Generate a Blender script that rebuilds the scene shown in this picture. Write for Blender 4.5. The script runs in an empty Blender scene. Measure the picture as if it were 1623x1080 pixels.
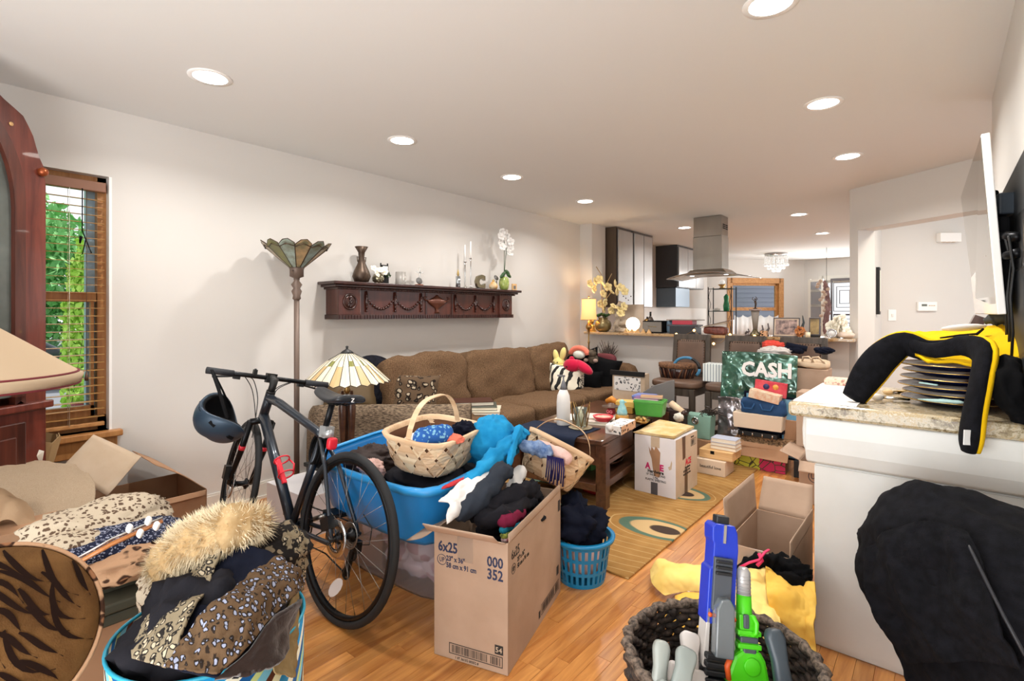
import bpy,bmesh,math,random
from mathutils import Vector,Matrix,noise,Euler
random.seed(7)
sc=bpy.context.scene
COL=sc.collection
PI=math.pi
R=math.radians
# ---------------------------------------------------------------- camera
CH=1.28
cd=bpy.data.cameras.new('camera');cam=bpy.data.objects.new('camera',cd);COL.objects.link(cam)
cam.location=(0,0,CH);cam.rotation_euler=(R(90),0,R(40))
cd.sensor_width=36;cd.lens=811/1623*36;cd.shift_y=-43/1623;cd.clip_start=.02;cd.clip_end=200
sc.camera=cam
# ---------------------------------------------------------------- world, sun, daylight, exposure
w=bpy.data.worlds.new('sky');sc.world=w;w.use_nodes=True
wn=w.node_tree;bg=wn.nodes['Background']
bg.inputs[0].default_value=(.94,.97,1,1);bg.inputs[1].default_value=1.05
def lamp(name,kind,loc,energy,color=(1,1,1),rot=(0,0,0),size=1,size_y=None,spread=None):
    l=bpy.data.lights.new(name,kind);l.energy=energy;l.color=color
    if kind=='AREA':
        l.size=size
        if size_y:l.shape='RECTANGLE';l.size_y=size_y
        else:l.shape='DISK'
        if spread:l.spread=spread
    elif kind=='SUN':l.angle=size
    else:l.shadow_soft_size=size
    o=bpy.data.objects.new(name,l);o.location=loc;o.rotation_euler=rot;COL.objects.link(o);return o
lamp('sun','SUN',(-5,5,10),5,(1,.95,.86),(R(48),0,R(200)),R(1))
# photographer's flash beside the camera, an added ceiling fill and the picture window behind it
lamp('flash','AREA',(.1,-.35,2.05),3.5,(1,.98,.96),(R(72),0,R(38)),.5)
lamp('ceiling_fill','AREA',(-.8,-1.3,.75),74,(.97,.985,1),(R(143),0,0),2.4)  # added unseen area light aimed upward, brightens the ceiling
lamp('hall_fill','AREA',(.55,5.6,2.40),24,(1,.92,.80),(0,0,0),.4)  # added warm fill to brighten the hall, no fixture modelled
lamp('picture_window_daylight','AREA',(-.9,-2.4,1.5),36,(1,.985,.97),(R(90),0,0),3.4,1.9)
lamp('chandelier_light','POINT',(-2.45,10.87,2.0),13,(1,.98,.94),size=.12)
lamp('patio_door_daylight','AREA',(-1.4,12.1,1.3),48,(.97,.99,1),(R(-110),0,0),1.4,1.9)
vs=sc.view_settings
vs.view_transform='Standard';vs.look='None';vs.gamma=1;vs.use_curve_mapping=False;vs.exposure=.25
# ---------------------------------------------------------------- pixel -> real point helpers (photograph frame 1623x1080)
SN,CN=math.sin(R(40)),math.cos(R(40))
def W(Z,a,h=0):return Vector((-SN*Z+CN*a,CN*Z+SN*a,h))
def GH(px,py,h=0):
    Z=811*(CH - h)/(py - 497);return W(Z,(px - 811.5)/811*Z,h)
def GZ(px,py,Z):return W(Z,(px - 811.5)/811*Z,CH - (py - 497)*Z/811)
def GX(px,py,X):
    t=(px - 811.5)/811;return GZ(px,py,X/(-SN+CN*t))
def GY(px,py,Y):
    t=(px - 811.5)/811;return GZ(px,py,Y/(CN+SN*t))
# ---------------------------------------------------------------- materials
def lin(c):
    if isinstance(c,str):
        c=c.lstrip('#');c=[int(c[i:i+2],16)/255 for i in (0,2,4)]
        return tuple((x/12.92 if x<=.04045 else ((x+.055)/1.055)**2.4) for x in c)+(1,)
    return tuple(c)[:3]+(1,)
MATS={}
def nmat(name):
    m=bpy.data.materials.new(name);m.use_nodes=True
    nt=m.node_tree;b=nt.nodes['Principled BSDF'];MATS[name]=m
    return m,nt,b
def N(nt,t,**k):
    n=nt.nodes.new(t)
    for a,v in k.items():setattr(n,a,v)
    return n
def setin(n,**k):
    for a,v in k.items():n.inputs[a.replace('_',' ')].default_value=v
def coords(nt,scale=(1,1,1),rot=(0,0,0),kind='Object'):
    tc=N(nt,'ShaderNodeTexCoord');mp=N(nt,'ShaderNodeMapping')
    nt.links.new(tc.outputs[kind],mp.inputs[0]);mp.inputs['Scale'].default_value=scale;mp.inputs['Rotation'].default_value=rot
    return mp.outputs[0]
def ramp(nt,fac,stops,interp='LINEAR'):
    r=N(nt,'ShaderNodeValToRGB');cr=r.color_ramp;cr.interpolation=interp
    while len(cr.elements)<len(stops):cr.elements.new(.5)
    for e,(p,c) in zip(cr.elements,stops):e.position=p;e.color=lin(c)
    nt.links.new(fac,r.inputs[0]);return r.outputs[0]
def noisetex(nt,vec,scale,detail=4,rough=.55,dist=0):
    n=N(nt,'ShaderNodeTexNoise');nt.links.new(vec,n.inputs['Vector'])
    setin(n,Scale=scale,Detail=detail,Roughness=rough,Distortion=dist);return n.outputs[0]
def bump(nt,b,h,strength=.3,dist=.01):
    bp=N(nt,'ShaderNodeBump');bp.inputs['Strength'].default_value=strength;bp.inputs['Distance'].default_value=dist
    nt.links.new(h,bp.inputs['Height']);nt.links.new(bp.outputs[0],b.inputs['Normal'])
def M(name,col,rough=.5,metal=0,var=None,bmp=None,emit=None,es=1,trans=0,alpha=1,ior=1.5,sheen=0,coat=0,spec=None):
    """var=(scale, colour2, stretch) mottles the colour; bmp=(scale, strength, distance) adds fine relief"""
    if name in MATS:return MATS[name]
    m,nt,b=nmat(name)
    b.inputs['Base Color'].default_value=lin(col);b.inputs['Roughness'].default_value=rough;b.inputs['Metallic'].default_value=metal
    b.inputs['Transmission Weight'].default_value=trans;b.inputs['Alpha'].default_value=alpha;b.inputs['IOR'].default_value=ior
    b.inputs['Sheen Weight'].default_value=sheen;b.inputs['Coat Weight'].default_value=coat
    if spec is None and rough>=.84:spec=.15
    if spec is not None:b.inputs['Specular IOR Level'].default_value=spec
    if var:
        v=coords(nt,var[2] if len(var)>2 else (1,1,1));f=noisetex(nt,v,var[0],5)
        nt.links.new(ramp(nt,f,[(.35,col),(.65,var[1])]),b.inputs['Base Color'])
    if bmp:
        v=coords(nt);bump(nt,b,noisetex(nt,v,bmp[0],4),bmp[1],bmp[2] if len(bmp)>2 else .004)
    if emit:b.inputs['Emission Color'].default_value=lin(emit);b.inputs['Emission Strength'].default_value=es
    return m
def wood(name,c1,c2,rough=.4,axis=0,scale=1.0,coat=.1,island=False):
    m,nt,b=nmat(name)
    st=[14,14,14];st[axis]=1.2
    v=coords(nt,tuple(s*scale for s in st));f=noisetex(nt,v,2.2,6,.6,.6)
    col=ramp(nt,f,[(.3,c1),(.7,c2)])
    if island:
        g=N(nt,'ShaderNodeNewGeometry');oi=N(nt,'ShaderNodeObjectInfo');a=N(nt,'ShaderNodeMath',operation='ADD');fr=N(nt,'ShaderNodeMath',operation='FRACT')
        nt.links.new(g.outputs['Random Per Island'],a.inputs[0]);nt.links.new(oi.outputs['Random'],a.inputs[1]);nt.links.new(a.outputs[0],fr.inputs[0])
        hs=N(nt,'ShaderNodeHueSaturation');mr=N(nt,'ShaderNodeMapRange');nt.links.new(fr.outputs[0],mr.inputs[0])
        mr.inputs[3].default_value=.84;mr.inputs[4].default_value=1.12;nt.links.new(mr.outputs[0],hs.inputs['Value']);nt.links.new(col,hs.inputs['Color']);col=hs.outputs[0]
        mv=N(nt,'ShaderNodeVectorMath',operation='ADD');cb=N(nt,'ShaderNodeCombineXYZ');ml=N(nt,'ShaderNodeMath',operation='MULTIPLY');ml.inputs[1].default_value=57
        nt.links.new(fr.outputs[0],ml.inputs[0]);nt.links.new(ml.outputs[0],cb.inputs[0]);nt.links.new(ml.outputs[0],cb.inputs[1])
        nz=f.node;nt.links.new(v,mv.inputs[0]);nt.links.new(cb.outputs[0],mv.inputs[1]);nt.links.new(mv.outputs[0],nz.inputs['Vector'])
    nt.links.new(col,b.inputs['Base Color']);b.inputs['Roughness'].default_value=rough;b.inputs['Coat Weight'].default_value=coat
    bump(nt,b,f,.12,.002);return m
def spots(name,base,spot,scale=30,thr=.33,ring=None,fur=True,stretch=(1,1,1),rand=1.0):
    """voronoi spots: leopard and paisley like prints"""
    m,nt,b=nmat(name);v0=coords(nt,stretch);nz=N(nt,'ShaderNodeTexNoise');nt.links.new(v0,nz.inputs[0]);nz.inputs['Scale'].default_value=scale*.8
    mx=N(nt,'ShaderNodeVectorMath',operation='MULTIPLY_ADD');nt.links.new(nz.outputs[1],mx.inputs[0]);mx.inputs[1].default_value=(1.2/scale,)*3;nt.links.new(v0,mx.inputs[2])
    vo=N(nt,'ShaderNodeTexVoronoi');vo.inputs['Scale'].default_value=scale;vo.inputs['Randomness'].default_value=rand;nt.links.new(mx.outputs[0],vo.inputs['Vector'])
    st=[(0,spot if not ring else ring[0]),(thr*.6,spot if not ring else ring[0]),(thr*.75,spot),(thr,spot),(thr+.07,base),(1,base)]
    nt.links.new(ramp(nt,vo.outputs[0],st),b.inputs['Base Color']);b.inputs['Roughness'].default_value=.9;b.inputs['Specular IOR Level'].default_value=.2
    bump(nt,b,noisetex(nt,coords(nt),220 if fur else 90,3),.5,.004);return m
def stripes(name,stops,scale=10,rot=(0,0,0),dist=0,rough=.7,interp='CONSTANT',detail=2,kind='Object',dscale=1.5):
    m,nt,b=nmat(name);v=coords(nt,(1,1,1),rot,kind);wv=N(nt,'ShaderNodeTexWave');nt.links.new(v,wv.inputs[0])
    wv.wave_profile='SAW';setin(wv,Scale=scale,Distortion=dist,Detail=detail,Detail_Scale=dscale)
    nt.links.new(ramp(nt,wv.outputs[0],stops,interp),b.inputs['Base Color']);b.inputs['Roughness'].default_value=rough;return m
def granite(name,cols,scale=60):
    m,nt,b=nmat(name);v=coords(nt);f=noisetex(nt,v,scale,6,.75,.4);f2=noisetex(nt,v,scale*.22,3,.5)
    a=N(nt,'ShaderNodeMath',operation='MULTIPLY_ADD');nt.links.new(f2,a.inputs[0]);a.inputs[1].default_value=.5;nt.links.new(f,a.inputs[2])
    k=len(cols);nt.links.new(ramp(nt,a.outputs[0],[(.52+.42*i/(k - 1),c) for i,c in enumerate(cols)]),b.inputs['Base Color'])
    b.inputs['Roughness'].default_value=.18;return m
# ---------------------------------------------------------------- geometry
WL={}
def tagp(o,label=None,cat=None,group=None,kind=None):
    if label:o['label']=label
    if cat:o['category']=cat
    if group:o['group']=group
    if kind:o['kind']=kind
    return o
def T(name,label,cat,loc=(0,0,0),group=None,rz=0,rot=None,local=False):
    """a thing: Empty at its base"""
    o=bpy.data.objects.new(name,None);o.empty_display_size=.05;COL.objects.link(o);o.location=loc
    o.rotation_euler=rot if rot else (0,0,rz)
    tagp(o,label,cat,group);WL[o]=Vector((0,0,0)) if (local or rz or rot) else Vector(loc);return o
class MB:
    def __init__(s):s.v=[];s.f=[];s.T=Matrix.Identity(4);s.sm=[]
    def add(s,vs_,fs,smooth=False):
        n=len(s.v);s.v+=[s.T @ Vector(p) for p in vs_];s.f+=[tuple(i+n for i in q) for q in fs];s.sm+=[smooth]*len(fs);return s
    def at(s,loc=(0,0,0),rot=(0,0,0),scale=(1,1,1)):
        s.T=Matrix.LocRotScale(Vector(loc),Euler(rot),Vector(scale));return s
    def box(s,c,d,rot=None,taper=1):
        x,y,z=[q/2 for q in d];t=taper
        vs_=[(-x,-y,-z),(x,-y,-z),(x,y,-z),(-x,y,-z),(-x*t,-y*t,z),(x*t,-y*t,z),(x*t,y*t,z),(-x*t,y*t,z)]
        Rm=Euler(rot).to_matrix() if rot else Matrix.Identity(3)
        vs_=[Rm @ Vector(p)+Vector(c) for p in vs_]
        return s.add(vs_,[(0,3,2,1),(4,5,6,7),(0,1,5,4),(1,2,6,5),(2,3,7,6),(3,0,4,7)])
    def bb(s,a,b):
        a,b=Vector(a),Vector(b);return s.box((a+b)/2,[abs(q) for q in (b - a)])
    def lathe(s,prof,c=(0,0,0),n=20,smooth=True,ax=None,capb=True,capt=True,sx=1,sy=1):
        """prof: list of (r,z)"""
        Rm=Vector((0,0,1)).rotation_difference(Vector(ax).normalized()).to_matrix() if ax is not None else Matrix.Identity(3)
        vs_=[];fs=[]
        for r,z in prof:
            for k in range(n):
                t=2*PI*k/n;vs_.append(Rm @ Vector((r*math.cos(t)*sx,r*math.sin(t)*sy,z))+Vector(c))
        for i in range(len(prof) - 1):
            for k in range(n):k2=(k+1) % n;fs.append((i*n+k,i*n+k2,(i+1)*n+k2,(i+1)*n+k))
        if capb:fs.append(tuple(range(n - 1,-1,-1)))
        if capt:m=(len(prof) - 1)*n;fs.append(tuple(m+k for k in range(n)))
        return s.add(vs_,fs,smooth)
    def cyl(s,a,b,r,r2=None,n=12):
        a,b=Vector(a),Vector(b);d=b - a;return s.lathe([(r,0),(r2 if r2 is not None else r,d.length)],a,n,True,d)
    def tube(s,pts,r,n=8,closed=False,smooth=True,sy=1,cap=True,wr=0,seed=0):
        pts=[Vector(p) for p in pts];m=len(pts);rs=r if isinstance(r,(list,tuple)) else [r]*m
        if wr:
            dn=[];dr=[];P_=lambda k:pts[max(0,min(m - 1,k))];q_=lambda k:rs[max(0,min(m - 1,k))]
            for i in range(m - 1):
                for s_ in range(9):
                    f=s_/9;a,b,c_,d_=P_(i - 1),P_(i),P_(i+1),P_(i+2);dn.append(.5*((2*b)+(c_ - a)*f+(2*a - 5*b+4*c_ - d_)*f*f+(3*b - a - 3*c_+d_)*f**3));dr.append(q_(i)+(q_(i+1) - q_(i))*f*f*(3 - 2*f))
            pts=dn+[pts[-1]];rs=dr+[rs[-1]];m=len(pts);n=max(n,30);L_=m
            rs=[r_*(min(1,(i+.35)/4)**.5)*(min(1,(L_ - 1 - i+.35)/4)**.5) for i,r_ in enumerate(rs)]
        vs_=[];fs=[];up=None
        for i,p in enumerate(pts):
            if closed:d=pts[(i+1) % m] - pts[i - 1]
            else:d=pts[min(i+1,m - 1)] - pts[max(i - 1,0)]
            d=d.normalized() if d.length>1e-9 else Vector((0,0,1))
            if up is None:up=d.orthogonal().normalized() if abs(d.z)>.9 else d.cross(Vector((0,0,1))).normalized()
            up=(up - d*up.dot(d));up=up.normalized() if up.length>1e-6 else d.orthogonal().normalized();bi=d.cross(up)
            for k in range(n):
                t=2*PI*k/n;q=p+up*math.cos(t)*rs[i]+bi*math.sin(t)*rs[i]*sy
                if wr:
                    sd=Vector((seed+3,)*3);dq_=(q - p).normalized();a_=noise.noise(q*9+sd);q+=dq_*min(wr,rs[i]*.6)*(1.1*noise.fractal(q*16+sd,.8,2,3)+.9*(1 - abs(math.sin(i*.55+5*a_+2.2*math.cos(t))))**2 - .35)
                vs_.append(q)
        for i in range(m if closed else m - 1):
            j=(i+1) % m
            for k in range(n):k2=(k+1) % n;fs.append((i*n+k,i*n+k2,j*n+k2,j*n+k))
        if cap and not closed:fs.append(tuple(range(n - 1,-1,-1)));fs.append(tuple((m - 1)*n+k for k in range(n)))
        return s.add(vs_,fs,smooth)
    def torus(s,c,Rr,r,ax=(0,0,1),n=32,k=8,sx=1,sy=1):
        Rm=Vector((0,0,1)).rotation_difference(Vector(ax).normalized()).to_matrix()
        pts=[Rm @ Vector((Rr*sx*math.cos(2*PI*i/n),Rr*sy*math.sin(2*PI*i/n),0))+Vector(c) for i in range(n)]
        return s.tube(pts,r,k,closed=True)
    def prism(s,poly,d,c=(0,0,0),axes=None,smooth=False):
        """poly in (u,v); extruded along third axis by d; axes=(U,V,Wd) vectors"""
        U,V,Wd=[Vector(a) for a in (axes or ((1,0,0),(0,0,1),(0,1,0)))];c=Vector(c);n=len(poly)
        vs_=[c+U*a+V*b for a,b in poly]+[c+U*a+V*b+Wd*d for a,b in poly]
        fs=[tuple(range(n - 1,-1,-1)),tuple(range(n,2*n))]+[(i,(i+1) % n,(i+1) % n+n,i+n) for i in range(n)]
        return s.add(vs_,fs,smooth)
    def ball(s,c,r,n=16,m=10,sq=(1,1,1),rot=None,disp=0,freq=6,seed=0,fold=0,zmin=None):
        if not isinstance(r,(tuple,list)):r=(r,r,r)
        Rm=Euler(rot).to_matrix() if rot else Matrix.Identity(3);vs_=[];fs=[];sd=Vector((seed*3.7,seed*1.3,seed*7.1))
        for i in range(m+1):
            ph=PI*i/m
            for k in range(n):
                t=2*PI*k/n;q=Vector((math.sin(ph)*math.cos(t),math.sin(ph)*math.sin(t),math.cos(ph)))
                d=1
                if disp:d+=disp*noise.fractal(q*freq*.3+sd,.9,2,4)
                if fold:
                    a=noise.noise(q*freq*.35+sd*2)*5;d+=fold*(1 - abs(math.sin(freq*(q.x*.8+q.y*.5 - q.z*.4)+a)))**1.5
                p=Rm @ Vector((q.x*r[0]*d,q.y*r[1]*d,q.z*r[2]*d))+Vector(c)
                if zmin is not None and p.z<zmin:p.z=zmin
                vs_.append(p)
        for i in range(m):
            for k in range(n):k2=(k+1) % n;fs.append((i*n+k,(i+1)*n+k,(i+1)*n+k2,i*n+k2))
        return s.add(vs_,fs,True)
    def puff(s,c,d,rot=None,p=5,n=10,wr=.0,seed=0,bulge=0):
        """soft rounded box (cushion)"""
        Rm=Euler(rot).to_matrix() if rot else Matrix.Identity(3);idx={};vs_=[];fs=[]
        def vid(q):
            key=tuple(round(a,4) for a in q)
            if key not in idx:
                q=Vector(q);mx=max(abs(a) for a in q);pn=sum(abs(a)**p for a in q)**(1/p);u=q*(mx/pn)
                if bulge:u.z*=1+bulge*(1 - u.x*u.x)*(1 - u.y*u.y)
                pt=Vector((u.x*d[0]/2,u.y*d[1]/2,u.z*d[2]/2))
                if wr:pt+=u*wr*noise.fractal(pt*7+Vector((seed,)*3),1,2,3)
                idx[key]=len(vs_);vs_.append(Rm @ pt+Vector(c))
            return idx[key]
        g=[-1+2*i/n for i in range(n+1)]
        for ax in range(3):
            for sg in (-1,1):
                for i in range(n):
                    for j in range(n):
                        q=[]
                        for a,b in ((i,j),(i+1,j),(i+1,j+1),(i,j+1)):
                            pt=[0,0,0];pt[ax]=sg;pt[(ax+1) % 3]=g[a];pt[(ax+2) % 3]=g[b];q.append(vid(pt))
                        fs.append(tuple(q if sg>0 else q[::-1]))
        return s.add(vs_,fs,True)
    def pillow(s,c,d,rot,n=14,wr=.006,seed=0):
        Rm=Euler(rot).to_matrix();vs_=[];fs=[]
        for sg in (1,-1):
            for i in range(n+1):
                for j in range(n+1):
                    u,v=-1+2*i/n,-1+2*j/n
                    th=(max(0,(1 - u**4)*(1 - v**4)))**.55
                    x=u*(1 - .10*(1 - v*v))*d[0]/2;y=v*(1 - .10*(1 - u*u))*d[1]/2;z=sg*th*d[2]/2
                    z+=wr*th*noise.noise(Vector((x,y,z))*16+Vector((seed,)*3))*2
                    vs_.append(Rm @ Vector((x,y,z))+Vector(c))
        k=(n+1)**2
        for i in range(n):
            for j in range(n):
                a=i*(n+1)+j;q=(a,a+n+1,a+n+2,a+1);fs.append(q);fs.append(tuple(x+k for x in q[::-1]))
        return s.add(vs_,fs,True)
    def sheet(s,ctrl,nu=24,nv=24,wr=.0,freq=10,seed=0,fold=0,fdir=(1,0,0)):
        """catmull-rom surface through a grid of points, wrinkled"""
        def cr(p,t):
            n=len(p) - 1;x=t*n;i=min(int(x),n - 1);f=x - i
            P=lambda k:p[max(0,min(n,k))]
            a,b,c_,d_=P(i - 1),P(i),P(i+1),P(i+2)
            return .5*((2*b)+(-a+c_)*f+(2*a - 5*b+4*c_ - d_)*f*f+(-a+3*b - 3*c_+d_)*f**3)
        g=[[Vector(p) for p in row] for row in ctrl];vs_=[]
        for i in range(nu+1):
            row=[cr([g[r][c] for r in range(len(g))],i/nu) for c in range(len(g[0]))]
            for j in range(nv+1):vs_.append(cr(row,j/nv))
        fs=[(i*(nv+1)+j,(i+1)*(nv+1)+j,(i+1)*(nv+1)+j+1,i*(nv+1)+j+1) for i in range(nu) for j in range(nv)]
        out=[]
        sd=Vector((seed*2.1,seed*5.3,seed));fd=Vector(fdir)
        for i in range(nu+1):
            for j in range(nv+1):
                k=i*(nv+1)+j;a=vs_[min(i+1,nu)*(nv+1)+j] - vs_[max(i - 1,0)*(nv+1)+j];b=vs_[i*(nv+1)+min(j+1,nv)] - vs_[i*(nv+1)+max(j - 1,0)]
                nn=a.cross(b);nn=nn.normalized() if nn.length>1e-12 else Vector((0,0,1));q=vs_[k]
                dd=wr*noise.fractal(q*freq+sd,.8,2,4)
                if fold:dd+=fold*(1 - abs(math.sin(fd.dot(q)*freq*1.6+3*noise.noise(q*freq*.4+sd))))**1.4
                out.append(q+nn*dd)
        return s.add(out,fs,True)
    def done(s,name,mat,parent=None,label=None,cat=None,group=None,kind=None,solid=0,bevel=0,sub=0):
        me=bpy.data.meshes.new(name)
        zs=[p.z for p in s.v];xs=[p.x for p in s.v];ys=[p.y for p in s.v]
        c=Vector(((min(xs)+max(xs))/2,(min(ys)+max(ys))/2,min(zs)))
        me.from_pydata([p - c for p in s.v],[],s.f);me.polygons.foreach_set('use_smooth',s.sm);me.update()
        if mat:
            me.materials.append(mat if not isinstance(mat,str) else MATS[mat])
        o=bpy.data.objects.new(name,me);COL.objects.link(o)
        if parent is not None:o.parent=parent;o.location=c - WL[parent]
        else:o.location=c
        WL[o]=c;tagp(o,label,cat,group,kind)
        if solid:md=o.modifiers.new('thickness','SOLIDIFY');md.thickness=solid;md.offset=0
        if bevel:md=o.modifiers.new('bevel','BEVEL');md.width=bevel;md.segments=2;md.limit_method='ANGLE'
        if sub:md=o.modifiers.new('smooth','SUBSURF');md.levels=sub;md.render_levels=sub
        return o
def dup(root,loc,rz=None,label=None,group=None):
    def cp(o,par):
        c=o.copy();COL.objects.link(c)
        if par is not None:c.parent=par
        for ch in [x for x in CH_OF.get(o,[])]:cp(ch,c)
        return c
    r=cp(root,None);r.location=loc
    if rz is not None:r.rotation_euler=(0,0,rz)
    if label:r['label']=label
    if group:r['group']=group
    return r
CH_OF={}
def index_children(root):
    for o in list(bpy.data.objects):
        if o.parent is not None:CH_OF.setdefault(o.parent,[]);(o in CH_OF[o.parent]) or CH_OF[o.parent].append(o)
def text(s,size,loc,U,V,mat,parent,name='lettering',depth=.0008,align='LEFT',sx=1,label=None,bold=0):
    """flat lettering lying on the plane of U (right) and V (up)"""
    cu=bpy.data.curves.new('t','FONT');cu.body=s;cu.size=size;cu.extrude=depth;cu.align_x=align;cu.resolution_u=2;cu.offset=bold
    o=bpy.data.objects.new('t',cu);me=bpy.data.meshes.new_from_object(o);bpy.data.objects.remove(o)
    U=Vector(U).normalized();V=Vector(V).normalized();n=U.cross(V);Mx=Matrix((U*sx,V,n)).transposed()
    c=Vector(loc)
    for v in me.vertices:v.co=Mx @ v.co
    me.materials.clear();me.materials.append(MATS[mat] if isinstance(mat,str) else mat)
    q=bpy.data.objects.new(name,me);COL.objects.link(q);q.parent=parent;q.location=c - WL[parent];WL[q]=c
    if label:q['label']=label
    return q
def S(name,mb,mat,**k):
    """piece of the setting"""
    return mb.done(name,mat,kind='structure',**k)
def one(name,mb,mat,label,cat,**k):return mb.done(name,mat,label=label,cat=cat,**k)
# ---------------------------------------------------------------- shared materials
M('wall_paint','#d4d0cb',.75,bmp=(90,.06,.002));M('ceiling_paint','#dededc',.85,bmp=(60,.05,.002))
M('white_paint','#e9e8e4',.35,var=(3,'#dfded9'));M('trim_white','#dcd8cf',.4)
M('white','#f1efec',.5);M('black','#0b0b0c',.5);M('matte_black','#0b0b0d',.85);M('black_metal','#17181b',.35,.6);M('rubber','#1b1c1e',.75,bmp=(180,.3,.001))
M('chrome','#c9c9c9',.18,1);M('steel','#8f8a84',.28,.9,var=(2,'#a39d95',(1,1,.2)));M('brass','#b08d57',.3,1);M('bronze','#5b4a3c',.42,.55,var=(14,'#3c2d24'));M('gold','#b79a5b',.35,.8)
M('glass','#ffffff',.02,trans=1,ior=1.1,spec=.3);M('pane','#ffffff',0,trans=1,ior=1.01)
M('frost','#e6e4e0',.5,trans=.5,alpha=1)
wood('oak','#a8652c','#dd9d57',.3,1,1,.35,True)
wood('pine','#a06838','#c89258',.4,2);wood('pine_h','#a87442','#cf9a60',.4,0);wood('rosewood','#4a1c14','#7a3a2c',.28,2,.8,.4)
wood('cherry','#24110d','#432019',.3,0,.8,.3);wood('mahogany','#37170f','#5e2d20',.3,2,.8,.3)
wood('walnut','#3a2117','#63402c',.3,1,.8,.25);wood('walnut_x','#3a2117','#63402c',.3,0,.8,.25);wood('greywood','#33291f','#52463b',.5,2,1,0)
wood('lightwood','#c99a62','#e2bb86',.5,0,1,0);wood('splint','#c9a078','#e8cba6',.6,0,.8,0)
M('cardboard','#b08a6c',.85,var=(5,'#a37c5e'),bmp=(60,.08,.002));M('cardboard_in','#a27b5c',.9,var=(5,'#94694a'));M('cardboard_light','#cdb9a2',.85,var=(5,'#bfa88e'))
M('cardboard_pink','#b59a84',.8,var=(4,'#a78c76'),bmp=(60,.06,.002))
M('card_white','#ebe8ea',.7,var=(3,'#dedbe0'));M('paper','#ece6d8',.8);M('page','#e8e0cf',.9)
M('sofa','#553f2d',.95,var=(120,'#7b6148'),bmp=(260,.6,.003));M('sofa_throw','#453a31',.95,var=(42,'#94806a',(1,1,3.5)),bmp=(200,.8,.004))
M('leather','#5d4638',.5,var=(6,'#6b5242'),bmp=(150,.1,.001))
granite('granite',['#2a211b','#6c5638','#9a8a68','#c9bda4','#b49a6c','#ded6c6'],45);granite('granite_bar',['#5c4028','#9a7348','#c2a27a','#a98d6c','#dccfb8'],30)
M('blue_plastic','#1684cf',.35,bmp=(40,.05,.001));M('blue_rim','#2d98dd',.3);M('clear_plastic','#f2f3fa',.2,trans=.92,alpha=1,ior=1.15)
M('teal_plastic','#0f80b4',.35);M('fleece_black','#0b0b0e',.95,var=(40,'#15151a'),bmp=(300,.5,.003));M('fleece_yellow','#efbf12',.95,bmp=(300,.5,.003))
M('cloth_black','#060608',.9,bmp=(140,.2,.002));M('cloth_charcoal','#1b1a1f',.9,bmp=(140,.3,.002));M('cloth_navy','#0f1322',.9,bmp=(140,.3,.002));M('cloth_white','#dedad6',.9,bmp=(120,.3,.002));M('cloth_maroon','#6e1b36',.9,bmp=(120,.4,.003))
M('cloth_teal','#1279ad',.85,var=(9,'#2591c4'),bmp=(120,.3,.002));M('cloth_yellow','#f2d173',.85,var=(5,'#f7dc8c'),bmp=(100,.2,.002));M('cloth_yellow_deep','#e8b347',.85,var=(5,'#f1c763'),bmp=(100,.2,.002))
M('cloth_beige','#a08a72',.9,var=(140,'#b5a28a',(1,8,1)),bmp=(200,.5,.003));M('cloth_pink','#dcb6ac',.95,bmp=(220,.6,.004));M('cloth_grey','#bdb6b2',.9,bmp=(120,.3,.002));M('cloth_red','#b8242c',.8);M('cloth_brown','#2a1a16',.8,bmp=(90,.4,.003))
M('ink','#27304f',.8);M('ink_black','#2a2523',.8);M('ink_red','#d0243c',.7);M('ink_pink','#c9226b',.7)
M('red_plastic','#e22a3c',.3);M('frame_blue','#272e38',.35,.4,coat=.4);M('helmet','#2b3d4e',.4,.3);M('grip','#23252a',.7)
M('dark_green_plastic','#3d3c31',.45,var=(3,'#47463a'))
spots('leopard_white','#bfb09a','#5c4839',62,.36);spots('leopard_tan','#b58f6f','#3a2418',17,.36,ring=('#8a5f42',));spots('navy_speckle','#1b2036','#8f93a6',120,.35)
spots('paisley','#5a4530','#241b14',58,.44,ring=('#8e93a8',),fur=False,stretch=(1,1.6,1));spots('paisley_light','#857861','#1f1b19',46,.46,ring=('#b9ab92',),fur=False,stretch=(1,1.5,1));spots('floral_white','#e9e4df','#3c3f44',28,.3,ring=('#c9c4c0',),fur=False);spots('blue_knit','#2c5da6','#7fb4cf',60,.33,fur=False)
stripes('zebra',[(0,'#0c0b0a'),(.42,'#efe8d3')],5.5,(0,0,R(25)),3.5);M('tiger','#4c3218',.9,var=(7,'#74532f'),bmp=(260,.5,.003))
stripes('bar_stripe',[(0,'#8d99a2'),(.3,'#e4ebe8')],12,(0,0,0));stripes('hatbox_stripes',[(0,'#1c8fc7'),(.2,'#e9e8c4'),(.34,'#5b2f20'),(.45,'#7cc3da'),(.6,'#c7d48b'),(.7,'#145b98'),(.85,'#efe9d0')],2.2,(R(20),R(30),R(35)),2.6,.35,dscale=.8)
spots('grey_knit','#9c8d7a','#cbbda8',150,.3)
M('lamp_on','#ffffff',.5,emit='#ffffff',es=6);M('fur','#a3845a',.9,var=(25,'#bfa57c'))
M('leaf','#1d3d1c',.5,var=(8,'#2f5a27'));M('petal','#f0ead9',.7);M('petal_yellow','#e8d59a',.7)
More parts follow.
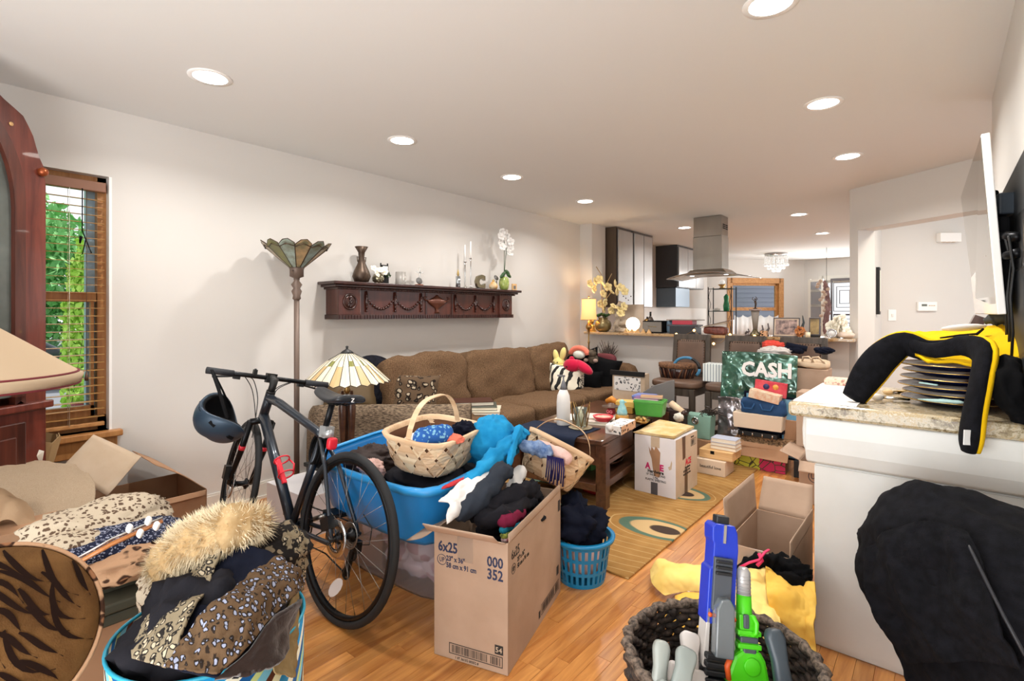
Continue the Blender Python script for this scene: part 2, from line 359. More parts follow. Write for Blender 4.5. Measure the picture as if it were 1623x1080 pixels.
# ================================================================ THE SETTING
XL,YB,HC=-3.62,5.70,2.44
def wallseg(name,P0,P1,z0,z1,th,holes=(),mat='wall_paint'):
    """wall from P0 to P1, thickness th to the left of the direction, with rectangular holes (s0,s1,h0,h1)"""
    P0,P1=Vector(P0+(0,)),Vector(P1+(0,));L=(P1 - P0).length;d=(P1 - P0)/L;n=Vector((-d.y,d.x,0))*th
    m=MB();cuts=sorted(holes)
    def pc(a,b,c,e):
        if b - a<1e-4 or e - c<1e-4:return
        p=[P0+d*a,P0+d*b,P0+d*b+n,P0+d*a+n]
        m.add([q+Vector((0,0,c)) for q in p]+[q+Vector((0,0,e)) for q in p],[(0,3,2,1),(4,5,6,7),(0,1,5,4),(1,2,6,5),(2,3,7,6),(3,0,4,7)])
    s=0
    for a,b,c,e in cuts:pc(s,a,z0,z1);pc(a,b,z0,c);pc(a,b,e,z1);s=b
    pc(s,L,z0,z1);return S(name,m,mat)
# floor: oak boards running the length of the room
m=MB();m.bb((-4.6,-2.6,-.08),(1.6,13.2,-.014));S('floor',m,'matte_black')
FL=bpy.data.objects['floor'];PWd=.0572;bms=[]
for L in (.45,.6,.75,.95,1.2):
    mb=MB();mb.bb((-PWd/2+.0004,-L/2+.0005,0),(PWd/2 - .0004,L/2 - .0005,.0138))
    o=mb.done('oak_board','oak',FL);o.modifiers.new('bevel','BEVEL').width=.0008;bms.append((L,o.data,o))
first={id(b[1]):b[2] for b in bms};rest=MB();nb=0;x=XL+PWd/2+.005
while x<1.5:
    y=-1.2 - random.random()
    while y<12.9:
        L,me,ob=random.choice(bms);yc=y+L/2
        p=Vector((x,yc,0));Z=-SN*x+CN*yc;a=CN*x+SN*yc
        vis=x<.2 and Z>1.6 and abs(a/Z)<1.02 and yc<4.6 and nb<290 and (x>-2.9) and Z>1.65 and not (-2.9<x<-1.2 and 2.5<yc<4.4)
        if vis:
            nb+=1
            if id(me) in first:o=first.pop(id(me))
            else:o=ob.copy();COL.objects.link(o)
            o.location=Vector((x,yc,-.0138)) - WL[FL]
        elif yc<12.8:rest.bb((x - PWd/2+.0004,y+.0005,-.0138),(x+PWd/2 - .0004,y+L - .0005,-.0002))
        y+=L
    x+=PWd
for o in first.values():o.location=Vector((-3.5,5,-.0138)) - WL[FL]
rest.done('oak_board','oak',FL,kind='stuff')
m=MB();m.bb((-4.6,-2.6,HC),(1.6,13.2,HC+.1));S('ceiling',m,'ceiling_paint')
# left wall with the tall window beside the china cabinet
wallseg('wall_left',(XL,6.0),(XL,-2.0),0,HC,-.16,[(6.0 - .765,6.0 - .02,.62,2.055)])
wallseg('wall_right',(.21,-1.6),(.21,3.80),0,HC,-.12)
m=MB();m.bb((XL,.85,0),(XL+.015,5.65,.10));m.bb((XL,.85,.10),(XL+.010,5.65,.112));m.bb((XL,.85,0),(XL+.028,5.65,.018));S('baseboard_left',m,'trim_white')
m=MB();m.bb((XL,YB,0),(-3.44,YB+.34,HC));S('wall_back_pier',m,'wall_paint')
m=MB();m.bb((-3.44,YB,0),(-.66,YB+.12,1.018));S('wall_back',m,'wall_paint')
DG=Vector((.828,-.560));P0=Vector((-.66,5.72));dpt=lambda s:tuple(P0+DG*s)
wallseg('wall_back_diagonal',dpt(0),dpt(1.75),0,HC,.20,[(.085,1.5,0,2.05)])
# hall behind the opening
HW=5.45
hp=[W(HW,(1397 - 811.5)/811*HW),W(HW,(1700 - 811.5)/811*HW)]
wallseg('wall_hall',(hp[0].x,hp[0].y),(hp[1].x,hp[1].y),0,HC,.1)
jb=P0+DG*.085+Vector((.56,.828))*.20
wallseg('wall_hall_left',(jb.x - .01,jb.y),(hp[0].x,hp[0].y+.02),0,HC,.1)
wallseg('wall_hall_right',(.21,3.8),(1.3,4.2),0,HC,-.1)
# kitchen and dining shell
A0,A1,B1=(-3.95,10.82),(-2.30,12.72),(-.2,12.25)
def GL(px,py,P,Q):
    P,Q=Vector(P),Vector(Q);D=Q - P;t=(px - 811.5)/811;dr=Vector((-SN+CN*t,CN+SN*t))
    det=dr.x*-D.y+D.x*dr.y;Z=(P.x*-D.y+D.x*P.y)/det
    hit=dr*Z;return Vector((hit.x,hit.y,CH - (py - 497)*Z/811)),(hit - P).length
wallseg('wall_kitchen',(-3.78,10.9),(-3.78,YB+.3),0,HC,-.12)
_,sa0=GL(1157,444,A0,A1);_,sa1=GL(1237,444,A0,A1);za=GL(1200,446,A0,A1)[0].z
wallseg('wall_dining',A0,A1,0,HC,.14,[(sa0,sa1,.75,za)])
_,sb0=GL(1303,440,A1,B1);zb=GL(1330,441,A1,B1)[0].z
wallseg('wall_dining_far',A1,B1,0,HC,.14,[(sb0,sb0+1.5,.1,zb)])
wallseg('wall_dining_right',(-.3,12.3),(-.3,7.08),0,HC,.12)
# dining window: pine frame, sashes, glass
def winframe(name,P,Q,s0,s1,z0,z1,mat,fw=.085,rail=None,dp=.1,off=-.02):
    P,Q=Vector(P+(0,)),Vector(Q+(0,));d=(Q - P).normalized();n=Vector((-d.y,d.x,0));m=MB()
    def bar(a,b,c,e,o=off,t=dp):
        p=[P+d*a+n*o,P+d*b+n*o,P+d*b+n*(o+t),P+d*a+n*(o+t)]
        m.add([q+Vector((0,0,c)) for q in p]+[q+Vector((0,0,e)) for q in p],[(0,3,2,1),(4,5,6,7),(0,1,5,4),(1,2,6,5),(2,3,7,6),(3,0,4,7)])
    bar(s0 - fw*.6,s0+fw*.4,z0,z1+fw*.6);bar(s1 - fw*.4,s1+fw*.6,z0,z1+fw*.6);bar(s0,s1,z1 - fw*.4,z1+fw*.6);bar(s0,s1,z0 - fw*.5,z0+fw*.5)
    i=fw*.4;bar(s0+i,s0+i+.05,z0,z1,.04,.04);bar(s1 - i - .05,s1 - i,z0,z1,.04,.04);bar(s0+i,s1 - i,z1 - i - .05,z1 - i,.04,.04)
    if rail:bar(s0+i,s1 - i,rail - .035,rail+.035,.035,.05)
    o=m.done(name,mat,kind='structure');g=MB();q0,q1=P+d*s0+n*.06,P+d*s1+n*.06
    g.add([q0+Vector((0,0,z0)),q1+Vector((0,0,z0)),q1+Vector((0,0,z1)),q0+Vector((0,0,z1))],[(0,1,2,3)]);g.done('pane','pane',o);return o
zr=GL(1195,490,A0,A1)[0].z
winframe('window_2',A0,A1,sa0,sa1,.75,za,'pine_h',.11,zr)
wb=winframe('window_3',A1,B1,sb0,sb0+1.5,.1,zb,'trim_white',.10)
# scalloped white cafe curtain on the lower dining sash
dA=(Vector(A1) - Vector(A0)).normalized();nA=Vector((-dA.y,dA.x));m=MB();nn=40;vs_=[]
for i in range(nn+1):
    s=sa0+.08+(sa1 - sa0 - .16)*i/nn;p=Vector(A0)+dA*s - nA*(.03+.012*math.sin(i*1.3));top=zr - .13 - .05*abs(math.sin(i/nn*PI*5))
    vs_+=[(p.x,p.y,.80),(p.x,p.y,top)]
m.add(vs_,[(2*i,2*i+2,2*i+3,2*i+1) for i in range(nn)],True)
M('sheer','#ffffff',.9,alpha=.8);one('cafe_curtain',m,'sheer','white scalloped cafe curtain across the lower sash of the dining window','curtain',solid=.003)
# left window: pine sashes, stool, apron, glass
m=MB();x0=XL - .125
m.bb((x0,.02,.62),(x0+.06,.075,2.055));m.bb((x0,.715,.62),(x0+.06,.765,2.055));m.bb((x0,.02,.62),(x0+.06,.765,.70));m.bb((x0,.02,1.985),(x0+.06,.765,2.055))
m.bb((x0+.005,.07,1.345),(x0+.055,.71,1.40));m.bb((x0+.02,.685,.70),(x0+.06,.70,1.36));m.bb((x0+.02,.07,.70),(x0+.06,.70,.76))
wl=m.done('window_1','pine',kind='structure');g=MB();g.bb((x0+.02,.07,.7),(x0+.024,.70,1.99));g.done('pane','pane',wl)
m=MB();m.bb((x0+.03,.675,.75),(x0+.04,.69,1.98));M('pale_blue_paint','#a9cbe4',.6);
m2=MB();m2.bb((x0 - .05,.675,.62),(x0 - .002,.765,2.055));m2.done('outer_casing','pale_blue_paint',wl)
m=MB();m.bb((XL - .10,-.04,.585),(XL+.05,.81,.62));S('trim_1',m,'pine',bevel=.006)
m=MB();m.bb((XL,-.02,.49),(XL+.02,.79,.585));S('trim_2',m,'pine',bevel=.004)
m=MB();m.bb((XL - .10,.755,.62),(XL+.002,.768,2.055));S('trim_3',m,'white')
bl=T('window_blind','open wooden venetian blind with a brown valance in the left window','blind',(XL - .03,.39,.63))
m=MB();m.bb((XL - .055,.03,1.965),(XL - .012,.745,2.02));m.done('valance',M('blind_brown','#8a5f48',.5),bl,bevel=.004)
m=MB();m.bb((XL - .05,.035,.645),(XL - .02,.74,.668));m.done('bottom_rail','pine_h',bl,bevel=.004)
me=None;M('slat','#b98c52',.4)
zz=.70
while zz<1.95:
    if me is None:
        m=MB();m.box((XL - .035,.39,zz),(.034,.70,.0026),(0,R(3),0));o=m.done('slat','slat',bl);me=o
    else:o2=me.copy();COL.objects.link(o2);o2.location=me.location+Vector((0,0,zz - .70))
    zz+=.0435
for yy in (.45,.585):
    m=MB();m.cyl((XL - .014,yy,.66),(XL - .014,yy,1.97),.0012,n=5);m.cyl((XL - .058,yy,.66),(XL - .058,yy,1.97),.0012,n=5);m.done('cord','paper',bl)
m=MB();pt=GX(134,375,XL - .01);m.tube([(XL - .008,pt.y - .01,1.97),pt+Vector((0,-.01,.03)),pt,pt+Vector((0,.03,-.09)),pt+Vector((0,-.01,-.1)),pt+Vector((0,.005,-.02))],.003,5);m.cyl(pt+Vector((0,-.015,.0)),pt+Vector((0,-.02,-.04)),.008,.004);m.done('pull_cord','matte_black',bl)
pt=GX(137,598,XL - .01);m=MB();m.cyl((XL - .008,pt.y,1.96),pt,.0015,n=5);m.lathe([(.003,.03),(.009,.0),(.009,-.02)],pt);m.done('tassel','walnut',bl)
# ---------------------------------------------------------------- outdoors beyond the left window
def leaves(m,c,rad,n,sz):
    for _ in range(n):
        while True:
            q=Vector([random.uniform(-1,1) for _ in range(3)])
            if .35<q.length<1:break
        p=Vector(c)+Vector((q.x*rad[0],q.y*rad[1],q.z*rad[2]));r=Euler([random.uniform(0,6.3) for _ in range(3)]).to_matrix();s=sz*random.uniform(.6,1.3)
        m.add([p+r @ Vector(v) for v in ((-s,0,0),(0,-s*.5,.1*s),(s,0,0),(0,s*.5,.1*s))],[(0,1,2,3)])
M('lawn','#4e8a35',.95,var=(2,'#6da548'),bmp=(60,.5,.02));M('asphalt','#7d8087',.9);M('leaf_green','#63a85f',.7,var=(1.2,'#8cc47c'));M('leaf_bright','#a3d050',.7,var=(2,'#c3e070'));M('bark','#3d2e22',.9);M('concrete','#b9b6ae',.9)
m=MB();m.bb((-60,-30,-1.1),(-4.2,40,-1.0));S('ground',m,'lawn')
m=MB();m.bb((-21.5,-30,-1.0),(-13.5,40,-.985));S('street',m,'asphalt')
m=MB();m.bb((-8.7,-30,-1.0),(-7.6,40,-.98));S('path',m,'concrete')
def tree(c,h,rad,n,mat,label,sz=.28,zc=None,tr=.18):
    t=T('tree',label,'tree',c);m=MB();m.tube([Vector(c),Vector(c)+Vector((.1,.1,h*.5)),Vector(c)+Vector((0,.2,h*.85))],[tr,tr*.7,tr*.3],8);m.done('trunk','bark',t)
    m=MB();leaves(m,Vector(c)+Vector((0,0,zc if zc else h*.62)),rad,n,sz);m.done('foliage',mat,t,kind='stuff')
tree((-27,1,-1),7,(4.0,4.6,3.6),13000,'leaf_green','tall green street tree seen through the left side of the window',.2,3.9,.25)
tree((-28,10.5,-1),7,(4,4.6,3.3),13000,'leaf_green','wide green street tree beyond the parked car, right of the tallest tree',.2,3.5,.25)
tree((-33,-9,-1),8,(4,5,3.6),8000,'leaf_green','distant green tree furthest left behind the window blind',.2,3.6,.25)
p=GZ(133,600,6.2)
tree((p.x,p.y,-1.0),3.0,(.21,.21,1.5),2600,'leaf_bright','slim yellow-green young tree just outside the window',.055,1.75,.035)
pp=GZ(140,645,4.6);pt_=T('hanging_planter','round dark red planter with trailing green leaves hanging outside the window','planter',(pp.x,pp.y,pp.z - .07))
m=MB();m.lathe([(.03,-.07),(.09,-.05),(.12,0),(.125,.05),(.118,.05),(.10,0)],(pp.x,pp.y,pp.z),20,capt=False);m.done('pot',M('pot_red','#7c1f28',.5),pt_)
m=MB();leaves(m,(pp.x,pp.y,pp.z+.10),(.12,.12,.12),260,.03);m.done('foliage','leaf_bright',pt_,kind='stuff')
m=MB()
for k in range(3):t=2.1*k;m.cyl((pp.x+.12*math.cos(t),pp.y+.12*math.sin(t),pp.z+.05),(pp.x,pp.y,pp.z+.9),.002,n=4)
m.done('hanger','black',pt_)
# parked car
cc=GZ(60,612,15.5);cz=-.985;ca=T('car','dark grey parked car with silver wheels on the street','car',(cc.x,cc.y,cz),rz=R(70))
M('car_paint','#2f3a40',.2,.5,coat=1);M('car_glass','#20282c',.05,0)
prof=[(-2.2,.35),(-2.25,.8),(-1.7,.98),(-1.2,1.42),(.3,1.46),(1.05,1.0),(2.0,.86),(2.25,.6),(2.25,.32)]
m=MB();m.prism(prof,1.75,(0,-.875,0));o=m.done('car_body','car_paint',ca,bevel=.06)
m=MB();m.prism([(-1.15,1.0),(-.95,1.36),(.25,1.4),(.95,1.02)],1.79,(0,-.895,0));m.done('side_window','car_glass',ca)
for x in (-1.4,1.4):
    for y in (-.80,.80):
        m=MB();m.lathe([(.33,-.1),(.34,-.07),(.34,.07),(.33,.1)],(x,y,.33),24,ax=(0,1,0));wq=m.done('wheel','rubber',ca);m=MB();sg=1 if y>0 else -1
        m.lathe([(.20,0),(.22,.01),(.22,.02)],(x,y+sg*.095,.33),24,ax=(0,sg,0))
        for k in range(5):t=2*PI*k/5;m.box((x+.1*math.cos(t),y+sg*.12,.33+.1*math.sin(t)),(.2,.02,.05),(0,-t,0))
        m.done('hub_cap','chrome',wq)
# neighbour's siding behind the dining window
q=GL(1200,480,A0,A1)[0];t=T('neighbour_house','blue-grey lap-sided house wall seen through the dining window','house',(q.x - 1.6,q.y+1.5,0));M('siding','#8b90a0',.7)
nb3=Vector((nA.x,nA.y,0));d3=Vector((dA.x,dA.y,0));c0=Vector((q.x,q.y,0))+nb3*2.0;me=None
for k in range(16):
    z=1.12+.115*k
    if me is None:
        m=MB();p=[c0 - d3*2.6,c0+d3*2.6];m.add([p[0]+Vector((0,0,z)),p[1]+Vector((0,0,z)),p[1]+nb3*.025+Vector((0,0,z+.12)),p[0]+nb3*.025+Vector((0,0,z+.12))],[(0,1,2,3)]);me=m.done('siding_board','siding',t,solid=.006)
    else:o=me.copy();COL.objects.link(o);o.location=me.location+Vector((0,0,.115*k))
# ---------------------------------------------------------------- recessed ceiling lights
M('bulb_disc','#ffffff',.5,emit='#fff7ec',es=14)
def can(x,y,pw,desc,first=[None]):
    lb='recessed ceiling light '+desc
    if first[0] is None:
        t=T('recessed_light',lb,'ceiling light',(x,y,HC),'recessed ceiling lights',local=True)
        m=MB();m.lathe([(.075,-.004),(.097,-.004),(.098,0),(.074,0)],(0,0,0),32,capb=False,capt=False);m.done('trim_ring','white',t);m=MB();m.lathe([(.0005,-.002),(.076,-.002),(.076,-.001)],(0,0,0),32,capb=False,capt=False);m.done('lamp_disc','bulb_disc',t)
        first[0]=t;index_children(t)
    else:dup(first[0],(x,y,HC),label=lb)
    lamp('can_light','AREA',(x,y,HC - .012),pw*1.25,(1,.965,.92),size=.14,spread=R(150))
for i,(x,y,d) in enumerate([(-2.75,.972,'nearest the window and china cabinet'),(-2.77,2.156,'in line above the floor lamp, second along the left wall'),(-2.80,3.335,'third along the left wall'),(-2.82,4.54,'nearest the back wall on the left side, above the sofa end'),
        (-.49,2.09,'cut by the top edge of the photo'),(-.50,3.27,'second along the right side'),(-.53,4.486,'on the right side nearest the diagonal wall'),
        (-2.66,6.8,'just left of the range hood in the kitchen'),(-1.28,6.75,'in the kitchen right of the range hood'),(-1.32,8.56,'furthest away, in front of the chandelier on the right')]):can(x,y,9,d)
# hall fixtures
def plate(name,label,cat,px,py,w_,h_,d_,mat='white'):
    c=GZ(px,py,HW - .001);t=T(name,label,cat,(c.x,c.y,c.z - h_/2),local=True,rz=R(40));m=MB();m.bb((-w_/2,-d_,0),(w_/2,0,h_));m.done('cover',mat,t,bevel=.004);return t
t=plate('thermostat','white thermostat with a small grey display on the hall wall','thermostat',1467,486,.20,.095,.03);m=MB();m.bb((-.065,-.033,.05),(-.01,-.0295,.072));m.done('display',M('lcd','#5f645c',.3),t);m=MB();[m.bb((.01+i*.024,-.033,.052),(.028+i*.024,-.0295,.06)) for i in range(3)];m.done('buttons','cardboard_light',t)
t=plate('light_switch','white light switch plate below left of the thermostat','switch',1413.5,500,.085,.12,.008);m=MB();m.bb((-.009,-.018,.045),(.009,-.0075,.075));m.done('toggle','white_paint',t)
t=plate('door_chime','white door chime box high on the hall wall','chime',1500,377.5,.22,.095,.06);m=MB();[m.bb((-.07+.05*i,-.05,-.004),(-.045+.05*i,-.02,0)) for i in range(3)];m.done('grille','cardboard_light',t)
# picture on the short hall wall seen edge on
c=Vector((jb.x - .01,jb.y,1.50)).lerp(Vector((hp[0].x,hp[0].y+.02,1.50)),.35);dv=Vector((hp[0].x - jb.x,hp[0].y+.02 - jb.y,0)).normalized();nv=Vector((dv.y,-dv.x,0))
t=T('hall_picture','narrow dark framed picture seen edge-on in the hall opening','picture',(c.x,c.y,c.z - .22));m=MB();m.prism([(-.06,-.23),(.06,-.23),(.06,.23),(-.06,.23)],.03,c,(dv,(0,0,1),nv));m.done('frame','black',t,bevel=.004)
m=MB();m.prism([(-.045,-.2),(.045,-.2),(.045,.2),(-.045,.2)],.002,c+nv*.03,(dv,(0,0,1),nv));m.done('picture','paper',t)
# ================================================================ LARGE FURNITURE
# ---- rug with peacock-eye pattern
m_,nt,b=nmat('rug_pile');v=coords(nt);eyes=[GH(*e) for e in ((1062,845),(1085,786),(1135,729),(905,822),(880,760))]
eyes+=[Vector((-2.9,3.9,0)),Vector((-2.5,4.6,0)),Vector((-1.6,5.0,0))]
EC=Vector((-2.1,3.6,0));dmin=None
for i,e in enumerate(eyes):
    lo=e - EC;mp=N(nt,'ShaderNodeMapping');mp.inputs['Location'].default_value=(-lo.x,-lo.y,0);nt.links.new(v,mp.inputs[0])
    mp2=N(nt,'ShaderNodeMapping');mp2.inputs['Rotation'].default_value=(0,0,R(25 if i % 2 else -20));mp2.inputs['Scale'].default_value=(.75,1.25,0);nt.links.new(mp.outputs[0],mp2.inputs[0])
    sp=N(nt,'ShaderNodeSeparateXYZ');nt.links.new(mp2.outputs[0],sp.inputs[0])
    ln=N(nt,'ShaderNodeVectorMath',operation='LENGTH');nt.links.new(mp2.outputs[0],ln.inputs[0])
    ab=N(nt,'ShaderNodeMath',operation='MULTIPLY_ADD');nt.links.new(sp.outputs[0],ab.inputs[0]);ab.inputs[1].default_value=.32;nt.links.new(ln.outputs['Value'],ab.inputs[2])
    if dmin is None:dmin=ab.outputs[0]
    else:
        mn=N(nt,'ShaderNodeMath',operation='SMOOTH_MIN');mn.inputs[2].default_value=.05;nt.links.new(dmin,mn.inputs[0]);nt.links.new(ab.outputs[0],mn.inputs[1]);dmin=mn.outputs[0]
nz=noisetex(nt,v,2.5,3);wob=N(nt,'ShaderNodeMath',operation='MULTIPLY_ADD');nt.links.new(nz,wob.inputs[0]);wob.inputs[1].default_value=.05;nt.links.new(dmin,wob.inputs[2])
eye=ramp(nt,wob.outputs[0],[(0,'#3b2a20'),(.085,'#3b2a20'),(.09,'#c4a473'),(.145,'#c4a473'),(.15,'#4f6a58'),(.182,'#4f6a58'),(.187,'#a0763b')])
bs=ramp(nt,noisetex(nt,v,7,5),[(.3,'#94692f'),(.7,'#ad8245')])
sn=N(nt,'ShaderNodeMath',operation='SINE');ml=N(nt,'ShaderNodeMath',operation='MULTIPLY');ml.inputs[1].default_value=95;nt.links.new(wob.outputs[0],ml.inputs[0]);nt.links.new(ml.outputs[0],sn.inputs[0])
ring=ramp(nt,sn.outputs[0],[(.95,(0,0,0)),(.985,(.5,.5,.5))]);mx=N(nt,'ShaderNodeMix',data_type='RGBA');nt.links.new(ring,mx.inputs[0]);nt.links.new(bs,mx.inputs[6]);mx.inputs[7].default_value=lin('#d8bd85')
gt=N(nt,'ShaderNodeMath',operation='GREATER_THAN');gt.inputs[1].default_value=.187;nt.links.new(wob.outputs[0],gt.inputs[0]);m2=N(nt,'ShaderNodeMix',data_type='RGBA');nt.links.new(gt.outputs[0],m2.inputs[0]);nt.links.new(eye,m2.inputs[6]);nt.links.new(mx.outputs[2],m2.inputs[7])
nt.links.new(m2.outputs[2],b.inputs['Base Color']);b.inputs['Roughness'].default_value=.95;bump(nt,b,noisetex(nt,v,220,3),.5,.004)
m=MB();m.bb((EC.x - 1.05,2.24,0),(-1.15,4.96,.011));o=one('area_rug',m,'rug_pile','golden tan area rug with dark peacock-eye ovals ringed in green','rug',bevel=.004)
# keep pattern origin on EC
dd=o.location.xy - EC.xy
for n_ in nt.nodes:
    if n_.bl_idname=='ShaderNodeMapping' and not n_.inputs['Scale'].is_linked and abs(n_.inputs['Location'].default_value.x)>0:n_.inputs['Location'].default_value.x+=dd.x;n_.inputs['Location'].default_value.y+=dd.y
RZ=.011
# ---- sectional sofa
so=T('sectional_sofa','brown tweed sectional sofa along the left wall','sofa',(-3.1,4.0,0))
m=MB();m.puff((-3.12,3.72,.20),(.94,3.35,.26),p=14,n=6);m.done('base','sofa',so)
for i,(y0,y1) in enumerate([(2.62,3.52),(3.53,4.36),(4.37,5.18)]):
    m=MB();m.puff((-3.05,(y0+y1)/2,.385),(.86,y1 - y0,.20),p=7,n=10,wr=.012,seed=i);m.done('seat_cushion','sofa',so)
m=MB();m.puff((-3.52,3.75,.45),(.16,3.3,.72),p=10,n=6);m.done('backrest','sofa',so)
for i,(y0,y1,t) in enumerate([(2.38,3.30,3),(3.28,4.22,-2),(4.18,4.98,6)]):
    m=MB();m.puff((-3.36,(y0+y1)/2,.67),(.27,y1 - y0,.50),(R(t*.5),R(-13),R(t)),p=6.5,n=14,wr=.024,seed=i+5,bulge=.06);m.done('back_cushion','sofa',so)
m=MB();m.puff((-3.1,5.28,.38),(.96,.20,.66),p=8,n=8,wr=.008);m.done('arm','sofa',so)
m=MB();m.puff((-3.22,5.19,.56),(.60,.14,.30),(R(8),0,0),p=5,n=8,wr=.01);m.done('side_cushion','sofa',so)
# curved corner piece with its back towards the camera, covered by a nubby throw
pa,pb=W(3.78,-1.52),W(3.80,-.30);dv=(pb - pa).normalized();nv=Vector((-dv.y,dv.x,0));
prof=[(.16,.02),(.19,.2),(.17,.45),(.12,.58),(.05,.625),(-.02,.60),(-.05,.5),(-.05,.05)]
m=MB();rows=[]
for i in range(22):
    t=i/21;c=pa.lerp(pb,t);e=max(0,(.14 - t)/.14);sh=1 - .25*e*e;bend=nv*(e*e*.14)
    rows.append([c - nv*x*sh+bend+Vector((0,0,z*(1 - .06*e*e)+.006*noise.noise(Vector((t*9,z*7,0))))) for x,z in prof])
n_=len(prof);m.add([p for r_ in rows for p in r_],[(i*n_+j,i*n_+(j+1) % n_,(i+1)*n_+(j+1) % n_,(i+1)*n_+j) for i in range(21) for j in range(n_)]+[tuple(range(n_)),tuple(21*n_+k for k in range(n_ - 1,-1,-1))],True)
m.done('corner_back','sofa_throw',so,label='nubby grey-brown corner back facing the camera',sub=1)
m=MB();c=W(4.22,-.58);m.puff((c.x,c.y,.40),(.60,.60,.22),(0,0,R(40)),p=6,n=10,wr=.012,seed=9);m.done('seat_cushion','sofa',so)
c=GZ(742,668,4.18);m=MB();m.puff((c.x+.02,c.y,.34),(.52,.50,.28),(0,0,R(32)),p=5,n=10,wr=.015,seed=19);m.done('footrest_cushion','sofa',so)
# ---- coffee table
CT=Vector((-2.09,3.57,0));cr=R(6.5)
ct=T('coffee_table','dark brown wooden coffee table with drawers and a lower shelf on the rug','table',(CT.x,CT.y,RZ),rz=cr);ct['label']='dark brown wooden coffee table with drawers and a lower shelf on the rug'
hx,hy=.335,.72
m=MB();m.bb((-hx,-hy,.415),(hx,hy,.445));m.done('tabletop','walnut',ct,bevel=.004)
for sx in (-1,1):
    for sy in (-1,1):m=MB();m.bb((sx*(hx - .01) - .035,sy*(hy - .045) - .035,0),(sx*(hx - .01)+.035,sy*(hy - .045)+.035,.414));m.done('leg','walnut',ct,bevel=.003)
m=MB();m.bb((-hx+.04,-hy+.03,.275),(hx - .04,-hy+.05,.414));m.bb((-hx+.04,hy - .05,.275),(hx - .04,hy - .03,.414));m.bb((-hx+.02,-hy+.04,.27),(hx - .02,hy - .04,.285));m.bb((-hx+.02,-hy+.04,.285),(-hx+.035,hy - .04,.414));m.done('apron','walnut_x',ct)
m=MB();m.bb((hx - .035,-.12,.285),(hx - .02,-.10,.414));m.bb((hx - .035,.30,.285),(hx - .02,.32,.414));m.bb((hx - .03,-hy+.07,.262),(hx - .008,hy - .07,.288));m.done('rail','walnut',ct)
m=MB();m.bb((hx - .045,-hy+.08,.292),(hx - .012,-.125,.408));m.done('drawer','walnut',ct,bevel=.004)
m=MB();m.bb((hx - .045,.325,.292),(hx - .012,hy - .09,.408));m.done('drawer','walnut',ct,bevel=.004)
m=MB();m.bb((-hx+.02,-hy+.03,.13),(hx - .02,hy - .03,.155));m.bb((hx - .03,-hy+.07,.11),(hx - .005,hy - .07,.158));m.bb((-hx+.04,-hy+.0,.11),(hx - .04,-hy+.03,.158));m.done('shelf','walnut',ct,bevel=.003)
TT=RZ+.445
def CTP(x,y,z=0):q=Matrix.Rotation(cr,3,'Z') @ Vector((x,y,0));return Vector((CT.x+q.x,CT.y+q.y,z))
# ---- counter-height dining chairs in front of the bar
M('stud','#3a2c22',.35,.7)
def chair():
    t=T('counter_chair','','chair',(0,0,0),'counter chairs lined up at the breakfast bar',local=True)
    for sx in (-1,1):m=MB();m.box((sx*.185,-.02,.285),(.05,.05,.57),taper=.98);m.done('leg','greywood',t,bevel=.003)
    for sx in (-1,1):m=MB();m.tube([(sx*.175,.47,0),(sx*.175,.42,.3),(sx*.175,.42,.56),(sx*.17,.45,.80),(sx*.165,.475,1.06)],.030,4,smooth=False);m.done('back_post','greywood',t)
    m=MB();m.box((0,-.015,.535),(.40,.022,.07));m.box((0,.42,.535),(.34,.022,.07));m.box((-.185,.2,.535),(.022,.44,.07));m.box((.185,.2,.535),(.022,.44,.07));m.done('seat_frame','greywood',t)
    m=MB();m.box((0,0,.2),(.36,.022,.04));m.box((-.18,.2,.25),(.022,.42,.035));m.box((.18,.2,.25),(.022,.42,.035));m.done('stretcher','greywood',t)
    m=MB();m.puff((0,.19,.605),(.475,.47,.075),p=5,n=10,bulge=.35);m.done('seat','leather',t)
    m=MB();m.box((0,.468,1.035),(.345,.034,.06),(R(-6),0,0));m.done('top_rail','greywood',t,bevel=.004);m=MB();m.box((0,.432,.66),(.32,.03,.05));m.done('lower_rail','greywood',t,bevel=.004)
    m=MB();m.puff((0,.437,.845),(.285,.035,.33),(R(-6),0,0),p=12,n=8,bulge=0);m.done('back_pad','leather',t)
    m=MB()
    for i in range(13):x=-.135+.27*i/12;m.ball((x,.438,1.0),.0065,6,4)
    for sx in (-1,1):
        for i in range(12):z=.70+.29*i/11;m.ball((sx*.138,.415+(z - .85)*.1,z),.0055,6,4)
    m.done('nail_trim','stud',t,kind='stuff');return t
c1=chair();index_children(c1);c1.location=(-1.96,4.74,0);c1['label']='brown leather counter chair furthest left at the bar, bark basket on its seat'
dup(c1,(-1.44,4.74,0),label='brown leather counter chair second from the left, behind the CASH poster bag')
dup(c1,(-.95,4.74,0),label='brown leather counter chair furthest right, cardboard box and tote on its seat')
# ---- breakfast bar slab
m=MB();m.bb((-3.44,5.50,1.02),(-.60,5.98,1.05));m.done('breakfast_bar','granite_bar',label='long speckled tan granite bar top crowded with ornaments',cat='countertop',bevel=.005)
BT=1.05
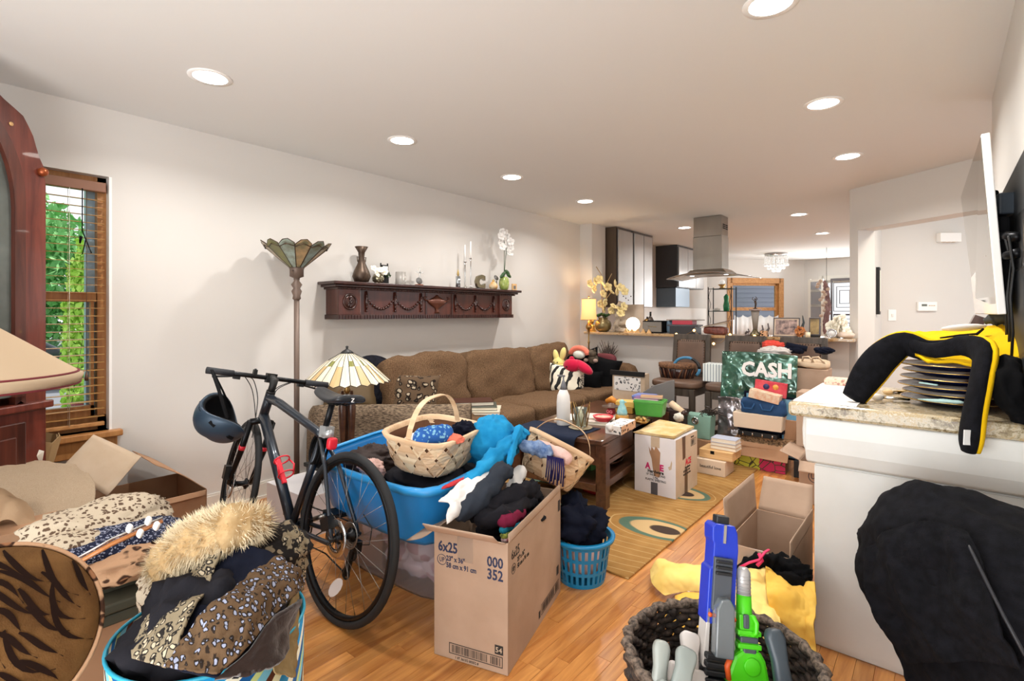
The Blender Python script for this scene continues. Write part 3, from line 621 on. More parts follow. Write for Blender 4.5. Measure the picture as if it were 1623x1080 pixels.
# ---- white cabinet with granite top on the right
wc=T('white_cabinet','white painted cabinet with a bowed drawer front at the right edge','cabinet',(-.1,2.55,0))
m=MB();m.bb((-.375,2.27,0),(.205,2.92,.70));m.done('body','white_paint',wc,bevel=.004)
prof=[(0,.70),(-.035,.715),(-.052,.76),(-.055,.82),(-.05,.885),(.3,.885),(.3,.70)]
m=MB();m.prism([(2.27+a,b) for a,b in prof],.61,(-.40,0,0),((0,1,0),(0,0,1),(1,0,0)))
m.done('drawer_front','white_paint',wc,bevel=.006)
m=MB();m.prism([(-.375+a*.9,b) for a,b in prof],.60,(0,2.30,0),((1,0,0),(0,0,1),(0,1,0)));m.done('side_apron','white_paint',wc,bevel=.006)
m=MB();m.bb((-.375,2.262,.02),(.205,2.27,.695));m.done('front_panel','white_paint',wc)
m=MB();m.bb((-.455,2.20,.886),(.208,2.93,.94));m.done('countertop','granite',bevel=.012,label='thick speckled beige and brown granite slab on the white cabinet',cat='countertop')
# ---- television on a swing arm
p1,p2,p3,p4=GZ(1553,213,1.70),GZ(1522,311,2.60),GZ(1579,499,1.70),GZ(1544,498,2.60)
tv=T('television','thin white-edged flat television angled off the right wall, screen reflecting the room','television',(p3.x+.03,(p3.y+p4.y)/2,p3.z))
def slab(a,b_,c,d,th,off=0):
    n=(b_ - a).cross(c - a).normalized();n=n if n.x>0 else -n;q=[a,b_,d,c];m=MB()
    m.add([p+n*off for p in q]+[p+n*(th+off) for p in q],[(0,3,2,1),(4,5,6,7),(0,1,5,4),(1,2,6,5),(2,3,7,6),(3,0,4,7)]);return m
slab(p1,p2,p3,p4,.022,.003).done('housing','white',tv,bevel=.003)
e1=p1.lerp(p4,.012);e2=p2.lerp(p3,.012);e3=p3.lerp(p2,.012);e4=p4.lerp(p1,.012);e3.z+=.03;e4.z+=.03
M('screen','#8b8880',.035,.85);slab(e1,e2,e3,e4,.003,.001).done('screen','screen',tv)
m=MB();c=(p1+p2+p3+p4)/4;m.box(c+Vector((.045,.1,-.02)),(.03,.6,.4));m.box(c+Vector((.05,-.35,-.12)),(.035,.35,.3));m.done('back_cover','matte_black',tv,bevel=.01)
wm=T('wall_mount','black articulated television bracket on the right wall','bracket',(.2,2.5,1.45))
m=MB();m.bb((.188,2.1,1.42),(.208,2.42,1.60));m.done('wall_plate','black_metal',wm,bevel=.003)
m=MB();a=Vector((.185,2.25,1.52));m.tube([a,a+Vector((-.03,.12,.02)),a+Vector((-.045,.3,.0))],.016,8);m.tube([a+Vector((0,0,-.05)),a+Vector((-.03,.13,-.05)),a+Vector((-.045,.3,-.03))],.016,8);m.done('arm','black_metal',wm)
m=MB();m.box((.165,2.5,1.66),(.05,.12,.075),(0,0,.2));m.done('junction_box',M('slate','#3b434c',.4),wm,bevel=.006)
m=MB()
for k,(y,d) in enumerate([(2.2,0),(2.3,.03),(2.4,-.02)]):m.tube([(.16,y,1.52),(.175,y+.05,1.42+d),(.165,y+.02,1.33),(.175,y+.08,1.22),(.17,y+.1,1.05)],.004,6)
m.done('cable','black',wm)
m=MB();m.bb((.190,1.35,.99),(.2085,3.4,1.775));one('backer_board',m,M('charcoal_board','#1e2124',.5),'large charcoal panel mounted on the right wall behind the television','panel',bevel=.003)
for i,(y,z,lb) in enumerate([(1.80,1.47,'nearer the photo edge'),(1.96,1.44,'closer to the bracket')]):
    t=T('wall_picture','small silver-edged picture on the charcoal panel, '+lb,'picture',(.185,y,z),group='small pictures on the charcoal panel');m=MB();m.bb((.176,y - .04,z),(.1895,y+.04,z+.11));m.done('frame','steel',t,bevel=.002);m=MB();m.bb((.174,y - .03,z+.012),(.1765,y+.03,z+.098));m.done('picture','paisley_light',t)
# ---- china cabinet, set across the left corner
QF=Vector((-3.30,.444,0));dq=Vector((.55,-.835,0));nq=Vector((.835,.55,0))
cc_=T('china_cabinet','tall reddish mahogany china cabinet with an arched glass door at the left edge','cabinet',tuple(QF+dq*.45),rz=0)
Q=lambda s,z,d=0:QF+dq*s - nq*d+Vector((0,0,z))
AX=(dq,Vector((0,0,1)),-nq)
out=[(0,0),(0,1.93),(.012,1.95),(.012,1.99),(.03,2.02),(.06,2.12),(.10,2.19),(.16,2.225),(.2,2.245),(.3,2.34),(.45,2.385)];out=out+[(.9 - a,b_) for a,b_ in out[::-1][1:]]
inn=[(.10,.86),(.10,1.80)]+[(.45 - .35*math.cos(t),1.80+.46*math.sin(t)) for t in [PI/2*k/8 for k in range(1,9)]];inn=inn+[(.9 - a,b_) for a,b_ in inn[::-1][1:]]
# frame face as ring strip between outer arch and door opening
def strip(m,A,B,d0,d1):
    n=len(A);vs_=[Q(a,z,d) for d in (d0,d1) for (a,z) in A+B];f=[]
    for i in range(n - 1):f+=[(i,i+1,n+i+1,n+i),(2*n+i,3*n+i,3*n+i+1,2*n+i+1),(i,2*n+i,2*n+i+1,i+1),(n+i,n+i+1,3*n+i+1,3*n+i)]
    m.add(vs_,f)
def resamp(P,n):
    L=[0]
    for i in range(1,len(P)):L.append(L[-1]+math.dist(P[i],P[i - 1]))
    r_=[]
    for k in range(n):
        s=L[-1]*k/(n - 1);i=max(j for j in range(len(L)) if L[j]<=s+1e-9);i=min(i,len(P) - 2);f=(s - L[i])/max(1e-9,L[i+1] - L[i]);r_.append((P[i][0]+(P[i+1][0] - P[i][0])*f,P[i][1]+(P[i+1][1] - P[i][1])*f))
    return r_
half=[p for p in out if p[0]<=.451 and p[1]>=.8];half=[(0,.86)]+half[1:] if half[0][1]<.86 else [(0,.86)]+half
A=resamp(half,40);B=resamp([p for p in inn if p[0]<=.451],40);A=A+[(.9 - a,b_) for a,b_ in A[::-1][1:]];B=B+[(.9 - a,b_) for a,b_ in B[::-1][1:]]
m=MB();strip(m,A,B,0,.04);m.done('upper_frame','rosewood',cc_)
C=[(a+(.45 - a)*.05,z - (0.02 if z>.9 else 0)) for a,z in B];D=[(a+(.45 - a)*.13,z - (.04 if z>.9 else -.04)) for a,z in B]
m=MB();strip(m,B,D,-.012,.02);dr_=m.done('glass_door','mahogany',cc_)
m=MB();n=len(D);m.add([Q(a,z,.01) for a,z in D],[tuple(range(n))]);M('smoked_glass','#6a706c',.04,alpha=1,trans=.0,coat=1,var=(2,'#3c423f'));m.done('door_glass','smoked_glass',dr_)
m=MB();m.prism([(0,.1),(0,1.93),(.9,1.93),(.9,.1)],.015,Q(0,0,.34),AX);m.prism([(0,.1),(0,1.93),(.02,1.93),(.02,.1)],.34,Q(0,0,.01),AX);m.prism([(.88,.1),(.88,1.93),(.9,1.93),(.9,.1)],.34,Q(0,0,.01),AX);m.prism([(0,.82),(0,.86),(.9,.86),(.9,.82)],.34,Q(0,0,0),AX);m.prism([(0,0),(0,.12),(.9,.12),(.9,0)],.34,Q(0,0,0),AX);m.done('carcass','mahogany',cc_)
m=MB();m.prism([(0,.12),(0,.82),(.9,.82),(.9,.12)],.02,Q(0,0,0),AX);m.done('lower_frame','rosewood',cc_)
for a,b_ in ((.10,.44),(.46,.80)):
    m=MB();m.prism([(a,.16),(a,.78),(b_,.78),(b_,.16)],.014,Q(0,0,-.014),AX);m.prism([(a+.05,.22),(a+.05,.72),(b_ - .05,.72),(b_ - .05,.22)],.012,Q(0,0,-.026),AX);m.done('door','mahogany',cc_,bevel=.004)
m=MB();m.prism([(-.015,.83),(-.015,.865),(.915,.865),(.915,.83)],.06,Q(0,0,-.03),AX);m.done('ledge','rosewood',cc_,bevel=.006)
m=MB();m.ball(Q(.02,1.955,-.008),.022,12,8);m.done('rosette',M('copper','#9b4f2c',.3,.6),cc_)
c=Q(.155,2.135,-.001);m=MB();m.cyl(c,c+nq*.003,.009,n=14);m.done('plug','lightwood',cc_)
# ---- mantel shelf
ms=T('mantel_shelf','dark carved mahogany mantel shelf with swags and an urn on the left wall','shelf',(XL,3.1,1.235));y0,y1=2.09,4.10;F_=-3.44
m=MB();m.bb((XL,y0 - .07,1.497),(F_+.06,y1+.09,1.520));m.bb((XL,y0 - .045,1.478),(F_+.035,y1+.06,1.497));m.bb((XL,y0 - .02,1.462),(F_+.02,y1+.03,1.478));m.done('top_board','cherry',ms,bevel=.005)
m=MB();m.bb((XL,y0+.19,1.27),(F_ - .02,y1 - .19,1.465));m.done('back_panel','mahogany',ms)
for ya,yb in ((y0,y0+.19),(y1 - .19,y1)):m=MB();m.bb((XL,ya,1.27),(F_,yb,1.465));m.done('end_block','mahogany',ms,bevel=.003)
m=MB();m.bb((XL,y0 - .01,1.235),(F_+.012,y0+.2,1.27));m.bb((XL,y1 - .2,1.235),(F_+.012,y1+.01,1.27));m.bb((XL,y0+.19,1.235),(F_ - .008,y1 - .19,1.27));m.done('base_moulding','cherry',ms,bevel=.002)
m=MB();y=y0
while y<y1:xf=F_+.012 if (y<y0+.19 or y>y1 - .2) else F_ - .008;m.bb((xf - .002,y,1.239),(xf+.005,y+.014,1.266));y+=.0255
m.done('fluting','cherry',ms,kind='stuff')
m=MB();y=y0
while y<y1:m.ball((F_+.02,y,1.470),(.006,.012,.006),6,4);y+=.03
m.done('bead_moulding','cherry',ms,kind='stuff')
for yc in (y0+.095,y1 - .095):
    m=MB();m.torus((F_+.002,yc,1.368),.055,.008,(1,0,0),sx=1,sy=1);m.lathe([(.055,0),(.04,.006),(.0,.01)],(F_,yc,1.368),24,ax=(1,0,0))
    for k in range(9):a=random.random()*6;r_=random.random()*.032;m.ball((F_+.012,yc+r_*math.cos(a),1.368+r_*math.sin(a)*1.2),.009,6,5)
    m.done('rosette','cherry',ms)
fx=F_ - .02
for a,b_ in ((y0+.25,y0+.80),(y1 - .80,y1 - .27)):
    m=MB();md_=(a+b_)/2
    for yy in (a,md_,b_):m.tube([(fx+.006,yy,1.455),(fx+.008,yy,1.37),(fx+.006,yy,1.29)],[.009,.012,.005],6);[m.ball((fx+.012,yy,1.30+.03*k),.010,6,4) for k in range(5)]
    for p,q in ((a,md_),(md_,b_)):
        for k in range(13):t=k/12;m.ball((fx+.008,p+(q - p)*t,1.40 - .085*math.sin(PI*t)),.009+.003*math.sin(PI*t),6,4)
    m.done('swag','cherry',ms)
for yy in (y0+.86,y1 - .84):m=MB();m.bb((fx,yy - .008,1.27),(fx+.006,yy+.008,1.462));m.done('divider','cherry',ms)
um=(y0+y1)/2 - .02;m=MB();m.lathe([(.03,1.28),(.012,1.30),(.02,1.325),(.09,1.365),(.115,1.395),(.085,1.40),(.02,1.43),(.008,1.445)],(fx+.008,um,0),20,sx=.22)
for sg in (-1,1):m.tube([(fx+.01,um+sg*.10,1.385),(fx+.01,um+sg*.14,1.40),(fx+.01,um+sg*.15,1.42),(fx+.01,um+sg*.125,1.425)],.006,6)
m.done('urn',M('urn_bronze','#5e3526',.35,.3),ms)
MT=1.520;MX=-3.50
# ---- range hood
hd=T('range_hood','stainless steel island range hood hanging from the kitchen ceiling','range hood',(-2.13,6.29,1.69))
m=MB();m.bb((-2.31,6.17,1.80),(-1.97,6.42,2.20));m.done('lower_duct','steel',hd,bevel=.004)
m=MB();m.bb((-2.305,6.175,2.20),(-1.975,6.415,2.438));m.done('upper_duct','steel',hd,bevel=.004)
m=MB();[m.bb((-1.9755,6.22+.0,2.33 - .022*k),(-1.972,6.30,2.34 - .022*k)) for k in range(3)];[m.bb((-1.9755,6.32,2.33 - .022*k),(-1.972,6.40,2.34 - .022*k)) for k in range(3)];m.done('vent_slots','matte_black',hd)
m=MB();m.sheet([[(-2.58,6.02,1.70),(-2.35,5.95,1.745),(-2.12,5.93,1.755),(-1.89,5.95,1.745),(-1.66,6.02,1.70)],[(-2.60,6.56,1.70),(-2.35,6.6,1.745),(-2.12,6.62,1.755),(-1.89,6.6,1.745),(-1.64,6.56,1.70)]],6,20);m.done('glass_canopy',M('canopy','#b4aea6',.15,.5,alpha=.85),hd,solid=.008)
m=MB();m.box((-2.13,6.29,1.775),(.50,.44,.06),taper=.75);m.done('motor_housing','steel',hd,bevel=.006)
m=MB();m.bb((-2.40,6.08,1.735),(-1.86,6.50,1.748));m.done('filter_panel','steel',hd)
for x in (-2.33,-1.93):m=MB();m.cyl((x,6.2,1.734),(x,6.2,1.7355),.025);m.done('hood_lamp','lamp_on',hd)
# ---- kitchen wall cabinets
M('cab_brown','#4a3c30',.5,var=(30,'#564739',(1,1,.1)));M('cab_front','#a9a7a6',.22,.35,var=(2,'#b7b5b4',(1,1,.3)));M('cab_dark','#35383d',.3,.1);M('cab_gap','#140807',.6)
k1=T('kitchen_cabinet','tall brown-sided kitchen wall cabinet with glossy pale doors, nearest the bar','cabinet',(-3.5,6.6,1.37))
m=MB();m.bb((-3.775,6.10,1.37),(-3.31,7.22,2.435));m.done('body','cab_brown',k1)
yy=6.12
for w_ in (.42,.30,.28):m=MB();m.bb((-3.305,yy,1.375),(-3.285,yy+w_ - .012,2.40));m.done('door','cab_front',k1,bevel=.002);yy+=w_+(.04 if w_==.42 else .005)
m=MB();m.bb((-3.309,6.10,1.37),(-3.30,6.12,2.42));m.bb((-3.309,6.53,1.37),(-3.295,6.57,2.42));m.done('gap_filler','cab_gap',k1)
k2=T('kitchen_cabinet','dark slate kitchen wall cabinet further back, left of the range hood','cabinet',(-3.6,8.8,1.39))
m=MB();m.bb((-3.775,8.36,1.72),(-3.40,9.6,2.435));m.done('body','cab_dark',k2)
m=MB();m.bb((-3.775,8.38,1.39),(-3.43,9.0,1.715));m.done('microwave_niche',M('cab_steelblue','#5d6c7a',.3,.4),k2,bevel=.004)
yy=8.40
for w_ in (.4,.38,.4):m=MB();m.bb((-3.398,yy,1.73),(-3.378,yy+w_ - .012,2.40));m.done('door','cab_front',k2,bevel=.002);yy+=w_
k3=T('kitchen_counter','pale kitchen base cabinets with a light worktop along the kitchen wall','cabinet',(-3.45,8,0))
m=MB();m.bb((-3.775,7.25,0),(-3.2,9.9,.90));m.done('body','cab_brown',k3);m=MB();m.bb((-3.775,7.25,.90),(-3.17,9.9,.93));m.done('worktop','granite_bar',k3)
m=MB();m.bb((-3.777,7.26,.93),(-3.765,10.8,1.38));S('trim_backsplash',m,'white')
# ---- crystal chandelier
ch=T('chandelier','flush crystal ball chandelier over the far dining area','chandelier',(-2.45,10.87,2.10));M('crystal','#c9c9c6',.1,emit='#fffdf8',es=.35)
m=MB();m.cyl((-2.45,10.87,2.40),(-2.45,10.87,2.44),.20,n=28);m.done('canopy','chrome',ch)
k=0
for r_,z0,z1 in ((.20,2.36,2.22),(.14,2.32,2.16),(.06,2.3,2.11)):
    n=int(r_*75)+1
    for i in range(n):
        t=2*PI*i/n;x,y=-2.45+r_*math.cos(t),10.87+r_*math.sin(t);m=MB();m.cyl((x,y,z1),(x,y,2.41),.0015,n=3)
        z=z0
        while z>z1+.03:m.ball((x,y,z),.011,6,4);z -=.03
        m.ball((x,y,z1),.026,10,8);m.done('crystal_strand','crystal',ch)
# ---- floor lamp with pleated slag glass bowl
FX,FY=-3.35,1.72
fl=T('floor_lamp','tall bronze torchiere floor lamp with a fluted stained glass bowl','floor lamp',(FX,FY,0));M('lamp_bronze','#6d5c52',.5,.35)
m=MB();m.lathe([(.14,0),(.145,.015),(.10,.03),(.03,.06),(.02,.1)],(FX,FY,0),28);m.done('base','lamp_bronze',fl)
m=MB();m.lathe([(.018,.1),(.018,1.37)],(FX,FY,0),14);m.done('pole','lamp_bronze',fl)
m=MB();m.lathe([(.018,1.37),(.028,1.38),(.024,1.40),(.034,1.43),(.022,1.45),(.036,1.475),(.018,1.50),(.020,1.52),(.045,1.53),(.045,1.575),(.05,1.59)],(FX,FY,0),20);m.tube([(FX+.02,FY - .03,1.565),(FX+.04,FY - .055,1.565)],.004,6);m.done('socket_cup','lamp_bronze',fl)
gl=['#8fa29f','#b9a488','#7c7a45','#9fb0a8','#b0926c','#6f7440','#a7b3ab']
for k in range(12):
    a0,a1=2*PI*k/12,2*PI*(k+.97)/12;zt=1.735;P=lambda r_,a,z:Vector((FX+r_*math.cos(a),FY+r_*math.sin(a),z));am=(a0+a1)/2
    pts=[P(.045,a0,1.59),P(.045,a1,1.59),P(.205,a1,zt),P(.225,am+.08,zt+.022),P(.215,am - .08,zt+.018),P(.20,a0,zt - .01)]
    m=MB();m.add(pts,[tuple(range(6))]);q=m.done('glass_panel',M('slag%d' % (k % 7),gl[k % 7],.3,var=(18,'#6c6a50')),fl,solid=.003)
    m=MB();m.tube(pts[1:5]+[pts[5],pts[0]],.0032,5);m.tube([P(.19,a0,zt - .025),P(.205,am,zt - .005),P(.195,a1,zt - .022)],.003,5);m.done('came','bronze',q)
# ---- table lamp with cream stained glass cone
tl=GZ(550,600,3.25);LZ=.34
sd=T('side_table','small black side table under the stained glass lamp, behind the bike wheel','table',(tl.x,tl.y,0))
m=MB();m.bb((tl.x - .19,tl.y - .19,LZ - .025),(tl.x+.19,tl.y+.19,LZ));m.done('table_top','black',sd,bevel=.004)
for sx in (-1,1):
    for sy in (-1,1):m=MB();m.box((tl.x+sx*.165,tl.y+sy*.165,LZ/2 - .013),(.025,.025,LZ - .026));m.done('leg','black',sd)
lt=T('table_lamp','table lamp with a wide pleated cream and amber stained glass shade','lamp',(tl.x,tl.y,LZ))
m=MB();m.lathe([(.09,LZ),(.095,LZ+.02),(.05,LZ+.035),(.03,LZ+.04)],(tl.x,tl.y,0),24);m.done('base','walnut',lt)
for k in range(3):
    a=2.1*k+.5;x,y=tl.x+.032*math.cos(a),tl.y+.032*math.sin(a);m=MB();m.lathe([(.008,LZ+.03),(.014,LZ+.1),(.024,LZ+.28),(.026,LZ+.34),(.012,LZ+.42),(.008,LZ+.45)],(x,y,0),12);m.done('column','walnut',lt)
m=MB();m.lathe([(.012,LZ+.43),(.022,LZ+.45),(.012,LZ+.48),(.009,LZ+.54),(.004,1.04)],(tl.x,tl.y,0),14);m.done('stem','brass',lt)
zr_,zp=.855,1.03;M('glass_cream','#d9cfb8',.3);M('glass_amber','#c2a675',.3);M('glass_olive','#80803f',.3)
npn=26
P=lambda r_,a,z:Vector((tl.x+r_*math.cos(a),tl.y+r_*math.sin(a),z))
came=MB()
for k in range(npn):
    a0,a1,am=2*PI*k/npn,2*PI*(k+1)/npn,2*PI*(k+.5)/npn;zm=.955
    m=MB();m.add([P(.255,a0,zr_),P(.270,am,zr_ - .011),P(.145*1.05,am,zm),P(.145,a0,zm)],[(0,1,2,3)]);m.add([P(.270,am,zr_ - .011),P(.255,a1,zr_),P(.145,a1,zm),P(.145*1.05,am,zm)],[(0,1,2,3)]);m.done('glass_panel','glass_amber' if k % 3==1 else 'glass_cream',lt,solid=.0025)
    m=MB();m.add([P(.145,a0,zm),P(.152,am,zm),P(.115,am,zm+.03),P(.11,a0,zm+.03)],[(0,1,2,3)]);m.add([P(.152,am,zm),P(.145,a1,zm),P(.11,a1,zm+.03),P(.115,am,zm+.03)],[(0,1,2,3)]);m.done('glass_panel','glass_olive' if k % 4==0 else 'glass_cream',lt,solid=.0025)
    m=MB();m.add([P(.11,a0,zm+.03),P(.11,a1,zm+.03),P(.035,a1,zp),P(.035,a0,zp)],[(0,1,2,3)]);m.done('glass_panel','glass_cream',lt,solid=.0025)
    came.tube([P(.257,a0,zr_),P(.147,a0,zm),P(.112,a0,zm+.03),P(.036,a0,zp)],.0024,4);came.tube([P(.257,a0,zr_),P(.272,am,zr_ - .011),P(.257,a1,zr_)],.002,4);came.tube([P(.147,a0,zm),P(.147,a1,zm)],.0015,4)
came.done('came','black',lt,kind='stuff')
m=MB();m.lathe([(.045,zp - .005),(.03,zp+.01),(.01,zp+.022),(.006,zp+.03),(.010,zp+.037),(.004,zp+.045)],(tl.x,tl.y,0),16);m.done('finial_cap','black',lt)
# ---- small lit lamp in the corner on an end table
SX,SY=-3.36,5.45
et=T('end_table','small dark end table in the corner behind the sofa arm','table',(SX,SY,0));m=MB();m.bb((SX - .16,SY - .05,.58),(SX+.3,SY+.14,.60));m.done('table_top','walnut',et);
for sx in (-.14,.28):
    for sy in (-.03,.12):m=MB();m.box((SX+sx,SY+sy,.29),(.022,.022,.58));m.done('leg','walnut',et)
cl=T('table_lamp','slim brass lamp with a glowing amber drum shade in the corner','lamp',(SX,SY+.04,.60));c=(SX,SY+.04,0)
m=MB();m.lathe([(.06,.60),(.06,.61),(.02,.64),(.01,.68),(.018,.72),(.009,.75),(.009,.90),(.016,.92),(.009,.94),(.008,1.05),(.016,1.07),(.038,1.10),(.036,1.13),(.014,1.16),(.01,1.19)],c,16);m.done('base','brass',cl)
m_,nt,b=nmat('shade_glow');v=coords(nt,kind='Generated');sp=N(nt,'ShaderNodeSeparateXYZ');nt.links.new(v,sp.inputs[0]);b.inputs['Base Color'].default_value=lin('#e8c58a');b.inputs['Roughness'].default_value=.9
b.inputs['Emission Color'].default_value=lin('#ffb870');b.inputs['Emission Strength'].default_value=.85
m=MB();m.lathe([(.098,1.20),(.088,1.32),(.088,1.46)],c,28,capb=False,capt=False);m.done('lamp_shade','shade_glow',cl,solid=.002)
m=MB();m.torus((c[0],c[1],1.20),.098,.003);m.torus((c[0],c[1],1.46),.088,.003);m.ball((c[0],c[1],1.485),.012);m.cyl((c[0],c[1],1.2),(c[0],c[1],1.48),.003);m.done('trim','brass',cl)
lamp('corner_bulb','POINT',(c[0],c[1],1.36),8,(1,.72,.42),size=.03)
# ---- cream bell lampshade at the left edge
lc=GZ(-70,620,1.8);lw=T('table_lamp','lamp with a cream bell shade and burgundy braid at the left edge','lamp',(lc.x,lc.y,.50));rr=.335
M('shade_cream','#b9a388',.9,bmp=(300,.2,.001));M('braid','#6d1f26',.8)
m=MB();m.lathe([(rr,1.0145),(rr+.011,1.046),(rr - .009,1.0595),(.09,1.2395),(.07,1.253)],(lc.x,lc.y,0),40,capb=False,capt=False);m.done('lamp_shade','shade_cream',lw,solid=.003)
m=MB();m.torus((lc.x,lc.y,1.057),rr - .004,.005,n=40);m.torus((lc.x,lc.y,1.0145),rr+.001,.004,n=40);m.done('braid','braid',lw)
m=MB();m.lathe([(.09,.501),(.09,.52),(.03,.55),(.015,.6),(.05,.72),(.04,.85),(.012,.92),(.012,1.23)],(lc.x,lc.y,0),20);m.done('base','brass',lw)
# ================================================================ BICYCLE
bk=T('bicycle','dark blue-grey hybrid bicycle leaning against the blue tub','bicycle',(-1.918,1.147,0),rot=(.1436,0,3.151))
def wheel_at(par,M4,name='wheel',disc=.075):
    """wheel about the local y axis; M4 places it"""
    m=MB();m.T=M4;m.torus((0,0,0),.330,.0165,(0,1,0),64,10);w_=m.done(name,'rubber',par)
    m=MB();m.T=M4;m.lathe([(.300,-.011),(.317,-.011),(.317,.011),(.300,.011),(.300,-.011)],(0,0,0),64,ax=(0,1,0),capb=False,capt=False);m.done('rim','black_metal',w_)
    m=MB();m.T=M4;m.lathe([(.012,-.05),(.030,-.035),(.030,-.028),(.014,-.02),(.014,.02),(.026,.028),(.026,.035),(.012,.05)],(0,0,0),16,ax=(0,1,0));m.done('hub','black_metal',w_)
    m=MB();m.T=M4
    for k in range(28):
        a=2*PI*k/28;s_=.032 if k % 2 else -.032;b_=a+(.9 if k % 4<2 else -.9);m.cyl((.026*math.cos(b_),s_,.026*math.sin(b_)),(.302*math.cos(a),0,.302*math.sin(a)),.0011,n=4)
    m.done('spokes','steel',w_,kind='stuff')
    m=MB();m.T=M4;m.lathe([(disc*.55,-.001),(disc,-.001),(disc,.001),(disc*.55,.001),(disc*.55,-.001)],(0,.045,0),32,ax=(0,1,0),capb=False,capt=False)
    for k in range(6):a=PI*k/3;m.box((.035*math.cos(a),.045,.035*math.sin(a)),(.045,.002,.008),(0,-a,0))
    m.done('brake_disc','chrome',w_)
    m=MB();m.T=M4;m.lathe([(.0,0),(.001,.001)],(0,0,0),6);
    return w_
WR=.3455
rw=wheel_at(bk,Matrix.Translation((0,0,WR)))
m=MB();m.at((0,0,WR));m.prism([(.06*math.cos(a)*.45,.06*math.sin(a)) for a in [2*PI*k/12 for k in range(12)]],.002,(.0,.016,-.20),((.7,0,.7),(.7,0,-.7),(0,1,0)));m.done('reflector',M('reflector','#e8e8ea',.2,coat=1),rw)
m=MB()
for k in range(5):m.torus((0,-.022 - .005*k,WR),.052 - .007*k,.0035,(0,1,0),28,5)
m.done('cassette','steel',bk)
axv=Vector((-math.cos(R(71)),0,math.sin(R(71))));A_=Vector((1.0,0,WR));st=-.2155
RS=Matrix.Rotation(st,4,axv);MF=Matrix.Translation(A_) @ RS
wheel_at(bk,MF @ Matrix.Translation((.05,0,0)))
def tb(m,a,b_,r,r2=None,n=12):m.tube([a,b_],[r,r2 or r],n)
HT=A_+axv*.52;HB=A_+axv*.39;BBk=Vector((.43,0,.285));ST=Vector((.255,0,.76));SC=Vector((.262,0,.735))
m=MB();tb(m,HB - axv*.0,HT+axv*.03,.024);tb(m,HB+axv*.03,BBk,.026,.024);m.tube([HT,HT+Vector((-.12,0,-.015)),SC+Vector((.05,0,.0)),SC+Vector((0,0,-.02))],[.023,.022,.019,.017],12);tb(m,BBk,SC,.0175);m.cyl(BBk - Vector((0,.037,0)),BBk+Vector((0,.037,0)),.025)
for sy in (-1,1):
    m.tube([SC+Vector((0,sy*.012,-.03)),Vector((.16,sy*.035,.60)),Vector((.02,sy*.062,WR+.03)),Vector((0,sy*.062,WR))],.009,8);m.tube([BBk+Vector((0,sy*.025,0)),Vector((.34,sy*.045,.30)),Vector((.02,sy*.065,WR - .02)),Vector((0,sy*.062,WR))],.0105,8)
m.done('frame','frame_blue',bk)
m=MB();m.T=MF;c0=axv*.385;m.tube([c0+Vector((0,-.055,-.01)),c0+Vector((0,0,.005)),c0+Vector((0,.055,-.01))],.018,10)
for sy in (-1,1):m.tube([c0+Vector((0,sy*.055,-.005)),axv*.2+Vector((.0,sy*.056,0)),Vector((.03,sy*.055,.04)),Vector((.05,sy*.055,0))],[.017,.016,.012,.011],10)
m.done('fork','black_metal',bk)
for sy in (-1,1):m=MB();m.T=MF;m.cyl(axv*.215+Vector((0,sy*.056,0)),axv*.238+Vector((0,sy*.056,0)),.0178);m.done('fork_band','red_plastic',bk)
bc=axv*((.94 - WR)/math.sin(R(71)))+Vector((.08,0,0))
m=MB();m.T=MF;m.cyl(axv*.52,axv*.63,.019);m.tube([axv*.60,axv*.625+Vector((.04,0,.005)),bc],[.02,.019,.02],10);m.cyl(axv*.55,axv*.56,.024);m.cyl(axv*.535,axv*.545,.024);m.box(bc,(.045,.05,.05));m.done('stem','black',bk)
m=MB();m.T=MF;m.tube([bc+Vector((0,-.30,.0)),bc+Vector((0,-.06,0)),bc+Vector((0,.06,0)),bc+Vector((0,.30,0))],.0125,10);m.done('handlebar','black_metal',bk)
for sy in (-1,1):
    m=MB();m.T=MF;m.tube([bc+Vector((0,sy*.185,0)),bc+Vector((0,sy*.25,0)),bc+Vector((-.005,sy*.312,0))],[.0165,.0165,.0175],12);m.done('grip','grip',bk)
    m=MB();m.T=MF;m.box(bc+Vector((.015,sy*.165,-.01)),(.04,.03,.035));m.tube([bc+Vector((.03,sy*.165,-.01)),bc+Vector((.06,sy*.2,-.02)),bc+Vector((.06,sy*.27,-.03))],.006,6);m.done('brake_lever','black',bk)
m=MB();m.T=MF;m.box(bc+Vector((0,.085,.02)),(.03,.018,.03));m.cyl(bc+Vector((0,.085,0)),bc+Vector((0,.085,.04)),.006);m.done('bell_mount','black',bk)
m=MB();m.T=MF
for pts in ([(0.03,.15,0),(.10,.12,.0),(.13,.05,-.08),(.06,.02,-.22),(.01,.02,-.30)],[(.03,.10,-.01),(.09,.06,-.03),(.10,.02,-.12),(.05,.02,-.24),(0,.03,-.32)],[(.03,-.15,0),(.08,-.13,-.01),(.10,-.06,-.06),(.04,-.03,-.14),(-.04,0,-.18)],[(.03,-.12,-.01),(.06,-.06,-.06),(.02,-.03,-.14)]):
    Pp=[bc+Vector(p) for p in pts];q=MB().sheet([[a,a+Vector((.001,0,0))] for a in Pp],16,1).v[::2];m.tube(q,.0025,5)
m.done('brake_cable','black',bk,kind='stuff')
m=MB();m.T=MF;m.box((.05,.075,.06),(.05,.03,.07));m.done('brake_caliper','black',bk)
m=MB();tb(m,SC,Vector((.222,0,.885)),.0145);m.cyl(SC - Vector((0,0,.02)),SC+Vector((-.002,0,.012)),.022);m.done('seat_post','black_metal',bk)
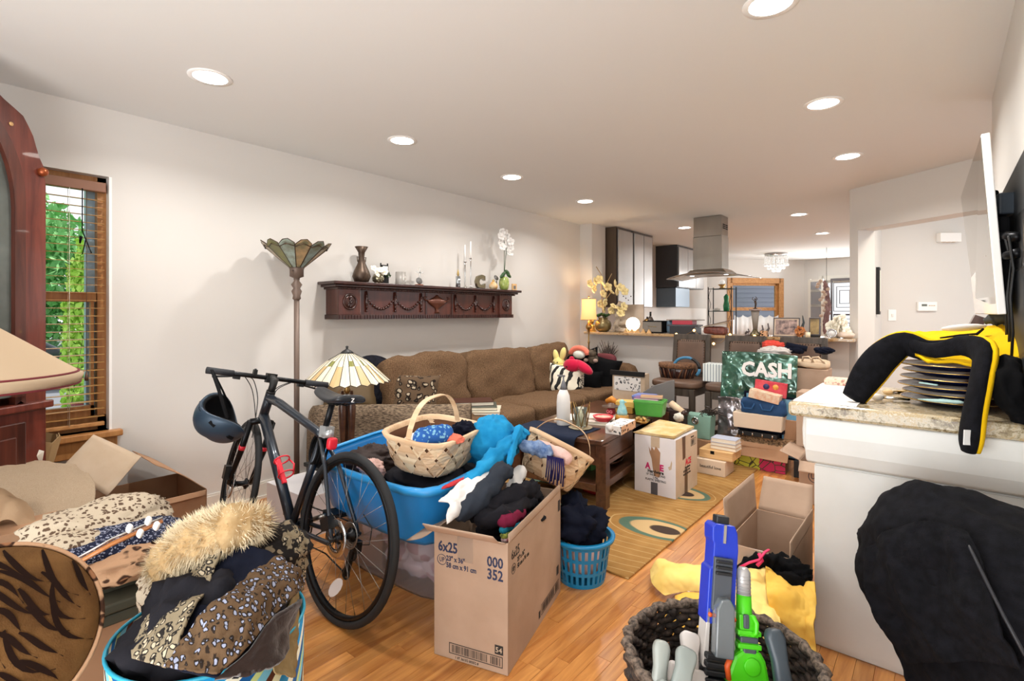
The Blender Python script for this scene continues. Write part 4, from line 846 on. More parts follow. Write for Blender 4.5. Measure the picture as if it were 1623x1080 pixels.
# saddle
m=MB();rows=[]
for i in range(13):
    t=i/12;x=.06+.29*t;w_=.075*(1 - t)**.8*(1.0 if t>.12 else .80+1.6*t)+.018*t+.012;w_=min(w_,.082);zt=.925+.012*t - .02*math.sin(PI*t)+.004;rows.append([Vector((x,-w_,zt - .035)),Vector((x,-w_*1.0,zt - .012)),Vector((x,-w_*.6,zt+.006)),Vector((x,0,zt+.002)),Vector((x,w_*.6,zt+.006)),Vector((x,w_,zt - .012)),Vector((x,w_,zt - .035)),Vector((x,0,zt - .03))])
n=8;m.add([p for r_ in rows for p in r_],[(i*n+j,i*n+(j+1) % n,(i+1)*n+(j+1) % n,(i+1)*n+j) for i in range(12) for j in range(n)]+[tuple(range(7,-1,-1)),tuple(12*n+j for j in range(n))],True)
sd_=m.done('saddle',M('saddle','#1c2026',.38),bk,sub=1)
m=MB();[m.tube([(.08,s*.03,.895),(.15,s*.022,.875),(.26,s*.02,.88),(.33,s*.01,.915)],.0035,6) for s in (-1,1)];m.box((.20,0,.885),(.05,.05,.025));m.done('saddle_rails','black_metal',bk)
m=MB();m.prism([(-.004,.918),(.010,.918),(.010,.915),(.0,.903),(.010,.903),(.010,.900),(-.004,.900),(-.004,.903),(.005,.915),(-.004,.915)],.002,(.0575,.01,-.002),((0,-1,0),(0,0,1),(-1,0,0)));m.done('saddle_mark','white',bk)
m=MB();m.box((.24,0,.745),(.05,.045,.05));m.cyl((.24,.01,.73),(.19,.01,.745),.016);m.done('light_bracket',M('silver_tape','#b9bdc0',.35,.5),bk)
m=MB();m.puff((.185,0,.70),(.03,.045,.055),p=4,n=6);m.done('rear_light','red_plastic',bk)
m=MB();
for k in range(4):m.torus((.30+.005*k,-.03+.012*k,.665 - .004*k),.072 - .003*k,.006,(.3,1,.1),30,6)
m.box((.30,-.03,.60),(.03,.03,.06));m.done('cable_lock','matte_black',bk)
# bottle cage on the down tube (red)
dvn=(BBk - HB).normalized();cp=HB.lerp(BBk,.56);up=Vector((-dvn.z,0,dvn.x));up=up if up.z>0 else -up
m=MB();m.box(cp+up*.035,(.012,.022,.14),(0,math.atan2(dvn.x,dvn.z),0))
for t in (-.06,.06):m.torus(cp+dvn*t*.7+up*.068,.036,.004,dvn,20,6)
for s in (-1,1):m.tube([cp - dvn*.045+up*.068+Vector((0,s*.036,0)),cp+up*.09+Vector((0,s*.042,0)),cp+dvn*.045+up*.068+Vector((0,s*.036,0))],.0045,6)
m.done('bottle_cage','red_plastic',bk)
# crankset
m=MB();[m.torus((BBk.x,-.05,BBk.z),r_,.004,(0,1,0),36,5) for r_ in (.088,.070)]
for k in range(5):a=2*PI*k/5;m.cyl((BBk.x,-.05,BBk.z),(BBk.x+.085*math.cos(a),-.05,BBk.z+.085*math.sin(a)),.007,n=6)
m.done('chainring','black_metal',bk)
for s in (-1,1):
    e=BBk+Vector((s*.155,s*.07,-s*.07));m=MB();m.tube([BBk+Vector((0,s*.055,0)),e],[.014,.010],8);m.done('crank_arm','steel',bk);m=MB();m.box(e+Vector((0,s*.055,0)),(.085,.085,.018));m.box(e+Vector((.045,s*.055,0)),(.006,.08,.022));m.done('pedal','black',bk)
m=MB();m.tube([(BBk.x,-.05,BBk.z+.085),(.2,-.045,.385),(0,-.04,WR+.045)],.0035,5);m.tube([(BBk.x,-.05,BBk.z - .085),(.2,-.047,.21),(.03,-.045,.175)],.0035,5);m.done('chain','black_metal',bk)
m=MB();m.tube([(0,-.05,WR - .03),(.01,-.05,.27),(.035,-.05,.17)],[.016,.013,.016],8);m.box((-.005,-.055,WR - .045),(.06,.02,.05));m.torus((.035,-.05,.175),.022,.005,(0,1,0),16,6);m.torus((.0,-.05,.26),.020,.005,(0,1,0),16,6)
m.tube([(-.02,-.055,WR - .04),(-.09,-.06,WR - .02),(-.10,-.055,WR+.05),(-.03,-.055,WR+.09)],.0025,5);m.done('derailleur','black',bk)
m=MB();m.box((.05,.06,WR+.05),(.06,.03,.05),(0,.5,0));m.tube([(.05,.06,WR+.03),(.14,.055,.32),(.3,.04,.30)],.003,5);m.cyl((0,-.075,WR),(0,.075,WR),.007);m.done('brake_caliper','black',bk)
# ---- helmet hung from the left grip
hc=W(2.33,-1.30,.80);hl=T('bike_helmet','matt dark blue bicycle helmet hanging from the left handlebar','helmet',(hc.x,hc.y,.68),local=True)
view=W(-.87,.49);Rv=Vector((0,0,1)).rotation_difference(Vector((-view.x*.25+.75*CN,-view.y*.25+.75*SN,.62)).normalized()).to_matrix().to_4x4()
def hshell(m,r,k0=0):
    vs_=[];n=36;L=12
    for i in range(L+1):
        ph=PI*.5+PI*.5*i/L
        for k in range(n):a=2*PI*k/n;dz=.028*math.cos(2*a)*(1 - i/L);vs_.append((math.sin(ph)*math.cos(a)*r*1.18,math.sin(ph)*math.sin(a)*r*.95,math.cos(ph)*r*1.05+dz))
    m.add(vs_,[(i*n+k,(i+1)*n+k,(i+1)*n+(k+1) % n,i*n+(k+1) % n) for i in range(L) for k in range(n)],True)
m=MB();m.T=Rv.copy();m.T.translation=Vector((0,0,.14));hshell(m,.115);hs=m.done('shell','helmet',hl,solid=.012)
m=MB();m.T=Rv.copy();m.T.translation=Vector((0,0,.14));hshell(m,.104);m.done('liner','matte_black',hl,solid=.012)
m=MB();m.T=Rv.copy();m.T.translation=Vector((0,0,.14))
for a in (-2.3,-1.5,-.7,.2):
    x,y=math.cos(a),math.sin(a);m.box((x*.127,y*.108,-.035),(.03,.012,.014),(0,0,a+PI/2))
m.done('vent','matte_black',hl)
gp=W(2.36,-1.385,1.015) - hc;gp=Vector((gp.x,gp.y,1.02 - .68));m=MB();a=Rv @ Vector((-.1,.06,.0))+Vector((0,0,.14));b_=Rv @ Vector((.11,-.05,.02))+Vector((0,0,.14))
m.tube([a,a.lerp(gp,.5)+Vector((.01,0,0)),gp,b_.lerp(gp,.55)+Vector((0,0,.01)),b_],.0075,6,sy=.25);m.done('strap','matte_black',hl)
# ================================================================ PACKING BOXES
def obox(name,label,loc,rz,d,mat='cardboard',flaps=(),inner='cardboard_in',th=.004,cat='box',group=None,closed=False,tape=False):
    """open or closed carton; flaps: (side, length, angle from straight up, outwards)"""
    t=T(name,label,cat,loc,group,rz=rz);x,y,h=d;m=MB();X,Y=x/2,y/2
    if closed:m.bb((-X,-Y,0),(X,Y,h))
    else:m.bb((-X,-Y,0),(X,-Y+th,h));m.bb((-X,Y - th,0),(X,Y,h));m.bb((-X,-Y+th,0),(-X+th,Y - th,h));m.bb((X - th,-Y+th,0),(X,Y - th,h));m.bb((-X,-Y,0),(X,Y,th))
    m.done('carton',mat,t,bevel=.002)
    for f in flaps:
        side,L,ang=f[:3];a=R(ang);u={'S':((-X,-Y),(X,-Y),(0,-1)),'N':((X,Y),(-X,Y),(0,1)),'W':((-X,Y),(-X,-Y),(-1,0)),'E':((X,-Y),(X,Y),(1,0))}[side]
        p,q,n=Vector(u[0]+(h,)),Vector(u[1]+(h,)),Vector(u[2]+(0,));e=n*math.sin(a)+Vector((0,0,1))*math.cos(a);dd=(q - p).normalized()*.008;bow=f[3] if len(f)>3 else 0
        m=MB();nr=n*math.cos(a) - Vector((0,0,1))*math.sin(a);m.sheet([[p+dd,(p+q)/2,q - dd],[p+dd+e*L/2+nr*bow,(p+q)/2+e*L/2+nr*bow,q - dd+e*L/2+nr*bow],[p+dd*1.6+e*L,(p+q)/2+e*L,q - dd*1.6+e*L]],6,6,wr=.002,freq=9,seed=x);m.done('flap',mat,t,solid=th)
    return t
# tall box printed 6x25
FRc,FLc=GH(805,1073),GH(688,1037);ang=math.atan2(FRc.y - FLc.y,FRc.x - FLc.x);wx,wy,wh=.303,.60,.468
ux=Vector((math.cos(ang),math.sin(ang),0));uy=Vector((-ux.y,ux.x,0));cc=FRc - ux*wx/2+uy*wy/2
B1_=obox('cardboard_box','tall brown cardboard box printed 6x25, overflowing with clothes in front of the bike',(cc.x,cc.y,0),ang,(wx,wy,wh),'cardboard_pink',[('S',.115,58,.01),('W',.15,118,.01),('E',.028,-8,.002)])
L2=Vector((0,0,0));F=lambda x,z:Vector((-wx/2+x,-wy/2 - .0006,z));UX,UZ=(1,0,0),(0,0,1)
text('6x25',.052,F(.018,.395),UX,UZ,'ink',B1_,sx=.8,bold=.0012);text('23" x 36"',.026,F(.053,.363),UX,UZ,'ink',B1_,sx=.8,bold=.0006);text('58 cm x 91 cm',.026,F(.053,.338),UX,UZ,'ink',B1_,sx=.8,bold=.0006);text('UP',.025,F(.023,.354),UX,UZ,'ink',B1_,sx=.75)
m=MB();m.torus(F(.034,.362),.019,.0012,(0,1,0),28,4);m.done('up_ring','ink',B1_)
text('000',.052,F(.285,.375),UX,UZ,'ink',B1_,sx=.82,align='RIGHT',bold=.001);text('352',.052,F(.285,.330),UX,UZ,'ink',B1_,sx=.82,align='RIGHT',bold=.001)
def barcode(par,fn,x0,x1,z0,z1,mat='ink_black',split=.74):
    m=MB();e=.0005;g=lambda a,b_,c,d:m.add([fn(a,c),fn(b_,c),fn(b_,d),fn(a,d)],[(0,1,2,3)])
    g(x0,x1,z0,z0+.003);g(x0,x1,z1 - .003,z1);g(x0,x0+.003,z0,z1);g(x1 - .003,x1,z0,z1);rnd=random.Random(3);x=x0+.01
    while x<x1 - .012:
        w_=rnd.choice([.001,.0018,.003]);
        if abs(x - (x0+(x1 - x0)*split))>.008:g(x,x+w_,z0+.006,z1 - .006)
        x+=w_+rnd.choice([.0012,.002,.003])
    m.done('barcode',mat,par,kind='stuff')
barcode(B1_,F,.065,.283,.022,.062);text('1 07 36152 00352 8',.012,F(.09,.008),UX,UZ,'ink_black',B1_);
m=MB();q=[F(.252,.068),F(.285,.068),F(.285,.101),F(.252,.101)];m.add(q,[(0,1,2,3)]);m.done('stamp','ink_black',B1_);text('54',.026,F(.268,.0755) - Vector((0,.0006,0)),UX,UZ,'cardboard_light',B1_,align='CENTER')
m=MB();m.add([F(.10,.37),F(.165,.37),F(.165,.468),F(.10,.468)],[(0,1,2,3)]);m.done('packing_tape',M('tape_clear','#b9a28f',.2,alpha=.55),B1_)
FE=lambda y,z:Vector((wx/2+.0006,-wy/2+y,z));UY=(0,1,0)
text('6x25',.048,FE(.03,.395),UY,UZ,'ink_black',B1_,sx=.8);text('23" x 36"',.024,FE(.085,.367),UY,UZ,'ink_black',B1_,sx=.8);text('58 cm x 91 cm',.024,FE(.085,.343),UY,UZ,'ink_black',B1_,sx=.8);text('UP',.023,FE(.04,.350),UY,UZ,'ink_black',B1_,sx=.7)
m=MB();m.torus(FE(.05,.358),.018,.001,(1,0,0),24,4);m.done('up_ring','ink_black',B1_);barcode(B1_,FE,.34,.57,.03,.075);m=MB();m.add([FE(.31,.03),FE(.33,.03),FE(.33,.06),FE(.31,.06)],[(0,1,2,3)]);m.add([FE(.54,.10),FE(.57,.10),FE(.57,.14),FE(.54,.14)],[(0,1,2,3)]);m.add([FE(.56,.38),FE(.59,.38),FE(.59,.43),FE(.56,.43)],[(0,1,2,3)]);m.done('stamp','ink_black',B1_)
# white box printed in red by the coffee table
X0,X1_,Y0,Y1_=-1.69,-1.385,3.385,3.785;ah=.405
AB=obox('cardboard_box','white and brown cardboard box with red lettering standing on the rug',((X0+X1_)/2,(Y0+Y1_)/2,RZ),.0001,(X1_ - X0,Y1_ - Y0,ah),'card_white',closed=True)
hx_,hy_=(X1_ - X0)/2,(Y1_ - Y0)/2
AF=lambda x,z:Vector((-hx_+x,-hy_ - .001,z));AE=lambda y,z:Vector((hx_+.001,-hy_+y,z))
def poly(par,name,fn,pts,mat,**k):m=MB();m.add([fn(*p) for p in pts],[tuple(range(len(pts)))]);return m.done(name,mat,par,**k)
poly(AB,'brown_side',lambda y,z:AE(y,z) - Vector((.0006,0,0)),[(0,.002),(.398,.002),(.398,ah - .002),(0,ah - .002)],'cardboard_light',label='bare brown cardboard side')
poly(AB,'torn_patch',AF,[(.11,.33),(.125,.30),(.13,.335),(.15,.31),(.16,.34),(.175,.325),(.195,.30),(.19,.20),(.195,.15),(.185,.125),(.15,.13),(.14,.18),(.13,.25),(.115,.29)],'cardboard')
poly(AB,'torn_patch',AF,[(.25,.21),(.265,.22),(.275,.26),(.28,.24),(.275,.20),(.26,.19)],'cardboard_light');poly(AB,'dark_tape',AF,[(.125,0),(.175,0),(.175,.085),(.125,.085)],M('tape_grey','#54555c',.4));poly(AB,'pale_tape',AF,[(.125,.33),(.19,.33),(.19,ah),(.125,ah)],'cardboard_light')
o_=Vector((0,-.0006,0))
text('A',.060,AF(.085,.175)+o_,UX,UZ,'ink_pink',AB,sx=.85,bold=.0025);text('E',.060,AF(.19,.175)+o_,UX,UZ,'ink_pink',AB,sx=.95,bold=.0025);text('Hardware',.032,AF(.16,.150)+o_,UX,UZ,'ink_black',AB,align='CENTER',sx=.9,bold=.001);text("10' WIDE    LONG",.021,AF(.16,.130)+o_,UX,UZ,'ink_black',AB,align='CENTER',sx=.85);text('1 MIL',.019,AF(.16,.112)+o_,UX,UZ,'ink_black',AB,align='CENTER');text('PLASTIC SHEETING',.021,AF(.16,.094)+o_,UX,UZ,'ink_black',AB,align='CENTER',sx=.85)
text('ACE',.062,AE(.17,.195),UY,UZ,'ink_red',AB,sx=.9,bold=.002);text('Hardware',.024,AE(.16,.172),UY,UZ,'ink_black',AB,bold=.0006);text("10' WIDE x 100'",.02,AE(.13,.150),UY,UZ,'ink_black',AB,sx=.9);text('PLASTIC SHEETING',.018,AE(.13,.128),UY,UZ,'ink_black',AB,sx=.9)
poly(AB,'brown_tape',AE,[(.155,.0),(.21,0),(.21,.17),(.155,.17)],M('tape_brown','#5b4436',.4));poly(AB,'brown_tape',AE,[(.12,.24),(.17,.25),(.17,ah),(.11,ah)],'tape_brown');barcode(AB,AE,.27,.37,.31,.36);text('FRAGILE',.016,AE(.27,.37),UY,UZ,'ink_black',AB)
m=MB();zt=RZ+ah
for k in range(3):m.sheet([[(X0 - .01+.02*k,Y0 - .005+.01*k,zt+.008+.006*k),((X0+X1_)/2,Y0,zt+.006+.006*k),(X1_ - .01,Y0+.0,zt+.010+.006*k)],[(X0,Y0+.2,zt+.010+.006*k),((X0+X1_)/2,Y0+.2,zt+.02+.006*k),(X1_ - .02,Y0+.2,zt+.012+.006*k)],[(X0+.02,Y1_ - .02,zt+.03+.006*k),((X0+X1_)/2,Y1_ - .02,zt+.025+.006*k),(X1_ - .02,Y1_ - .01,zt+.014+.006*k)]],8,8)
one('folded_newspaper',m,M('newsprint','#dcc9a0',.9,var=(14,'#cfae72')),'yellowed paper sheets lying on top of the white box with red lettering','paper',solid=.004)
# open box at the far right beside the cabinet
OB=obox('cardboard_box','open empty cardboard box squeezed beside the white cabinet behind the yellow clothes',(-.56,2.40,0),.0001,(.235,.46,.345),'cardboard_pink',[('W',.17,4,.0),('N',.16,28,.006),('E',.06,0)])
# big open box under the window
pA=GX(322,772,-3.14);BX=obox('cardboard_box','large open cardboard box with raised flaps on the floor below the window',(-3.36,.875,0),R(-3),(.46,.43,.30),'cardboard',[('N',.30,-52,.01),('E',.03,150)])
m=MB();m.sheet([[GZ(170,787,2.58),GZ(224,724,2.78)],[GZ(135,765,2.60),GZ(188,707,2.78)],[GZ(98,741,2.58),GZ(148,689,2.72)]],6,6,wr=.003,freq=8);WL[BX]=Vector(BX.location);BX.rotation_euler=(0,0,0);o=m.done('flap','cardboard_light',BX,solid=.004,label='pale upright flap leaning left')  # sunlit look of this flap is put into its paler cardboard colour
# white carton behind the front wheel
WBx=obox('cardboard_box','white carton with a printed label behind the front wheel of the bike',(-2.98,1.62,0),R(2),(.46,.32,.235),'card_white',closed=True);WF=lambda x,z:Vector((-.23+x,-.1606,z))
m=MB();[m.add([WF(a,c),WF(b_,c),WF(b_,d),WF(a,d)],[(0,1,2,3)]) for a,b_,c,d in ((.2,.203,.08,.18),(.257,.26,.08,.18),(.2,.26,.08,.083),(.2,.26,.177,.18))];m.done('label_print','ink_black',WBx);text('P',.03,WF(.22,.14),UX,UZ,'ink_black',WBx);text('REC',.012,WF(.215,.10),UX,UZ,'ink_black',WBx)
WB2=obox('cardboard_box','second white carton standing behind the first, against the sofa',(-2.98,1.93,0),R(-3),(.40,.24,.37),'card_white',closed=True);text('XAN',.06,Vector((-.03,-.121,.25)),(0,0,-1),(1,0,0),'ink_black',WB2)
BB_=obox('cardboard_box','small plain brown carton on the floor between the bike wheels',(-2.32,1.62,0),R(18),(.30,.26,.30),'cardboard',closed=True)
# ================================================================ TUBS
def tub(name,label,c,rz,d,mat,rimmat,tilt=0,cat='tub',th=.004,taper=.88):
    t=T(name,label,cat,c,rot=(tilt,0,rz));x,y,h=d;m=MB();n=40;p=6
    def ringp(k,sx,sy):a=2*PI*k/n;ca,sa=math.cos(a),math.sin(a);r_=1/(abs(ca)**p+abs(sa)**p)**(1/p);return ca*r_*sx,sa*r_*sy
    prof=[(taper*.97,0),(taper,.02),(1 - .02,h - .03),(1,h - .01)]
    vs_=[ringp(k,x/2*s,y/2*s)+(z,) for s,z in prof for k in range(n)];m.add(vs_,[(i*n+k,i*n+(k+1) % n,(i+1)*n+(k+1) % n,(i+1)*n+k) for i in range(3) for k in range(n)]+[tuple(range(n - 1,-1,-1))],True);o=m.done('body',mat,t,solid=th)
    m=MB();pr=[(1.0,h - .025),(1.045,h - .025),(1.05,h),(1.0,h+.004),(.985,h - .006)]
    vs_=[ringp(k,x/2*s,y/2*s)+(z,) for s,z in pr for k in range(n)];m.add(vs_,[(i*n+k,i*n+(k+1) % n,(i+1)*n+(k+1) % n,(i+1)*n+k) for i in range(4) for k in range(n)],True);m.done('rim',rimmat,t,solid=.003);return t
ctb=tub('storage_tub','translucent plastic storage tub full of bedding under the blue tub',(-2.03,1.70,0),R(3),(.74,.50,.33),'clear_plastic','clear_plastic')
m=MB()
for k in range(14):m.ball((-2.03+random.uniform(-.26,.26),1.70+random.uniform(-.15,.15),.10+random.uniform(0,.12)),(.09,.08,.07),14,10,disp=.2,freq=6,seed=k,zmin=.01)
one('stored_linen',m,spots('linen_pink','#e3cfcc','#c79f9b',9,.4,fur=False),'bundles of pale pink linen seen through the translucent tub','linen',kind='stuff')
btb=tub('storage_tub','large bright blue plastic tub heaped with clothes and a splint basket',(-1.985,1.595,.335),R(2),(.86,.54,.265),'blue_plastic','blue_rim',tilt=R(6))
# teal laundry basket
lb=GH(918,925,0);lbc=Vector((-1.335,2.115,RZ*0));lt_=T('laundry_basket','small round teal plastic laundry basket with slotted sides behind the tall box','basket',(lbc.x,lbc.y,.0));hh=.215;m=MB();ns=28;rows_=[(.108,0),(.112,.02),(.118,.06),(.121,.075),(.127,.125),(.130,.14),(.137,.185),(.142,hh)]
vs_=[];fs=[]
for r_,z in rows_:
    for k in range(ns*2):a=PI*k/ns;vs_.append((lbc.x+r_*math.cos(a),lbc.y+r_*math.sin(a),z))
nn=ns*2
for i in range(len(rows_) - 1):
    for k in range(nn):
        if i in (1,3,5) and k % 2==0:continue
        fs.append((i*nn+k,i*nn+(k+1) % nn,(i+1)*nn+(k+1) % nn,(i+1)*nn+k))
fs.append(tuple(range(nn - 1,-1,-1)));m.add(vs_,fs,False);m.done('basket_body','teal_plastic',lt_,solid=.004)
m=MB();m.lathe([(.141,hh - .012),(.156,hh - .014),(.16,hh),(.14,hh+.002)],(lbc.x,lbc.y,0),40,capb=False,capt=False);m.done('rim','teal_plastic',lt_,solid=.003)
m=MB();m.ball((lbc.x,lbc.y,.11),(.10,.10,.10),20,12,disp=.1,seed=3);one('laundry',m,'cloth_pink','pale folded laundry seen through the slots of the teal basket','clothes')
m=MB();m.ball((lbc.x - .01,lbc.y,hh+.045),(.125,.12,.085),40,28,disp=.35,freq=6,seed=11,fold=.10);m.ball((lbc.x - .06,lbc.y+.03,hh+.10),(.07,.06,.075),28,18,disp=.3,freq=7,seed=5,fold=.1);one('dark_sweater',m,'cloth_navy','dark navy sweater heaped in the teal laundry basket','clothes')
# ---- splint baskets
wood('splint_pale','#dcbd93','#efdbbb',.6,0,.8,0)
def splint(name,label,c,rz,rot,d,holes=True,handle=(0,1),n=9):
    """tapered woven-strip basket; rounded rectangle plan"""
    t=T(name,label,'basket',c,rot=rot+(rz,));x,y,h=d;p=4
    def rp(a,sx,sy):ca,sa=math.cos(a),math.sin(a);r_=1/(abs(ca)**p+abs(sa)**p)**(1/p);return ca*r_*sx,sa*r_*sy
    def P(a,z,off=0):s=.72+.28*(z/h)**.7;q=rp(a,x/2*s+off,y/2*s+off);return Vector((q[0],q[1],z))
    m=MB();N_=32;lv=[0.0,.25,.5,.75,1.0];m.add([P(2*PI*k/N_,h*v,-.006) for v in lv for k in range(N_)],[(i*N_+k,i*N_+(k+1) % N_,(i+1)*N_+(k+1) % N_,(i+1)*N_+k) for i in range(4) for k in range(N_)]+[tuple(range(N_ - 1,-1,-1))],True);m.done('inner_wall',M('splint_gap','#6b452b',.8),t)
    for sg in (1,-1):
        for k in range(16):
            a0=2*PI*k/16;m=MB();wv=.30;L=[];steps=12
            for i in range(steps+1):
                v=i/steps;a=a0+sg*v*.72;bul=.0022*math.sin(v*PI*4+(k % 2)*PI+(0 if sg>0 else PI));L+=[P(a,h*v,bul),P(a+wv*(1.08 - .12*v),h*v,bul)]
            m.add(L,[(2*i,2*i+1,2*i+3,2*i+2) for i in range(steps)],False);m.done('strip','splint' if (k+(sg>0)) % 3 else 'splint_pale',t,solid=.0016)
    m=MB();m.add([P(2*PI*k/N_,h*.90,o) for o in (.006,) for k in range(N_)]+[P(2*PI*k/N_,h+.004,.008) for k in range(N_)]+[P(2*PI*k/N_,h+.004,-.010) for k in range(N_)]+[P(2*PI*k/N_,h*.90,-.010) for k in range(N_)],[(i*N_+k,i*N_+(k+1) % N_,(i+1)*N_+(k+1) % N_,(i+1)*N_+k) for i in range(3) for k in range(N_)],True);m.done('rim','splint',t)
    m=MB();hx2,hy2=x/2*.97*handle[0],y/2*.97*handle[1];hh_=.15 if len(handle)<3 else handle[2];pts=[];w_=.014
    for i in range(21):
        u=-1+2*i/20;pts.append(Vector((hx2*u,hy2*u,h - .03+(hh_+.03)*(1 - abs(u)**3.0)**.75)))
    sd=Vector((hy2,-hx2,0)).normalized()*w_;m.add([q+s_*sd+up_ for q in pts for s_,up_ in ((-1,Vector((0,0,0))),(1,Vector((0,0,0))),(1,Vector((0,0,.004))),(-1,Vector((0,0,.004))))],[(4*i+j,4*i+(j+1) % 4,4*i+4+(j+1) % 4,4*i+4+j) for i in range(20) for j in range(4)],False);m.done('handle','splint',t);return t
splint('splint_basket','pale woven splint basket with a tall handle standing in the blue tub',(-1.80,1.58,.585),R(12),(R(3),R(4)),(.36,.40,.165),handle=(.0,1,.15))
splint('splint_basket','second pale splint basket tipped sideways behind the tall printed box',(-1.53,2.08,.44),R(25),(R(-22),R(24)),(.34,.36,.19),handle=(1,0,.12))
# ================================================================ CLOTHES AND BOXES, LEFT FOREGROUND
def heap(name,c,r,mat,label,cat='clothes',disp=.25,freq=6,fold=.09,seed=0,n=56,m_=36,rot=None,zmin=None,par=None,**k):
    m=MB();m.ball(c,r,n,m_,disp=disp,freq=freq,fold=fold,seed=seed,rot=rot,zmin=zmin)
    return m.done(name,mat,par) if par is not None else m.done(name,mat,label=label,cat=cat,**k)
# box and olive trunk the leopard coats lie on
obox('cardboard_box','plain brown cardboard box holding up the olive trunk beside the hat box',(-2.18,.26,0),.0001,(.44,.66,.325),'cardboard',closed=True)
tr=T('plastic_trunk','olive green plastic storage trunk with ridged lid under the leopard coats','trunk',(-2.18,.26,.325));m=MB();m.bb((-2.43,-.10,.325),(-1.94,.62,.36));m.done('body','dark_green_plastic',tr,bevel=.006)
m=MB();m.bb((-2.44,-.11,.365),(-1.93,.63,.395));m.done('lid','dark_green_plastic',tr,bevel=.006);m=MB();m.bb((-2.42,-.09,.395),(-2.02,.61,.408));m.bb((-2.425,-.095,.36),(-1.945,.615,.365));m.done('lid_ridge','dark_green_plastic',tr,bevel=.004)
LT=.408
heap('leopard_coat',(-2.10,.50,LT+.04),(.14,.19,.055),'leopard_tan','tan leopard-print coat folded lowest on the olive trunk',seed=3,zmin=LT,disp=.2)
heap('speckled_sweater',(-2.19,.46,LT+.085),(.13,.21,.045),'navy_speckle','navy speckled knit folded between two leopard-print coats',seed=4,zmin=LT+.02,disp=.2)
m=MB();m.ball((-2.31,.47,LT+.115),(.14,.21,.06),64,40,disp=.25,fold=.10,freq=4,seed=6,rot=(R(-4),R(14),R(6)),zmin=LT+.06);m.ball((-2.22,.34,LT+.09),(.10,.11,.06),48,30,disp=.2,fold=.08,freq=4,seed=8,zmin=LT+.02);one('leopard_coat',m,'leopard_white','pale snow-leopard plush coat heaped on top of the folded pile','clothes')
hgA,hgM,hgB=GZ(98,906,1.55),GZ(178,862,1.62),GZ(258,826,1.70);hg=T('clothes_hanger','light wooden skirt hanger with white clips lying across the leopard coats','hanger',tuple(hgM))
m=MB();m.tube([hgA,hgM,hgB],[.013,.015,.012],8,sy=.45);m.done('bar',wood('hanger_wood','#a8622f','#cd8a50',.3),hg)
m=MB();m.tube([hgA+Vector((0,0,.014)),hgM+Vector((0,0,.016)),hgB+Vector((0,0,.012))],.004,6);m.done('steel_bar','chrome',hg)
for px,py in ((222,846),(248,834),(205,838),(235,826)):c=GZ(px,py,1.60);m=MB();m.puff(c,(.022,.012,.03),(0,.5,.4),p=3,n=4);m.done('clip','white',hg)
# beige towels on a box
obox('cardboard_box','brown cardboard box under the beige towel at the left edge',(-2.78,.14,0),R(2),(.52,.50,.50),'cardboard',closed=True)
P3=lambda px,py,Z:GZ(px,py,Z)
m=MB();m.sheet([[P3(-120,735,2.1),P3(-20,728,2.35),P3(60,733,2.42),P3(120,740,2.42)],[P3(-120,770,1.95),P3(0,752,2.15),P3(85,756,2.2),P3(150,772,2.22)],[P3(-110,830,1.85),P3(20,790,2.0),P3(95,815,2.02),P3(140,838,2.05)],[P3(-100,900,1.82),P3(50,862,1.92),P3(95,872,1.95),P3(120,884,1.98)]],50,50,wr=.012,freq=6,seed=4,fold=.012,fdir=(.8,.6,.2))
one('towel',m,'cloth_beige','beige waffle-weave towel draped over boxes at the left edge','towel',solid=.006)
m=MB();m.sheet([[P3(-100,790,1.78),P3(-20,770,1.9),P3(15,785,1.95),P3(42,805,1.95)],[P3(-100,830,1.76),P3(-20,815,1.88),P3(22,800,1.9),P3(55,835,1.92)],[P3(-100,850,1.75),P3(-20,838,1.85),P3(20,826,1.88),P3(48,880,1.9)]],30,30,wr=.01,freq=8,seed=9,fold=.01);one('towel',m,M('cloth_sand','#a5896c',.9,bmp=(200,.4,.003)),'darker sand-coloured towel folded underneath the beige one','towel',solid=.006)
bgc=GZ(30,728,2.5);pb=T('paper_bag','crumpled brown paper bag behind the beige towel, torn top edge','bag',(bgc.x,bgc.y,.50));m=MB();random.seed(5);n=22;top=[];bot=[]
for k in range(n):a=2*PI*k/n;r_=.13*(1+.15*math.sin(3*a));top.append((bgc.x+r_*math.cos(a),bgc.y+r_*1.3*math.sin(a),.62+.035*random.random()+.02*(k % 2)));bot.append((bgc.x+.8*r_*math.cos(a),bgc.y+r_*math.sin(a),.50))
m.add(bot+top,[(k,(k+1) % n,n+(k+1) % n,n+k) for k in range(n)]+[tuple(range(n))]);m.done('bag_body',M('kraft','#a98d66',.9),pb,solid=.003)
for px in (38,56):c=GZ(px,722,2.42);m=MB();m.add([c+Vector((0,-.02,-.02)),c+Vector((0,.025,-.03)),c+Vector((.01,.03,.015)),c+Vector((-.01,-.0,.03))],[(0,1,2,3)]);m.done('torn_flap','paper',pb,solid=.002)
random.seed(11)
